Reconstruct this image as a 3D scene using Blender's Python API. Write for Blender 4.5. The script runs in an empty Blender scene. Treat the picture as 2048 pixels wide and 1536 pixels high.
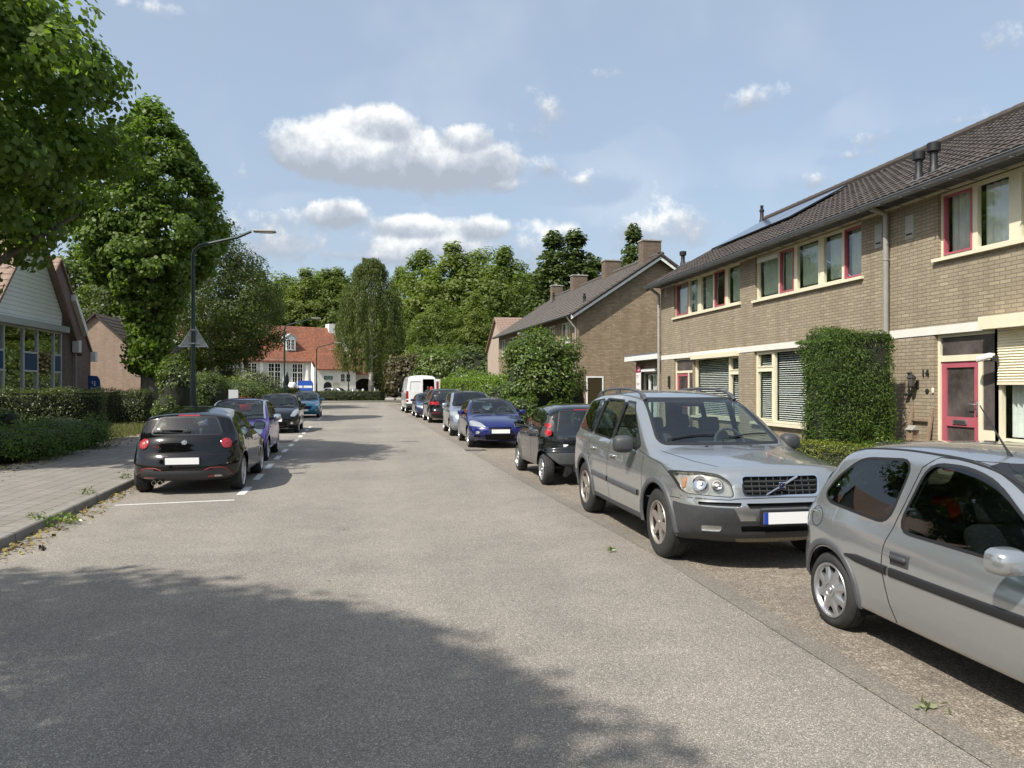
import bpy, bmesh, math, random
import numpy as np
from mathutils import Vector, Matrix, noise
from mathutils.bvhtree import BVHTree
PI = math.pi
R = math.radians
scene = bpy.context.scene
COL = scene.collection

# ---------------------------------------------------------------- measuring
CAM_H = 1.8; FPX = 1500.0; YAW = math.atan(261 / FPX); HZ = 772.0
CA, SA = math.cos(YAW), math.sin(YAW)
def ground(u, v, z=0.0):
    """photo measurement -> point (X, Y) of the plane at height z"""
    D = (CAM_H - z) * FPX / (v - HZ); t = (u - 1024) / FPX
    return D * (t * CA + SA), D * (CA - SA * t)
def onx(u, v, X):
    """photo measurement -> (Y, Z) on the vertical plane x = X"""
    t = (u - 1024) / FPX; D = X / (t * CA + SA)
    return D * (CA - SA * t), CAM_H + (HZ - v) / FPX * D
def ony(u, v, Y):
    t = (u - 1024) / FPX; D = Y / (CA - SA * t)
    return D * (t * CA + SA), CAM_H + (HZ - v) / FPX * D

# ---------------------------------------------------------------- mesh collecting
class MB:
    def __init__(s, M=None):
        s.v = []; s.f = []; s.m = []; s.M = M or Matrix.Identity(4); s.mi = 0
    def add(s, verts, faces, mi=None):
        o = len(s.v); M = s.M
        s.v += [tuple(M @ Vector(p)) for p in verts]
        s.f += [tuple(i + o for i in f) for f in faces]
        s.m += [s.mi if mi is None else mi] * len(faces)
        return s
    def box(s, x0, x1, y0, y1, z0, z1, mi=None):
        v = [(x, y, z) for z in (z0, z1) for y in (y0, y1) for x in (x0, x1)]
        return s.add(v, [(0, 2, 3, 1), (4, 5, 7, 6), (0, 1, 5, 4), (2, 6, 7, 3), (0, 4, 6, 2), (1, 3, 7, 5)], mi)
    def quad(s, a, b, c, d, mi=None): return s.add([a, b, c, d], [(0, 1, 2, 3)], mi)
    def poly(s, pts, mi=None): return s.add(pts, [tuple(range(len(pts)))], mi)
    def prism(s, pts, ext, mi=None):
        n = len(pts); e = Vector(ext)
        v = [Vector(p) for p in pts] + [Vector(p) + e for p in pts]
        f = [tuple(range(n))[::-1], tuple(range(n, 2 * n))] + [(i, (i + 1) % n, n + (i + 1) % n, n + i) for i in range(n)]
        return s.add(v, f, mi)
    def tube(s, pts, r, n=8, mi=None, caps=True):
        pts = [Vector(p) for p in pts]; rs = r if isinstance(r, (list, tuple)) else [r] * len(pts)
        vs = []; up = None
        for i, p in enumerate(pts):
            d = (pts[min(i + 1, len(pts) - 1)] - pts[max(i - 1, 0)]).normalized()
            if up is None: up = Vector((0, 0, 1)) if abs(d.z) < .9 else Vector((1, 0, 0))
            a = d.cross(up)
            a = a.normalized() if a.length > 1e-6 else Vector((1, 0, 0)); b = a.cross(d).normalized(); up = b
            for k in range(n):
                t = 2 * PI * k / n; vs.append(p + (a * math.cos(t) + b * math.sin(t)) * rs[i])
        fs = [(i * n + k, i * n + (k + 1) % n, (i + 1) * n + (k + 1) % n, (i + 1) * n + k) for i in range(len(pts) - 1) for k in range(n)]
        if caps: fs += [tuple(range(n))[::-1], tuple(range(len(vs) - n, len(vs)))]
        return s.add(vs, fs, mi)
    def lathe(s, prof, c=(0, 0, 0), axis='z', n=24, mi=None, closed=False):
        """prof: (radius, height)"""
        vs = []
        for r_, h in prof:
            for k in range(n):
                t = 2 * PI * k / n; a, b = r_ * math.cos(t), r_ * math.sin(t)
                p = {'z': (a, b, h), 'x': (h, a, b), 'y': (a, h, b)}[axis]
                vs.append((p[0] + c[0], p[1] + c[1], p[2] + c[2]))
        m = len(prof)
        fs = [(i * n + k, i * n + (k + 1) % n, (i + 1) * n + (k + 1) % n, (i + 1) * n + k) for i in range(m - 1) for k in range(n)]
        if closed: fs += [((m - 1) * n + k, (m - 1) * n + (k + 1) % n, (k + 1) % n, k) for k in range(n)]
        return s.add(vs, fs, mi)
    def rbox(s, c, size, r=.3, mi=None, n=2):
        """rounded ellipsoid-ish box"""
        bm = bmesh.new(); bmesh.ops.create_cube(bm, size=1)
        for v in bm.verts: v.co = Vector((v.co.x * size[0], v.co.y * size[1], v.co.z * size[2]))
        bmesh.ops.bevel(bm, geom=bm.edges[:], offset=min(size) * r, segments=n, affect='EDGES', profile=.5)
        bm.verts.index_update()
        cc = Vector(c); s.add([v.co + cc for v in bm.verts], [tuple(v.index for v in f.verts) for f in bm.faces], mi); bm.free()
        return s
    def build(s, name, mats, parent=None, smooth=False, ang=35):
        me = bpy.data.meshes.new(name); me.from_pydata(s.v, [], s.f)
        if not isinstance(mats, (list, tuple)): mats = [mats]
        for m in mats: me.materials.append(m)
        if len(mats) > 1: me.polygons.foreach_set('material_index', s.m)
        o = bpy.data.objects.new(name, me); COL.objects.link(o)
        if parent is not None: o.parent = parent
        bm = bmesh.new(); bm.from_mesh(me)
        bmesh.ops.recalc_face_normals(bm, faces=bm.faces); bm.to_mesh(me); bm.free()
        if smooth:
            me.polygons.foreach_set('use_smooth', [True] * len(me.polygons))
            if ang < 180: me.set_sharp_from_angle(angle=R(ang))
        me.update(); return o

def tag(o, label=None, cat=None, group=None, kind=None):
    if label: o['label'] = label
    if cat: o['category'] = cat
    if group: o['group'] = group
    if kind: o['kind'] = kind
    return o
def thing(name, loc, rz=0.0, label=None, cat=None, group=None):
    o = bpy.data.objects.new(name, None); COL.objects.link(o)
    o.location = loc if len(loc) == 3 else (loc[0], loc[1], 0); o.rotation_euler = (0, 0, rz); o.empty_display_size = .2
    return tag(o, label, cat, group)
def kids(o): return [c for c in bpy.data.objects if c.parent == o]
def copy_tree(o, parent=None):
    c = o.copy(); COL.objects.link(c); c.parent = parent
    for ch in kids(o): copy_tree(ch, c)
    return c
def text_mesh(body, size, M, mat, name='lettering', parent=None, ext=.002, align='CENTER'):
    cu = bpy.data.curves.new(name, 'FONT'); cu.body = body; cu.size = size; cu.extrude = ext; cu.align_x = align; cu.align_y = 'CENTER'
    cu.resolution_u = 3
    t = bpy.data.objects.new(name, cu); COL.objects.link(t)
    dg = bpy.context.evaluated_depsgraph_get(); me = bpy.data.meshes.new_from_object(t.evaluated_get(dg))
    bpy.data.objects.remove(t); bpy.data.curves.remove(cu); me.transform(M); me.materials.clear(); me.materials.append(mat)
    o = bpy.data.objects.new(name, me); COL.objects.link(o)
    if parent is not None: o.parent = parent
    return o

# ---------------------------------------------------------------- materials
class NT:
    def __init__(s, mat):
        mat.use_nodes = True; s.t = mat.node_tree; s.t.nodes.clear(); s.mat = mat
    def n(s, typ, **kw):
        nd = s.t.nodes.new(typ)
        for k, v in kw.items():
            if k.startswith('i_'):
                key = k[2:]
                key = int(key) if key.isdigit() else key.replace('_', ' ')
                inp = nd.inputs[key]
                if isinstance(v, bpy.types.NodeSocket): s.t.links.new(v, inp)
                else: inp.default_value = v
            else: setattr(nd, k, v)
        return nd
    def link(s, a, b): s.t.links.new(a, b)
    def ramp(s, fac, stops, interp='LINEAR'):
        r = s.n('ShaderNodeValToRGB'); s.link(fac, r.inputs[0]); cr = r.color_ramp; cr.interpolation = interp
        while len(cr.elements) < len(stops): cr.elements.new(.5)
        for e, (p, c) in zip(cr.elements, stops):
            e.position = p; e.color = (*c, 1) if len(c) == 3 else c
        return r.outputs[0]
    def math(s, op, a, b=0.0, c=None):
        m = s.n('ShaderNodeMath', operation=op)
        for i, x in enumerate((a, b, c)):
            if x is None: continue
            if isinstance(x, (int, float)): m.inputs[i].default_value = x
            else: s.link(x, m.inputs[i])
        return m.outputs[0]
    def mix(s, fac, a, b, blend='MIX'):
        m = s.n('ShaderNodeMix', data_type='RGBA', blend_type=blend)
        for i, x in ((0, fac), (6, a), (7, b)):
            if isinstance(x, (int, float)): m.inputs[i].default_value = x
            elif isinstance(x, tuple): m.inputs[i].default_value = (*x, 1) if len(x) == 3 else x
            else: s.link(x, m.inputs[i])
        return m.outputs[2]
    def noise(s, vec, scale, detail=3, rough=.55, dim='3D'):
        nd = s.n('ShaderNodeTexNoise', noise_dimensions=dim); s.link(vec, nd.inputs['Vector'])
        nd.inputs['Scale'].default_value = scale; nd.inputs['Detail'].default_value = detail; nd.inputs['Roughness'].default_value = rough
        return nd.outputs[0]
    def out(s, sh): o = s.n('ShaderNodeOutputMaterial'); s.link(sh, o.inputs[0]); return s.mat
    def bump(s, h, strength=.3, dist=.01):
        return s.n('ShaderNodeBump', i_Strength=strength, i_Distance=dist, i_Height=h).outputs[0]
    def bsdf(s, color, rough=.7, normal=None, **kw):
        b = s.n('ShaderNodeBsdfPrincipled')
        def setv(k, v):
            if isinstance(v, bpy.types.NodeSocket): s.link(v, b.inputs[k])
            elif isinstance(v, tuple) and len(v) == 3: b.inputs[k].default_value = (*v, 1)
            else: b.inputs[k].default_value = v
        setv('Base Color', color); setv('Roughness', rough)
        if normal is not None: s.link(normal, b.inputs['Normal'])
        for k, v in kw.items(): setv(k.replace('_', ' '), v)
        return b.outputs[0]
    def obj(s): return s.n('ShaderNodeTexCoord').outputs['Object']
    def pos(s): return s.n('ShaderNodeNewGeometry').outputs['Position']

def newmat(name): return NT(bpy.data.materials.new(name))
def simple(name, col, rough=.6, var=.0, scale=6.0, bump=0.0, bscale=80., **kw):
    t = newmat(name); c = col; p = t.obj(); nrm = None
    if var > 0:
        nf = t.noise(p, scale, 5, .65)
        lo = tuple(x * (1 - var) for x in col); hi = tuple(min(1, x * (1 + var)) for x in col)
        c = t.ramp(nf, [(.3, lo), (.7, hi)])
    if bump > 0: nrm = t.bump(t.noise(p, bscale, 3), bump, .004)
    return t.out(t.bsdf(c, rough, nrm, **kw))
# ================================================================ CARS
def mat_paint(name, col, metallic=.0, rough=.32, flake=0.0, dust=.06):
    t = newmat(name); p = t.obj()
    c = t.mix(t.math('MULTIPLY', t.noise(p, 2.2, 4, .7), dust), col, (.30, .28, .25))
    nrm = t.bump(t.noise(p, 1.6, 1), .02, .02)
    return t.out(t.bsdf(c, rough, nrm, Metallic=metallic, Coat_Weight=1.0, Coat_Roughness=.03, Specular_IOR_Level=.4 if metallic > .1 else .1))
def mat_glass(name, tint=(.62, .70, .68), trans=.82, refl=.045):
    """thin car or window glass"""
    t = newmat(name)
    g = t.n('ShaderNodeNewGeometry'); dp = t.n('ShaderNodeVectorMath', operation='DOT_PRODUCT'); t.link(g.outputs['Normal'], dp.inputs[0]); t.link(g.outputs['Incoming'], dp.inputs[1])
    fr = t.math('ADD', .045, t.math('MULTIPLY', t.math('POWER', t.math('SUBTRACT', 1.0, t.math('MINIMUM', t.math('ABSOLUTE', dp.outputs['Value']), 1.0)), 5.0), .95))
    tr = t.n('ShaderNodeBsdfTransparent', i_Color=(*[x * trans for x in tint], 1)).outputs[0]
    gl = t.n('ShaderNodeBsdfGlossy', i_Color=(1, 1, 1, 1), i_Roughness=.015).outputs[0]
    m = t.n('ShaderNodeMixShader', i_0=t.math('ADD', fr, refl)); t.link(tr, m.inputs[1]); t.link(gl, m.inputs[2])
    return t.out(m.outputs[0])
G_CAR = mat_glass('car_glass', (.74, .84, .81), .92)
G_DARK = mat_glass('tinted_glass', (.10, .12, .13), .8)
G_BLUE = mat_glass('blue_sun_glass', (.12, .12, .20), .9)
G_LENS = mat_glass('lens_glass', (.95, .95, .93), 1.0)
G_WIN = mat_glass('window_glass', (.92, .96, .94), 1.0, .10)
BLACK_TRIM = simple('black_trim', (.012, .012, .013), .5)
GREY_PLASTIC = simple('grey_plastic', (.045, .047, .05), .55, .15, 20, .1, 300)
FLARE_GREY = simple('weathered_plastic', (.075, .078, .083), .5, .12, 9, .1, 300)
RUBBER = simple('tyre_rubber', (.022, .022, .021), .78, .4, 12, .35, 60)
CABIN = simple('cabin_fabric', (.055, .056, .058), .85, .2, 30)
CABIN_LT = simple('cabin_light', (.30, .29, .26), .8)
SEAM = simple('panel_gap', (.006, .006, .006), .8)
CHROME = simple('chrome', (.75, .75, .76), .12, Metallic=1.0)
ALLOY = simple('alloy', (.50, .50, .51), .33, .08, 10, Metallic=.85)
ALLOY_BRONZE = simple('worn_alloy', (.34, .305, .27), .45, .15, 10, Metallic=.6)
LAMP_IN = simple('lamp_reflector', (.62, .63, .62), .22, .2, 30, Metallic=.7)
LAMP_OLD = simple('lamp_clouded', (.40, .395, .35), .22, .3, 14, Metallic=.5, Coat_Weight=1.0)
LENS_FOG = simple('lens_clouded', (.55, .55, .50), .2, .1, 20, Alpha=.35)
AMBER = simple('amber_lens', (.36, .18, .10), .3, .3, 30)
RED_LENS = simple('red_lens', (.28, .006, .010), .12, .35, 60, Coat_Weight=1.0)
RED_LIGHT = simple('red_lens_bright', (.34, .014, .022), .15, .3, 80, Coat_Weight=1.0)
WHITE_PLASTIC = simple('white_plastic', (.80, .80, .78), .4)
PLATE = simple('plate_face', (.85, .85, .84), .45)
PLATE_Y = simple('plate_yellow', (.75, .42, .02), .45)
PLATE_B = simple('plate_blue', (.02, .06, .35), .45)
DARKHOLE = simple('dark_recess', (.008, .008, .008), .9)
MIRROR = simple('mirror_face', (.8, .82, .84), .02, Metallic=1.0)
RED_PIPE = simple('red_piping', (.30, .03, .03), .4)
BROWN_UNDER = simple('skid_plate', (.24, .21, .16), .7, .5, 30)

def catmull(P, per=8):
    P = [np.array(p, float) for p in P]; out = []
    Q = [2 * P[0] - P[1]] + P + [2 * P[-1] - P[-2]]
    for i in range(1, len(Q) - 2):
        p0, p1, p2, p3 = Q[i - 1:i + 3]
        def tj(t, a, b): return t + max(np.linalg.norm((b - a)[:2]), 1e-4) ** .5
        t0 = 0; t1 = tj(t0, p0, p1); t2 = tj(t1, p1, p2); t3 = tj(t2, p2, p3)
        for k in range(per):
            t = t1 + (t2 - t1) * k / per
            A1 = (t1 - t) / (t1 - t0) * p0 + (t - t0) / (t1 - t0) * p1
            A2 = (t2 - t) / (t2 - t1) * p1 + (t - t1) / (t2 - t1) * p2
            A3 = (t3 - t) / (t3 - t2) * p2 + (t - t2) / (t3 - t2) * p3
            B1 = (t2 - t) / (t2 - t0) * A1 + (t - t0) / (t2 - t0) * A2
            B2 = (t3 - t) / (t3 - t1) * A2 + (t - t1) / (t3 - t1) * A3
            out.append((t2 - t) / (t2 - t1) * B1 + (t - t1) / (t2 - t1) * B2)
    out.append(P[-1]); return np.array(out)
def rpoly(P, r, n=4):
    """convex polygon with rounded corners"""
    out = []; m = len(P)
    for i in range(m):
        a, b, c = Vector(P[i - 1]), Vector(P[i]), Vector(P[(i + 1) % m])
        da, dc = (a - b), (c - b); k = min(r, da.length * .45, dc.length * .45)
        p, q = b + da.normalized() * k, b + dc.normalized() * k
        for j in range(n + 1):
            t = j / n; out.append(tuple((p * (1 - t) + b * t) * (1 - t) + (b * (1 - t) + q * t) * t))
    return out
def circ(cx, cy, r, n=20, ry=None):
    ry = ry or r
    return [(cx + r * math.cos(2 * PI * k / n), cy + ry * math.sin(2 * PI * k / n)) for k in range(n)]
def grow(P, d):
    m = len(P); out = []
    A = sum(P[i - 1][0] * P[i][1] - P[i][0] * P[i - 1][1] for i in range(m)); sg = 1 if A > 0 else -1
    for i in range(m):
        a, b, c = Vector(P[i - 1]), Vector(P[i]), Vector(P[(i + 1) % m])
        e1, e2 = (b - a), (c - b)
        if e1.length < 1e-6: e1 = e2
        if e2.length < 1e-6: e2 = e1
        n1 = Vector((e1.y, -e1.x)).normalized() * sg; n2 = Vector((e2.y, -e2.x)).normalized() * sg
        nn = (n1 + n2); nn = nn.normalized() if nn.length > 1e-6 else n1
        out.append(tuple(b + nn * d))
    return out

class Car:
    """Body = one lofted skin; every window, lamp, grille and arch is cut out of it exactly.
    Local axes: x across, y along (front at -y), z up."""
    def __init__(s, sp):
        s.sp = sp; s.L = sp['L']; s.W = sp['W']; s.H = sp['H']; s.off = s.L / 2
        s.fa, s.ra = sp['axles']; s.tr = sp['tyre']
        s.build_skin()
    def ys(s, x, z):
        sp = s.sp; L = s.L
        zb = np.interp(x, sp['belt'][0::2], sp['belt'][1::2])
        lo = np.interp(z / zb, sp.get('sect_z', [0, .25, .38, .6, .8, .93, 1.0]), sp.get('sect', [.90, .93, .965, .995, 1.0, .985, .955]))
        k = np.clip((z - zb) / (s.H - zb), 0, 1); rr = sp['roof']; top0 = sp.get('sect', [0, 0, 0, 0, 0, 0, .955])[-1]
        hi = top0 + (rr - top0) * (k ** 1.12)
        w = np.where(z > zb, hi, lo)
        xs, rs = sp['plan'][0::2], sp['plan'][1::2]
        # smooth plan taper
        pl = np.interp(x, np.linspace(0, L, 60), np.convolve(np.pad(np.interp(np.linspace(0, L, 60), xs, rs), 3, mode='edge'), np.ones(7) / 7, 'valid'))
        y = s.W * w * pl
        fl = sp.get('flare', .012)
        for a in (s.fa, s.ra):
            d = np.sqrt((x - a) ** 2 + (z - s.tr) ** 2); y = y + fl * np.exp(-((d - s.tr - .05) / .10) ** 2) * np.where(d < s.tr + .05, 1, 1) * (z < zb)
        for (cz, dep, wd) in sp.get('creases', []):   # lengthwise body creases
            y = y + dep * np.tanh((z - cz) / wd) * np.exp(-((z - cz) / .16) ** 2)
        return y
    def build_skin(s):
        sp = s.sp; ds = sp.get('res', .035)
        prof = catmull([(a[0], a[1], a[2]) for a in sp['prof']], 10)
        seg = np.linalg.norm(np.diff(prof[:, :2], axis=0), axis=1); cum = np.concatenate([[0], np.cumsum(seg)])
        n = int(cum[-1] / ds); tt = np.linspace(0, cum[-1], n)
        O = np.stack([np.interp(tt, cum, prof[:, k]) for k in range(3)], 1)
        x0, x1 = sp.get('spine', (s.fa - .1, s.ra + .1)); zc = sp.get('zc', .62)
        zbot = prof[0, 1]; zbot1 = prof[-1, 1]
        rays = []
        for o in O: rays.append((o, (min(max(o[0], x0), x1), zc)))
        topx = [r[1][0] for r in rays if x0 < r[1][0] < x1]
        ob = []
        b0, b1 = O[0][0], O[-1][0]
        for x in sorted(set([x0] + topx + [x1]), reverse=True):
            zz = zbot + (zbot1 - zbot) * (x - b0) / (b1 - b0)
            ob.append((np.array([x, zz, .06]), (x, zc)))
        # bottom pieces from the last profile point back to spine end, and at the front
        rays += ob
        m = len(rays)
        nrm = []
        for i in range(m):
            d = rays[(i + 1) % m][0][:2] - rays[i - 1][0][:2]; d = d / (np.linalg.norm(d) + 1e-9); nrm.append(np.array([-d[1], d[0]]))
        nr = sp.get('nr', 9); nl = sp.get('nl', 12); p = sp.get('p', 2.4)
        th = np.linspace(0, PI / 2, nr)
        S = []
        cfs = []
        for i, (o, c) in enumerate(rays):
            rv = np.array(c) - o[:2]; ln = np.linalg.norm(rv); cf = abs(np.dot(rv / (ln + 1e-9), nrm[i])); cfs.append(max(cf, .45))
        cfs = np.array(cfs); k = 5; cfs = np.convolve(np.pad(cfs, k, mode='wrap'), np.ones(2 * k + 1) / (2 * k + 1), 'valid')
        for i, (o, c) in enumerate(rays):
            rv = np.array(c) - o[:2]; ln = np.linalg.norm(rv); rv = rv / (ln + 1e-9)
            Rr = min(o[2] / cfs[i], ln * .9)
            q = 1 - np.cos(th) ** (2 / p); f = np.sin(th) ** (2 / p)
            dd = np.concatenate([q * Rr, Rr + (ln - Rr) * np.linspace(0, 1, nl + 1)[1:]]); ff = np.concatenate([f, np.ones(nl)])
            P = o[None, :2] + rv[None, :] * dd[:, None]
            S.append((P, ff))
        X = np.array([a[0][:, 0] for a in S]); Z = np.array([a[0][:, 1] for a in S]); F = np.array([a[1] for a in S])
        Y = s.ys(X, Z) * F
        M = X.shape[1]
        bm = bmesh.new(); grid = {}
        for sd in (1, -1):
            for i in range(m):
                for j in range(M):
                    if j == 0 and sd == -1: grid[(sd, i, j)] = grid[(1, i, 0)]
                    else: grid[(sd, i, j)] = bm.verts.new((sd * Y[i, j], X[i, j] - s.off, Z[i, j]))
            for i in range(m):
                i2 = (i + 1) % m
                for j in range(M - 1):
                    q = [grid[(sd, i, j)], grid[(sd, i2, j)], grid[(sd, i2, j + 1)], grid[(sd, i, j + 1)]]
                    if sd == -1: q = q[::-1]
                    q2 = []
                    for v in q:
                        if v not in q2: q2.append(v)
                    if len(q2) > 2:
                        try: bm.faces.new(q2)
                        except ValueError: pass
        bmesh.ops.remove_doubles(bm, verts=bm.verts, dist=.0008)
        bmesh.ops.dissolve_degenerate(bm, edges=bm.edges, dist=.0005)
        bmesh.ops.recalc_face_normals(bm, faces=bm.faces)
        s.bm = bm; s.lay = bm.faces.layers.int.new('part'); s.names = ['body']; s.tree = BVHTree.FromBMesh(bm)
    # ---- cutting
    def P2(s, co, ax):
        return (co.y + s.off, co.z) if ax == 'side' else ((co.x, co.z) if ax == 'front' else (co.x, co.y + s.off))
    def carve(s, poly, ax='side', side=0, xr=None, zr=None, key='body', only=None, ny=None):
        """cut a convex outline; returns faces inside, and files them under key (None deletes)"""
        bm = s.bm; m = len(poly)
        A = sum(poly[i - 1][0] * poly[i][1] - poly[i][0] * poly[i - 1][1] for i in range(m))
        if A < 0: poly = poly[::-1]
        bx0, bx1 = min(p[0] for p in poly), max(p[0] for p in poly); bz0, bz1 = min(p[1] for p in poly), max(p[1] for p in poly)
        oid = None if only is None else s.names.index(only)
        cur = []
        for f in bm.faces:
            if oid is not None and f[s.lay] != oid: continue
            c = f.calc_center_median()
            if side and c.x * side < 0.0: continue
            if side and ax == 'side' and abs(f.normal.x) < (.12 if ny is None else ny): continue
            if xr and not (xr[0] <= c.y + s.off <= xr[1]): continue
            if zr and not (zr[0] <= c.z <= zr[1]): continue
            ps = [s.P2(v.co, ax) for v in f.verts]
            if max(p[0] for p in ps) < bx0 or min(p[0] for p in ps) > bx1 or max(p[1] for p in ps) < bz0 or min(p[1] for p in ps) > bz1: continue
            cur.append(f)
        for i in range(m):
            a, b = poly[i - 1], poly[i]; dx, dz = b[0] - a[0], b[1] - a[1]; ln = math.hypot(dx, dz)
            if ln < 1e-5: continue
            nx, nz = dz / ln, -dx / ln
            if ax == 'side': co, no = Vector((0, a[0] - s.off, a[1])), Vector((0, nx, nz))
            elif ax == 'front': co, no = Vector((a[0], 0, a[1])), Vector((nx, 0, nz))
            else: co, no = Vector((a[0], a[1] - s.off, 0)), Vector((nx, nz, 0))
            es = list({e for f in cur for e in f.edges}); vs = list({v for f in cur for v in f.verts})
            r = bmesh.ops.bisect_plane(bm, geom=cur + es + vs, plane_co=co, plane_no=no, dist=1e-5)
            fs = [g for g in r['geom'] if isinstance(g, bmesh.types.BMFace) and g.is_valid]
            cur = [f for f in set(fs) if (f.calc_center_median() - co).dot(no) < 0]
        if key is None:
            bmesh.ops.delete(bm, geom=cur, context='FACES'); return []
        if key not in s.names: s.names.append(key)
        k = s.names.index(key)
        for f in cur: f[s.lay] = k
        return cur
    def ray(s, a, b, ax, side):
        if ax == 'side': o, d = Vector((side * 3, a - s.off, b)), Vector((-side, 0, 0))
        elif ax == 'front': o, d = Vector((a, -s.off - 3, b)), Vector((0, 1, 0))
        elif ax == 'rear': o, d = Vector((a, s.off + 3, b)), Vector((0, -1, 0))
        else: o, d = Vector((a, b - s.off, 4)), Vector((0, 0, -1))
        h = s.tree.ray_cast(o, d)
        if h[0] is None: return None
        n = h[1]
        if n.dot(d) > 0: n = -n
        return h[0], n
    def strip(s, mb, pts, ax='side', side=1, w=.006, t=.0015, step=.03, ws=None):
        """ribbon lying on the skin along pts"""
        P = []
        for i in range(len(pts) - 1):
            a, b = Vector(pts[i]), Vector(pts[i + 1]); n = max(1, int((b - a).length / step))
            P += [a.lerp(b, k / n) for k in range(n)]
        P.append(Vector(pts[-1])); H = [s.ray(p.x, p.y, ax, side) for p in P]; H = [(h, i / (len(P) - 1)) for i, h in enumerate(H) if h]
        if len(H) < 2: return
        vs = []
        for i, ((c, n), u) in enumerate(H):
            d = (H[min(i + 1, len(H) - 1)][0][0] - H[max(i - 1, 0)][0][0]).normalized(); q = n.cross(d).normalized()
            ww = w if ws is None else w * np.interp(u, ws[0], ws[1]); tt = t
            if t > .004: prof = [(-.5, -.004), (-.46, tt * .6), (-.3, tt), (.3, tt), (.46, tt * .6), (.5, -.004)]
            else: prof = [(-.5, t), (.5, t)]
            for a, b in prof: vs.append(c + q * (a * ww) + n * b)
        k = len(vs) // len(H)
        mb.add(vs, [(i * k + j, i * k + j + 1, (i + 1) * k + j + 1, (i + 1) * k + j) for i in range(len(H) - 1) for j in range(k - 1)])
    # ---- output
    def emit(s, root, mats, push={}, rename={}):
        bm = s.bm; bm.normal_update(); bm.verts.index_update(); objs = {}
        vn = {v.index: v.normal.copy() for v in bm.verts}
        for k, nm in enumerate(s.names):
          if True:
            fs = [f for f in bm.faces if f[s.lay] == k]
            isl = []
            if not fs: pass
            elif nm == 'body': isl = [fs]
            else:
                left = set(fs); isl = []
                while left:
                    st = [left.pop()]; grp = [st[0]]
                    while st:
                        f = st.pop()
                        for e in f.edges:
                            for g in e.link_faces:
                                if g in left: left.discard(g); st.append(g); grp.append(g)
                    if len(grp) > 3 or sum(f.calc_area() for f in grp) > .0004: isl.append(grp)
          for fs in isl:
            pd = push.get(nm, 0); idx = {}; vs = []; F = []; N = []
            for f in fs:
                q = []
                for v in f.verts:
                    if v.index not in idx:
                        idx[v.index] = len(vs); vs.append(v.co - vn[v.index] * pd); N.append(vn[v.index])
                    q.append(idx[v.index])
                F.append(q)
            if pd > 0:
                own = set(fs)
                for f in fs:
                    for e in f.edges:
                        if sum(1 for g in e.link_faces if g in own) == 1:
                            a, b = e.verts; o = len(vs)
                            vs += [a.co.copy(), b.co.copy(), b.co - vn[b.index] * pd, a.co - vn[a.index] * pd]; N += [None] * 4
                            F.append([o, o + 1, o + 2, o + 3])
            me = bpy.data.meshes.new(nm); me.from_pydata([tuple(v) for v in vs], [], F); me.materials.append(mats[nm])
            me.polygons.foreach_set('use_smooth', [True] * len(me.polygons))
            if pd == 0: me.normals_split_custom_set_from_vertices([tuple(n) for n in N])
            o = bpy.data.objects.new(rename.get(nm, nm), me); COL.objects.link(o); o.parent = root; objs[nm] = o
        return objs
    def join_seams(s, body, mb):
        me = body.data; n0 = len(me.vertices)
        bm = bmesh.new(); bm.from_mesh(me); vs = [bm.verts.new(v) for v in mb.v]
        for f in mb.f:
            q = bm.faces.new([vs[i] for i in f]); q.material_index = 1; q.smooth = True
        nrm = [tuple(l.vector) for l in me.corner_normals]
        bm.to_mesh(me); bm.free(); me.materials.append(SEAM)
        n = len(me.loops); me.normals_split_custom_set(nrm + [(0, 0, 0)] * (n - len(nrm)))
    def liner(s, root, mat, skip):
        """the cabin lining just inside the skin, above the sills"""
        bm = s.bm; vs = []; idx = {}; F = []
        sk = {s.names.index(n) for n in skip if n in s.names}
        zl = s.sp['belt'][1] - .35
        for f in bm.faces:
            c = f.calc_center_median()
            if f[s.lay] in sk or c.z < zl or not (s.sp['cabin'][0] < c.y + s.off < s.sp['cabin'][1]): continue
            q = []
            for v in f.verts:
                if v.index not in idx: idx[v.index] = len(vs); vs.append(tuple(v.co - v.normal * .03))
                q.append(idx[v.index])
            F.append(q)
        me = bpy.data.meshes.new('cabin_lining'); me.from_pydata(vs, [], F); me.materials.append(mat)
        me.polygons.foreach_set('use_smooth', [True] * len(me.polygons))
        o = bpy.data.objects.new('cabin_lining', me); COL.objects.link(o); o.parent = root
        return o

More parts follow.
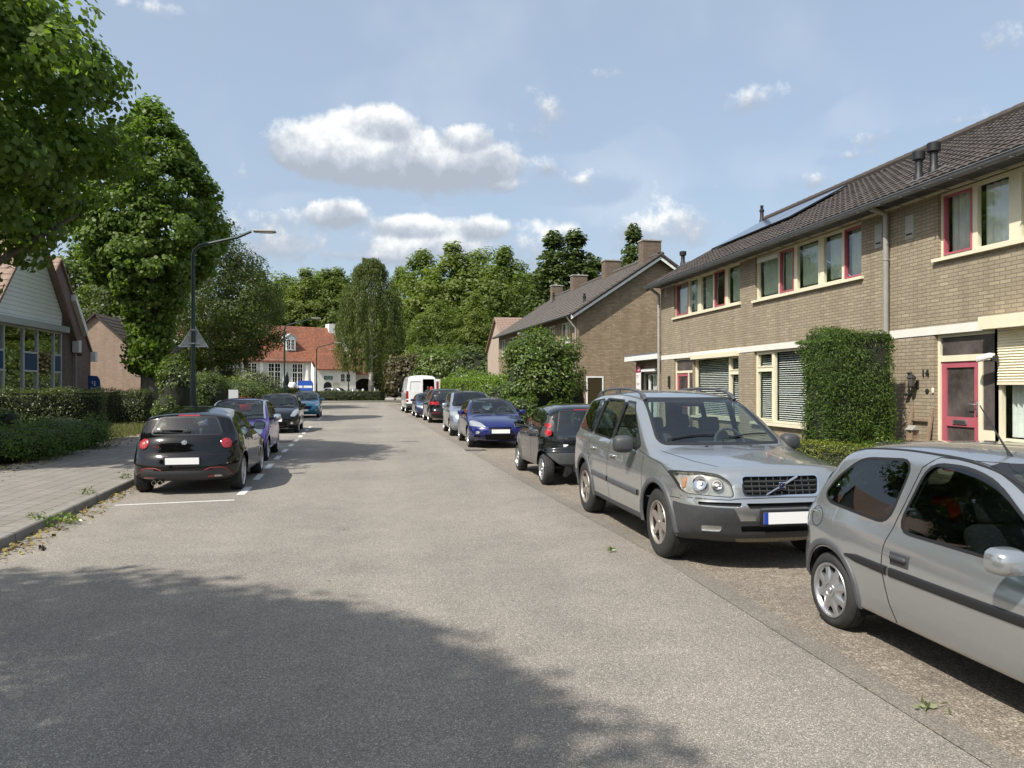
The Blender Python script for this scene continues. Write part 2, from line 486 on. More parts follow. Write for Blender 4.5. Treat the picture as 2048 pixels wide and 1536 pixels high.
def make_wheel(R_, rim, w, style, n, root, cx, cy, side, rimmat, cache):
    """tyre outer face towards side"""
    key = (R_, rim, style, n, rimmat.name)
    if key not in cache:
        t = MB(); h = w / 2
        t.lathe([(rim - .012, h - .03), (rim + .002, h - .006), (rim + .02, h), (R_ * .5 + rim * .5, h + .004), (R_ - .03, h - .006), (R_ - .008, h - .028), (R_, h - .05), (R_, -h + .05), (R_ - .03, -h + .006), (rim, -h)], axis='x', n=48)
        # tread grooves
        for g in (-.25, 0, .25): t.lathe([(R_ + .0006, w * g - .004), (R_ + .0006, w * g + .004)], axis='x', n=48, mi=1)
        r = MB()
        r.lathe([(rim + .006, h - .006), (rim + .002, h + .002), (rim - .010, h - .001), (rim - .018, h - .018), (rim - .022, h - .028)], axis='x', n=48)
        hub = .32 * rim
        if style == 'scallop':     # wheel cover with half-round openings at the rim
            N = 96; per = N // n; prof = []
            ro = rim - .014
            for k in range(N):
                t0 = 2 * PI * k / N; t1 = 2 * PI * (k + 1) / N
                def edge(kk):
                    ph = (kk % per) / per; d = abs(ph - .5) * 2   # 0 in the middle of an opening
                    return ro if d > .62 else ro - .052 * math.sqrt(max(0, 1 - (d / .62) ** 2)) * (rim / .17)
                e0, e1 = edge(k), edge(k + 1)
                def pt(rr, tt, hh): return (hh, rr * math.cos(tt), rr * math.sin(tt))
                h0 = h - .004; hm = h - .018
                r.quad(pt(.001, t0, h0), pt(.001, t1, h0), pt(e1 * .55, t1, h0), pt(e0 * .55, t0, h0))
                r.quad(pt(e0 * .55, t0, h0), pt(e1 * .55, t1, h0), pt(e1, t1, hm), pt(e0, t0, hm))
                r.quad(pt(e0, t0, hm), pt(e1, t1, hm), pt(e1, t1, hm - .03), pt(e0, t0, hm - .03))
            r.lathe([(.055, h - .003), (.055, h + .001), (.047, h + .001), (.047, h - .004)], axis='x', n=24)
            r.lathe([(.0, h + .003), (.02, h + .003), (.024, h - .002)], axis='x', n=16)
        else:
            sw = {'wide': .030, 'slim': .017, 'twin': .012, 'mid': .028}[style] * rim / .2
            for k in range(n):
                for dd in ((-.13, .13) if style == 'twin' else (0,)):
                    a = 2 * PI * k / n + dd
                    ca, sa = math.cos(a), math.sin(a)
                    prof_ = [(hub * .6, sw * 1.5, h - .022), (hub * 1.25, sw * 1.05, h - .016), (rim * .75, sw * .95, h - .020), (rim - .012, sw * 1.35, h - .012)]
                    vs = []
                    for rr, hw, hx in prof_:
                        for (q, e) in ((-hw, -.03), (-hw, -.006), (-hw * .55, 0), (hw * .55, 0), (hw, -.006), (hw, -.03)):
                            vs.append((hx + e, rr * ca - q * sa, rr * sa + q * ca))
                    r.add(vs, [(i * 6 + j, i * 6 + j + 1, i * 6 + 7 + j, i * 6 + 6 + j) for i in range(3) for j in range(5)])
            r.lathe([(hub, h - .045), (hub, h - .022), (hub * .8, h - .016), (hub * .42, h - .014), (hub * .38, h - .008), (.001, h - .007)], axis='x', n=32)
        b = MB(); b.lathe([(rim - .022, h - .028), (rim - .03, h - .05), (rim - .035, -h + .02)], axis='x', n=32); b.lathe([(rim - .03, h - .13), (.001, h - .13)], axis='x', n=32)
        b.lathe([(rim * .6, h - .115), (rim * .2, h - .113)], axis='x', n=32, mi=1)
        bo = b.build('wheel', [DARKHOLE, GREY_PLASTIC], None, True, 30); to = t.build('tyre', [RUBBER, DARKHOLE], None, True, 50); ro_ = r.build('rim', rimmat, None, True, 30)
        cache[key] = (bo.data, to.data, ro_.data)
        for o in (bo, to, ro_): bpy.data.objects.remove(o)
    bd, td, rd = cache[key]
    wo = bpy.data.objects.new('wheel', bd); COL.objects.link(wo); wo.parent = root
    wo.location = (cx, cy, R_ - .006); wo.rotation_euler = (random.uniform(0, 6), 0, 0 if side > 0 else PI)
    for nm, d in (('tyre', td), ('rim', rd)):
        o = bpy.data.objects.new(nm, d); COL.objects.link(o); o.parent = wo
    return wo
WCACHE = {}

def make_car(sp, name, loc, heading, label, group=None, cat='car', paint=None):
    """heading: rotation about z of the default -y facing car"""
    random.seed(hash(name + label) % 1000 if False else len(label) * 7 + int(abs(loc[0] * 31 + loc[1] * 17)))
    c = Car(sp); L, off = c.L, c.off
    root = thing(name, (loc[0], loc[1], 0), heading, label, cat, group)
    near = sp.get('near', 1)
    # windows
    frame = sp.get('wframe', .022)
    for sd in (1, -1):
        for P in sp['side_glass']:
            P = rpoly(P, sp.get('wr', .05))
            c.carve(grow(P, frame), 'side', sd, key='window_rubber', only='body')
            c.carve(P, 'side', sd, key='side_window', only='window_rubber')
        for P in sp.get('pillar_black', []): c.carve(P, 'side', sd, key='window_rubber', only='body')
    zb, zt, wb, wt, xa, xb = sp['windscreen']
    P = rpoly([(-wb, zb), (wb, zb), (wt, zt), (-wt, zt)], .06)
    c.carve(grow(P, .03), 'front', xr=(xa, xb), key='screen_rubber', only='body'); c.carve(P, 'front', xr=(xa, xb), key='windscreen', only='screen_rubber')
    if 'rear_screen' in sp:
        zb, zt, wb, wt, xa, xb = sp['rear_screen']
        P = rpoly([(-wb, zb), (wb, zb), (wt, zt), (-wt, zt)], .06)
        c.carve(grow(P, .02), 'front', xr=(xa, xb), key='screen_rubber', only='body'); c.carve(P, 'front', xr=(xa, xb), key='rear_window', only='screen_rubber')
    mats = {'body': paint, 'window_rubber': BLACK_TRIM, 'side_window': sp.get('glass', G_CAR), 'screen_rubber': BLACK_TRIM, 'windscreen': sp.get('wglass', G_CAR), 'rear_window': sp.get('rglass', sp.get('glass', G_CAR))}
    push = {}
    # lamps, grilles and other inlays: (key, polygon, axis, both, xr, material, push)
    for it in sp.get('inlay', []):
        key, P, ax, both, xr, mat, pd = it[:7]
        if key not in mats: mats[key] = mat; push[key] = pd
        for sd in ((1, -1) if both else (0,)):
            Q = [(q[0] * (sd if (ax != 'side' and sd) else 1), q[1]) for q in P]
            c.carve(Q, ax, sd, xr=xr, key=key, only=it[7] if len(it) > 7 else 'body')
    # arches
    for ax_ in (c.fa, c.ra):
        ar = c.tr + sp.get('arch_gap', .045)
        P = [(ax_ + ar * math.cos(t), c.tr + ar * math.sin(t)) for t in np.linspace(0, PI, 17)] + [(ax_ - ar * .97, .02), (ax_ + ar * .97, .02)]
        for sd in (1, -1):
            c.carve(P, 'side', sd, key=None, ny=.0, zr=(0, c.tr + ar + .05))
    split = {}
    objs = c.emit(root, mats, push, {'screen_rubber': 'window_seal', 'window_rubber': 'window_seal'})
    if near: c.liner(root, sp.get('lining', CABIN), ['side_window', 'windscreen', 'rear_window'])
    # wheel wells
    tw = sp.get('tyre_w', .2); yo = c.W * .93
    for ax_ in (c.fa, c.ra):
        ar = c.tr + sp.get('arch_gap', .045) + .004
        for sd in (1, -1):
            mb = MB(); vs = []; T = np.linspace(-.35, PI + .35, 16)
            for t in T:
                xw, zw = ax_ + ar * math.cos(t) * 1.02, max(c.tr + ar * math.sin(t), sp['prof'][0][1] + .16); hh_ = c.ray(xw, zw, 'side', sd); ye = min(yo - .012, abs(hh_[0].x) - .012) if hh_ else yo - tw
                for xx in (sd * ye, sd * (yo - tw - .14)): vs.append((xx, ax_ - off + ar * math.cos(t), c.tr + ar * math.sin(t)))
            mb.add(vs, [(2 * i, 2 * i + 1, 2 * i + 3, 2 * i + 2) for i in range(15)])
            mb.add([(sd * (yo - tw - .14), ax_ - off + ar * math.cos(t), c.tr + ar * math.sin(t)) for t in T], [tuple(range(16))])
            mb.build('wheel_arch', DARKHOLE, root, True)
    # wheels
    for k, ax_ in enumerate((c.fa, c.ra)):
        for sd in (1, -1):
            yy = float(c.ys(np.array([ax_]), np.array([c.tr * 2]))[0]) - sp.get('inset', .02) - tw / 2
            make_wheel(c.tr, sp['rim'], tw, sp['rim_style'][0], sp['rim_style'][1], root, sd * yy, ax_ - off, sd, sp.get('rim_mat', ALLOY), WCACHE)
    # panel gaps
    mb = MB()
    for P in sp.get('seams', []):
        for sd in (1, -1): c.strip(mb, P, 'side', sd, .007)
    for P in sp.get('top_seams', []):
        for sd in (1, -1): c.strip(mb, [(p[0] * sd, p[1]) for p in P], 'top', 1, .007)
    for P in sp.get('rear_seams', []):
        for sd in (1, -1): c.strip(mb, [(p[0] * sd, p[1]) for p in P], 'rear', 1, .007)
    for P in sp.get('front_seams', []):
        for sd in (1, -1): c.strip(mb, [(p[0] * sd, p[1]) for p in P], 'front', 1, .007)
    if mb.v: c.join_seams(objs['body'], mb)
    for nm, P, ax, sides, w, t, mat, *ws in sp.get('strips', []):
        for sd in sides:
            mb = MB(); Q = P if ax == 'side' else [(p[0] * sd, p[1]) for p in P]
            c.strip(mb, Q, ax, sd if ax == 'side' else 1, w, t, .04, ws[0] if ws else None)
            if mb.v: mb.build(nm, mat, root, True, 60)
    # door handles
    for (x, z, w_) in sp.get('handles', []):
        for sd in (1, -1):
            h = c.ray(x, z, 'side', sd)
            if not h: continue
            p, n = h; hm = sp.get('handle_mat', paint); mb = MB()
            mb.M = Matrix.Translation(p)
            mb.rbox((sd * .012, 0, 0), (.03, w_, .032), .4)
            if hm is GREY_PLASTIC: mb.rbox((sd * .002, 0, -.008), (.012, w_ * 1.15, .085), .3)
            mb.build('door_handle', hm, root, True, 60)
    # mirrors
    if 'mirror' in sp:
        mx, mz, ms, mm = sp['mirror']
        for sd in (1, -1):
            h = c.ray(mx, mz, 'side', sd)
            if not h: continue
            p = h[0]; mb = MB(); W_, Hh, D_ = ms
            M = Matrix.Translation(p + Vector((sd * (W_ * .5 + .05), -.02, .05))) @ Matrix.Rotation(sd * R(8), 4, 'Z')
            mb.M = M
            bmx = bmesh.new(); bmesh.ops.create_icosphere(bmx, subdivisions=3, radius=.5)
            vs = []
            for v in bmx.verts:
                q = v.co * 2; e = .62; q = Vector([math.copysign(abs(a) ** e, a) for a in q]) * .5
                yy = q.y * D_ * 2 if q.y < 0 else 0
                vs.append((q.x * W_, yy + D_ * .35, q.z * Hh))
            mb.add(vs, [tuple(v.index for v in f.verts) for f in bmx.faces]); bmx.free()
            o = mb.build('wing_mirror', mm, root, True, 50)
            g = MB(M); g.add([(W_ * .44 * math.copysign(abs(math.cos(t)) ** .5, math.cos(t)), D_ * .35 + .004, Hh * .42 * math.copysign(abs(math.sin(t)) ** .5, math.sin(t))) for t in np.linspace(0, 2 * PI, 24, endpoint=False)], [tuple(range(24))])
            g.build('mirror_glass', MIRROR, o)
            f = MB(); f.tube([p + Vector((-sd * .03, 0, 0)), p + Vector((sd * .09, -.02, .03))], [.035, .025], 8); f.build('mirror_foot', BLACK_TRIM, o, True)
    # cabin
    ca, cb = sp['cabin']; zbelt = float(np.interp((ca + cb) / 2, sp['belt'][0::2], sp['belt'][1::2])); wi = c.W * .78
    seats = sp.get('seats', (ca + .95, ca + 1.75)); mb = MB()
    mb.rbox((0, ca + .38 - off, zbelt - .14), (wi * 2, .62, .26), .25)         # dashboard
    mb.box(-wi, wi, seats[-1] + .35 - off, cb - .12 - off, zbelt - .42, zbelt - .12)  # parcel shelf
    mb.box(-wi, wi, ca - off, cb - .1 - off, .28, .34)
    mb.build('dashboard', CABIN, root, True, 40)
    for i, sx in enumerate(seats):
        for sd in ((1, -1)):
            m2 = MB(); X = sd * c.W * .40
            m2.rbox((X, sx - .22 - off, zbelt - .47), (.48, .5, .18), .3)
            m2.M = Matrix.Translation((X, sx + .07 - off, zbelt - .15)) @ Matrix.Rotation(R(-16), 4, 'X')
            m2.rbox((0, 0, 0), (.47, .16, .56), .4, n=3); m2.rbox((0, -.0, .37), (.27, .10, .19), .42, n=3); m2.tube([(.06, 0, .25), (.06, 0, .34)], .008, 6); m2.tube([(-.06, 0, .25), (-.06, 0, .34)], .008, 6)
            m2.build('seat', sp.get('seat_mat', CABIN), root, True, 50)
    if near:
        sw = MB(); cxw = -sp.get('wheel_side', -1) * c.W * .40 * -1
        cxw = sp.get('wheel_x', .38); sw.M = Matrix.Translation((cxw, ca + .62 - off, zbelt + .0)) @ Matrix.Rotation(R(65), 4, 'X')
        sw.tube([(.19 * math.cos(t), .19 * math.sin(t), 0) for t in np.linspace(0, 2 * PI, 25)], .016, 8); sw.rbox((0, 0, -.01), (.16, .12, .05), .3)
        sw.box(-.18, .18, -.015, .015, -.008, .004)
        sw.build('steering_wheel', sp.get('swheel_mat', CABIN), root, True, 40)
        mm = MB(); zt = sp['windscreen'][1]; mm.rbox((0, sp['windscreen'][5] - .12 - off, zt - .05), (.24, .03, .07), .4); mm.build('rear_view_mirror', CABIN, root, True)
    # wipers
    if near and sp.get('wipers', True):
        zb, zt, wb, wt, xa, xb = sp['windscreen']
        for x0, x1, dz in sp.get('wiper_pts', [(.02, .62, .05), (-.62, -.05, .05)]):
            P = []; mb = MB()
            for k in range(7):
                a = x0 + (x1 - x0) * k / 6; h = c.ray(a, zb + .02 + dz * math.sin(k / 6 * PI * .6), 'front', 1)
                if h: P.append(h[0] + h[1] * .014)
            if len(P) > 1: mb.tube(P, .009, 6); mb.build('wiper', BLACK_TRIM, root, True)
    # plates
    for ax, z, w_, h_, tilt, face in sp.get('plates', []):
        pw = sp.get('plate_x', 0)
        h = c.ray(pw, z, ax, 1)
        if not h: continue
        p = h[0]; sg = -1 if ax == 'front' else 1
        pr = sp.get('plate_proud', .03)
        M = Matrix.Translation(p + Vector((0, sg * pr, 0))) @ Matrix.Rotation(R(tilt), 4, 'X'); mb = MB(M)
        mb.rbox((0, 0, 0), (w_ + .05, .035, h_ + .045), .2); o = mb.build('licence_plate', BLACK_TRIM, root, True, 40)
        f = MB(M); f.box(-w_ / 2, w_ / 2, sg * .014, sg * .0195, -h_ / 2, h_ / 2); f.build('plate_face', PLATE if face != 'y' else PLATE_Y, o)
        if face in ('b', 'y'):
            f = MB(M); xs = w_ / 2 * sg
            a, b = sorted((xs, xs - math.copysign(.045, xs))); f.box(a, b, sg * .0196, sg * .021, -h_ / 2, h_ / 2); f.build('plate_band', PLATE_B, o)
    if 'antenna' in sp:
        x, z0, ln, ang = sp['antenna'][:4]; h = c.ray(0 if len(sp['antenna']) < 5 else sp['antenna'][4], x, 'top', 1)
        if h:
            p = h[0]; mb = MB(); d = Vector((0, math.cos(R(ang)), math.sin(R(ang)))); mb.tube([p - d * .02, p + d * .05, p + d * ln], [.016, .007, .0035], 6); mb.build('antenna', BLACK_TRIM, root, True)
    return root, c
# ---------------------------------------------------------------- car shapes (measures in metres, x from the front bumper)
def SPEC_SUV():
    return dict(L=4.80, W=.95, H=1.74, axles=(.93, 3.79), tyre=.37, rim=.225, tyre_w=.235, rim_style=('wide', 6), rim_mat=ALLOY_BRONZE, zc=.72, spine=(.95, 3.85), res=.03, nl=16,
        prof=[(.50, .25, .06), (.22, .27, .2), (.09, .33, .32), (.04, .45, .34), (.0, .58, .36), (.0, .66, .36), (.03, .72, .34), (.05, .80, .32), (.07, .90, .30), (.10, .965, .25), (.17, 1.005, .16), (.35, 1.04, .13), (.8, 1.095, .12), (1.18, 1.135, .11), (1.27, 1.15, .10), (1.36, 1.19, .11), (2.0, 1.575, .13), (2.15, 1.645, .13), (2.35, 1.695, .12), (2.8, 1.74, .12), (3.4, 1.745, .12), (4.0, 1.71, .12), (4.3, 1.66, .13), (4.42, 1.58, .13), (4.60, 1.25, .15), (4.68, 1.08, .2), (4.73, .92, .25), (4.80, .72, .3), (4.80, .5, .3), (4.70, .34, .2), (4.35, .27, .06)],
        belt=[0, 1.0, 1.3, 1.06, 3.6, 1.12, 4.8, 1.13], roof=.69, p=2.5,
        sect_z=[0, .22, .3, .42, .6, .78, .88, .95, 1.0], sect=[.93, .95, .965, .985, 1.0, 1.0, .985, .955, .915],
        plan=[0, .90, .35, .955, .9, .99, 2.4, 1.0, 3.8, .99, 4.4, .95, 4.8, .90], flare=.012,
        side_glass=[[(1.62, 1.10), (2.62, 1.125), (2.55, 1.60), (2.28, 1.585)], [(2.72, 1.128), (3.52, 1.155), (3.42, 1.615), (2.66, 1.605)], [(3.62, 1.16), (4.40, 1.19), (4.17, 1.56), (3.54, 1.61)]],
        pillar_black=[[(2.60, 1.13), (2.74, 1.13), (2.67, 1.60), (2.54, 1.59)], [(3.50, 1.16), (3.64, 1.16), (3.55, 1.60), (3.42, 1.60)]],
        windscreen=(1.17, 1.63, .715, .585, 1.15, 2.35), rear_screen=(1.15, 1.58, .62, .52, 4.3, 4.8), glass=G_CAR, cabin=(1.3, 4.6), seats=(2.35, 3.3), wheel_x=.38,
        inlay=[('grille', rpoly([(-.39, .742), (.39, .742), (.41, .945), (-.41, .945)], .05), 'front', 0, (0, .5), CHROME, 0),
               ('grille_mesh', rpoly([(-.372, .757), (.372, .757), (.395, .931), (-.395, .931)], .045), 'front', 0, (0, .5), DARKHOLE, .03, 'grille'),
               ('headlight_rim', rpoly([(.475, .735), (.905, .76), (.905, .95), (.78, .975), (.60, .955), (.50, .88)], .05), 'front', 1, (0, .92), SEAM, 0),
               ('headlight', rpoly([(.485, .742), (.897, .767), (.897, .942), (.78, .966), (.605, .946), (.51, .875)], .045), 'front', 1, (0, .88), LAMP_OLD, .035, 'headlight_rim'),
               ('bumper_slot', rpoly([(.44, .655), (.80, .665), (.80, .695), (.42, .69)], .012), 'front', 1, (0, .6), DARKHOLE, .02),
               ('air_intake', rpoly([(-.35, .635), (.35, .635), (.38, .685), (-.38, .685)], .012), 'front', 0, (0, .5), DARKHOLE, .03),
               ('lower_bumper', [(-.43, .515), (.43, .515), (.43, .2), (-.43, .2)], 'front', 0, (0, .75), GREY_PLASTIC, 0),
               ('lower_bumper', [(.429, .2), (1.0, .2), (1.0, .66), (.50, .64), (.429, .515)], 'front', 1, (0, .52), GREY_PLASTIC, 0),
               ('lower_intake', rpoly([(-.40, .40), (.40, .40), (.42, .465), (-.42, .465)], .02), 'front', 0, (0, .5), DARKHOLE, .03, 'lower_bumper'),
               ('skid_plate', [(-.33, .23), (.33, .23), (.45, .335), (-.45, .335)], 'front', 0, (0, .9), BROWN_UNDER, 0, 'lower_bumper'),
               ('fog_lamp', rpoly([(.60, .41), (.76, .41), (.77, .465), (.59, .465)], .02), 'front', 1, (0, .6), LAMP_IN, .012, 'lower_bumper'),
               ('tail_light', rpoly([(4.62, .85), (4.85, .85), (4.85, 1.25), (4.52, 1.62), (4.46, 1.58), (4.60, 1.16)], .03), 'side', 1, None, RED_LENS, 0),
               ('sill', [(1.2, .2), (3.5, .2), (3.5, .375), (1.2, .375)], 'side', 1, None, GREY_PLASTIC, 0),
               ('sill', [(4.1, .2), (4.9, .2), (4.9, .56), (4.1, .56)], 'side', 1, None, GREY_PLASTIC, 0)],
        creases=[(1.00, .010, .02)], seams=[[(1.34, .38), (1.37, .75), (1.42, 1.04), (1.62, 1.07)], [(2.62, .38), (2.66, .8), (2.68, 1.10)], [(3.28, .38), (3.36, .60), (3.55, .83), (3.60, 1.12)], [(.38, .70), (.60, .69)], [(.62, .90), (.9, .985), (1.5, 1.05)]],
        top_seams=[[(.55, .28), (.66, .55), (.74, 1.0), (.77, 1.22)]],
        front_seams=[[(0, .735), (.45, .725), (.52, .715), (.9, .725)]],
        strips=[('side_moulding', [(1.50, .60), (2.60, .615)], 'side', (1, -1), .075, .016, FLARE_GREY), ('side_moulding', [(2.66, .616), (3.36, .63)], 'side', (1, -1), .075, .016, FLARE_GREY),
                ('arch_flare', [(.93 + .445 * math.cos(t), .37 + .445 * math.sin(t)) for t in np.linspace(-.12, PI + .05, 24)], 'side', (1, -1), .07, .018, FLARE_GREY),
                ('arch_flare', [(3.79 + .445 * math.cos(t), .37 + .445 * math.sin(t)) for t in np.linspace(-.05, PI + .12, 24)], 'side', (1, -1), .07, .018, FLARE_GREY)],
        handles=[(2.46, .93, .19), (3.36, .96, .19)], mirror=(1.72, 1.08, (.24, .20, .13), GREY_PLASTIC), plates=[('front', .55, .52, .11, 0, 'b')], plate_x=.0, inset=.022)
def SPEC_CORSA():
    return dict(L=3.76, W=.81, H=1.42, axles=(.74, 3.183), tyre=.282, rim=.196, tyre_w=.165, rim_style=('scallop', 8), zc=.60, spine=(.75, 3.1), res=.026, nl=16, p=2.5,
        prof=[(.45, .20, .06), (.18, .22, .25), (.05, .32, .38), (0, .46, .4), (.04, .58, .4), (.09, .68, .35), (.22, .76, .22), (.6, .86, .14), (.95, .93, .12), (1.05, .96, .12), (1.7, 1.30, .12), (1.85, 1.355, .12), (2.1, 1.40, .12), (2.5, 1.42, .12), (2.9, 1.405, .12), (3.15, 1.375, .12), (3.27, 1.335, .11), (3.36, 1.25, .12), (3.52, 1.07, .14), (3.64, .93, .18), (3.69, .80, .22), (3.70, .66, .24), (3.755, .57, .28), (3.76, .40, .28), (3.70, .26, .22), (3.48, .20, .06)],
        belt=[0, .68, 1.0, .80, 2.0, .82, 3.0, .875, 3.76, .90], roof=.70, sect_z=[0, .2, .3, .42, .55, .66, .8, .93, 1.0], sect=[.90, .93, .955, .975, .990, .9975, .995, .965, .92],
        plan=[0, .86, .35, .95, .8, .99, 1.8, 1.0, 2.9, .985, 3.3, .965, 3.76, .90], flare=.006,
        side_glass=[[(1.22, .845), (2.47, .86), (2.34, 1.295), (2.05, 1.30), (1.80, 1.24)], [(2.585, .885), (3.27, .93), (3.345, .975), (3.25, 1.10), (3.02, 1.265), (2.50, 1.30)]], wr=.11, wframe=.02,
        windscreen=(.965, 1.315, .64, .52, .95, 1.95), rear_screen=(.99, 1.30, .53, .46, 3.2, 3.7), cabin=(1.05, 3.45), seats=(1.95, 2.7),
        inlay=[('tail_light', rpoly([(3.58, .60), (3.9, .60), (3.9, .90), (3.58, .88)], .03), 'side', 1, None, RED_LENS, 0),
               ('rear_bumper', [(3.47, .15), (3.9, .15), (3.9, .575), (3.47, .575)], 'side', 1, None, GREY_PLASTIC, 0),
               ('headlight', rpoly([(.40, .60), (.75, .62), (.75, .74), (.42, .74)], .04), 'front', 1, (0, .5), LAMP_IN, .0)],
        seams=[[(2.42, .21), (2.44, .26), (2.50, .38), (2.555, .60), (2.55, .74), (2.52, .86)], [(1.10, .24), (1.12, .6), (1.14, .8)], [(3.38, 1.27), (3.30, 1.325), (3.2, 1.35)], [(1.2, .225), (2.42, .225)],
               [(1.62, 1.24), (1.92, 1.345), (2.30, 1.345), (2.40, 1.27), (2.46, 1.05), (2.52, .86)]],
        top_seams=[[(.52, 1.9), (.53, 2.6), (.50, 3.2)]],
        strips=[('side_moulding', [(1.15, .58), (2.47, .585)], 'side', (1, -1), .062, .014, BLACK_TRIM), ('side_moulding', [(2.50, .585), (2.95, .598)], 'side', (1, -1), .062, .014, BLACK_TRIM, ([0, .75, 1], [1, .9, .25])),
                ('roof_strip', [(.555, 1.35), (.545, 1.75), (.54, 2.3), (.525, 2.9), (.51, 3.2)], 'top', (1, -1), .022, .006, BLACK_TRIM),
                ('arch_flare', [(3.183 + .348 * math.cos(t), .282 + .352 * math.sin(t)) for t in np.linspace(-.1, PI + .1, 26)], 'side', (1, -1), .055, .012, FLARE_GREY),
                ('arch_flare', [(.74 + .348 * math.cos(t), .282 + .352 * math.sin(t)) for t in np.linspace(-.1, PI + .1, 26)], 'side', (1, -1), .055, .012, FLARE_GREY)],
        handles=[(2.38, .69, .15)], handle_mat=GREY_PLASTIC, mirror=(1.46, .84, (.20, .145, .12), None), antenna=(2.02, 0, .38, 52, -.32), arch_gap=.035, inset=.015, tyre_y=0, seat_mat=simple('grey_seat_fabric', (.05, .05, .055), .9, .3, 60), glass=mat_glass('grey_tint_glass', (.36, .42, .41), .85))
def SPEC_MITO():
    return dict(L=4.06, W=.86, H=1.45, axles=(.84, 3.35), tyre=.315, rim=.225, tyre_w=.215, rim_style=('slim', 10), zc=.62, spine=(.85, 3.15), res=.028, nl=14, p=2.35,
        prof=[(.5, .17, .06), (.2, .19, .3), (.03, .30, .42), (0, .48, .45), (.06, .66, .4), (.3, .78, .24), (.8, .91, .16), (1.15, .97, .13), (1.3, 1.01, .12), (1.95, 1.36, .13), (2.15, 1.41, .13), (2.5, 1.445, .13), (2.9, 1.43, .13), (3.3, 1.37, .12), (3.52, 1.325, .10), (3.60, 1.29, .10), (3.63, 1.25, .13), (3.76, 1.05, .22), (3.86, .97, .26), (3.93, .86, .3), (3.97, .70, .3), (4.03, .60, .34), (4.06, .48, .36), (4.04, .34, .34), (3.92, .24, .2), (3.6, .20, .06)],
        belt=[0, .70, 1.2, .93, 2.0, .945, 3.2, 1.03, 4.06, 1.06], roof=.66, sect_z=[0, .2, .35, .5, .65, .8, .92, 1.0], sect=[.90, .94, .98, 1.0, 1.0, .985, .95, .90],
        plan=[0, .84, .4, .95, .85, .99, 2.0, .985, 3.3, 1.0, 3.7, .95, 4.06, .86], flare=.03,
        side_glass=[[(1.60, .985), (2.60, 1.0), (2.66, 1.33), (2.30, 1.34), (2.0, 1.27)], [(2.70, 1.02), (3.18, 1.08), (3.14, 1.16), (2.95, 1.25), (2.76, 1.30)]], wr=.08,
        windscreen=(1.02, 1.37, .66, .50, 1.0, 2.3), rear_screen=(1.0, 1.265, .56, .44, 3.5, 4.0), glass=G_CAR, rglass=G_CAR, cabin=(1.2, 3.75), seats=(2.1, 2.95),
        inlay=[('brake_light', rpoly([(-.17, 1.292), (.17, 1.292), (.17, 1.312), (-.17, 1.312)], .006), 'front', 0, (3.3, 4), RED_LENS, 0),
               ('diffuser', rpoly([(-.46, .22), (.46, .22), (.46, .41), (-.46, .41)], .02), 'front', 0, (3.4, 4.2), GREY_PLASTIC, .0),
               ('diffuser', [(.459, .22), (.74, .24), (.66, .42), (.55, .445), (.459, .43)], 'front', 1, (3.4, 4.2), GREY_PLASTIC, .0),
               ('reflector', rpoly([(.66, .275), (.47, .275), (.44, .305), (.62, .31)], .01), 'front', 0, (3.4, 4.2), RED_LENS, -.003, 'diffuser'),
               ('reflector', rpoly([(-.36, .29), (-.47, .29), (-.47, .33), (-.40, .33)], .01), 'front', 0, (3.4, 4.2), RED_LENS, -.003, 'diffuser'),
               ('reverse_light', rpoly([(-.475, .29), (-.60, .295), (-.57, .325), (-.475, .33)], .01), 'front', 0, (3.4, 4.2), LAMP_IN, -.003, 'diffuser')],
        rear_seams=[[(0, .70), (.45, .70), (.60, .76), (.66, .86)], [(0, .66), (.60, .665), (.73, .68)], [(.58, 1.27), (.60, 1.1), (.625, 1.0)]],
        seams=[[(2.78, .24), (2.80, .6), (2.74, .98)], [(1.35, .24), (1.36, .6), (1.40, .92)], [(1.4, .25), (2.78, .25)]],
        strips=[('red_piping', [(.33, .415), (.42, .45), (.56, .455), (.66, .43), (.72, .34), (.765, .23)], 'rear', (1, -1), .013, .006, RED_PIPE)],
        handles=[(2.55, .83, .16)], handle_mat=CHROME, mirror=(1.66, .98, (.22, .16, .14), None), plates=[('rear', .575, .52, .11, -5, 'n')], antenna=(2.95, 0, .30, 35), wipers=False)
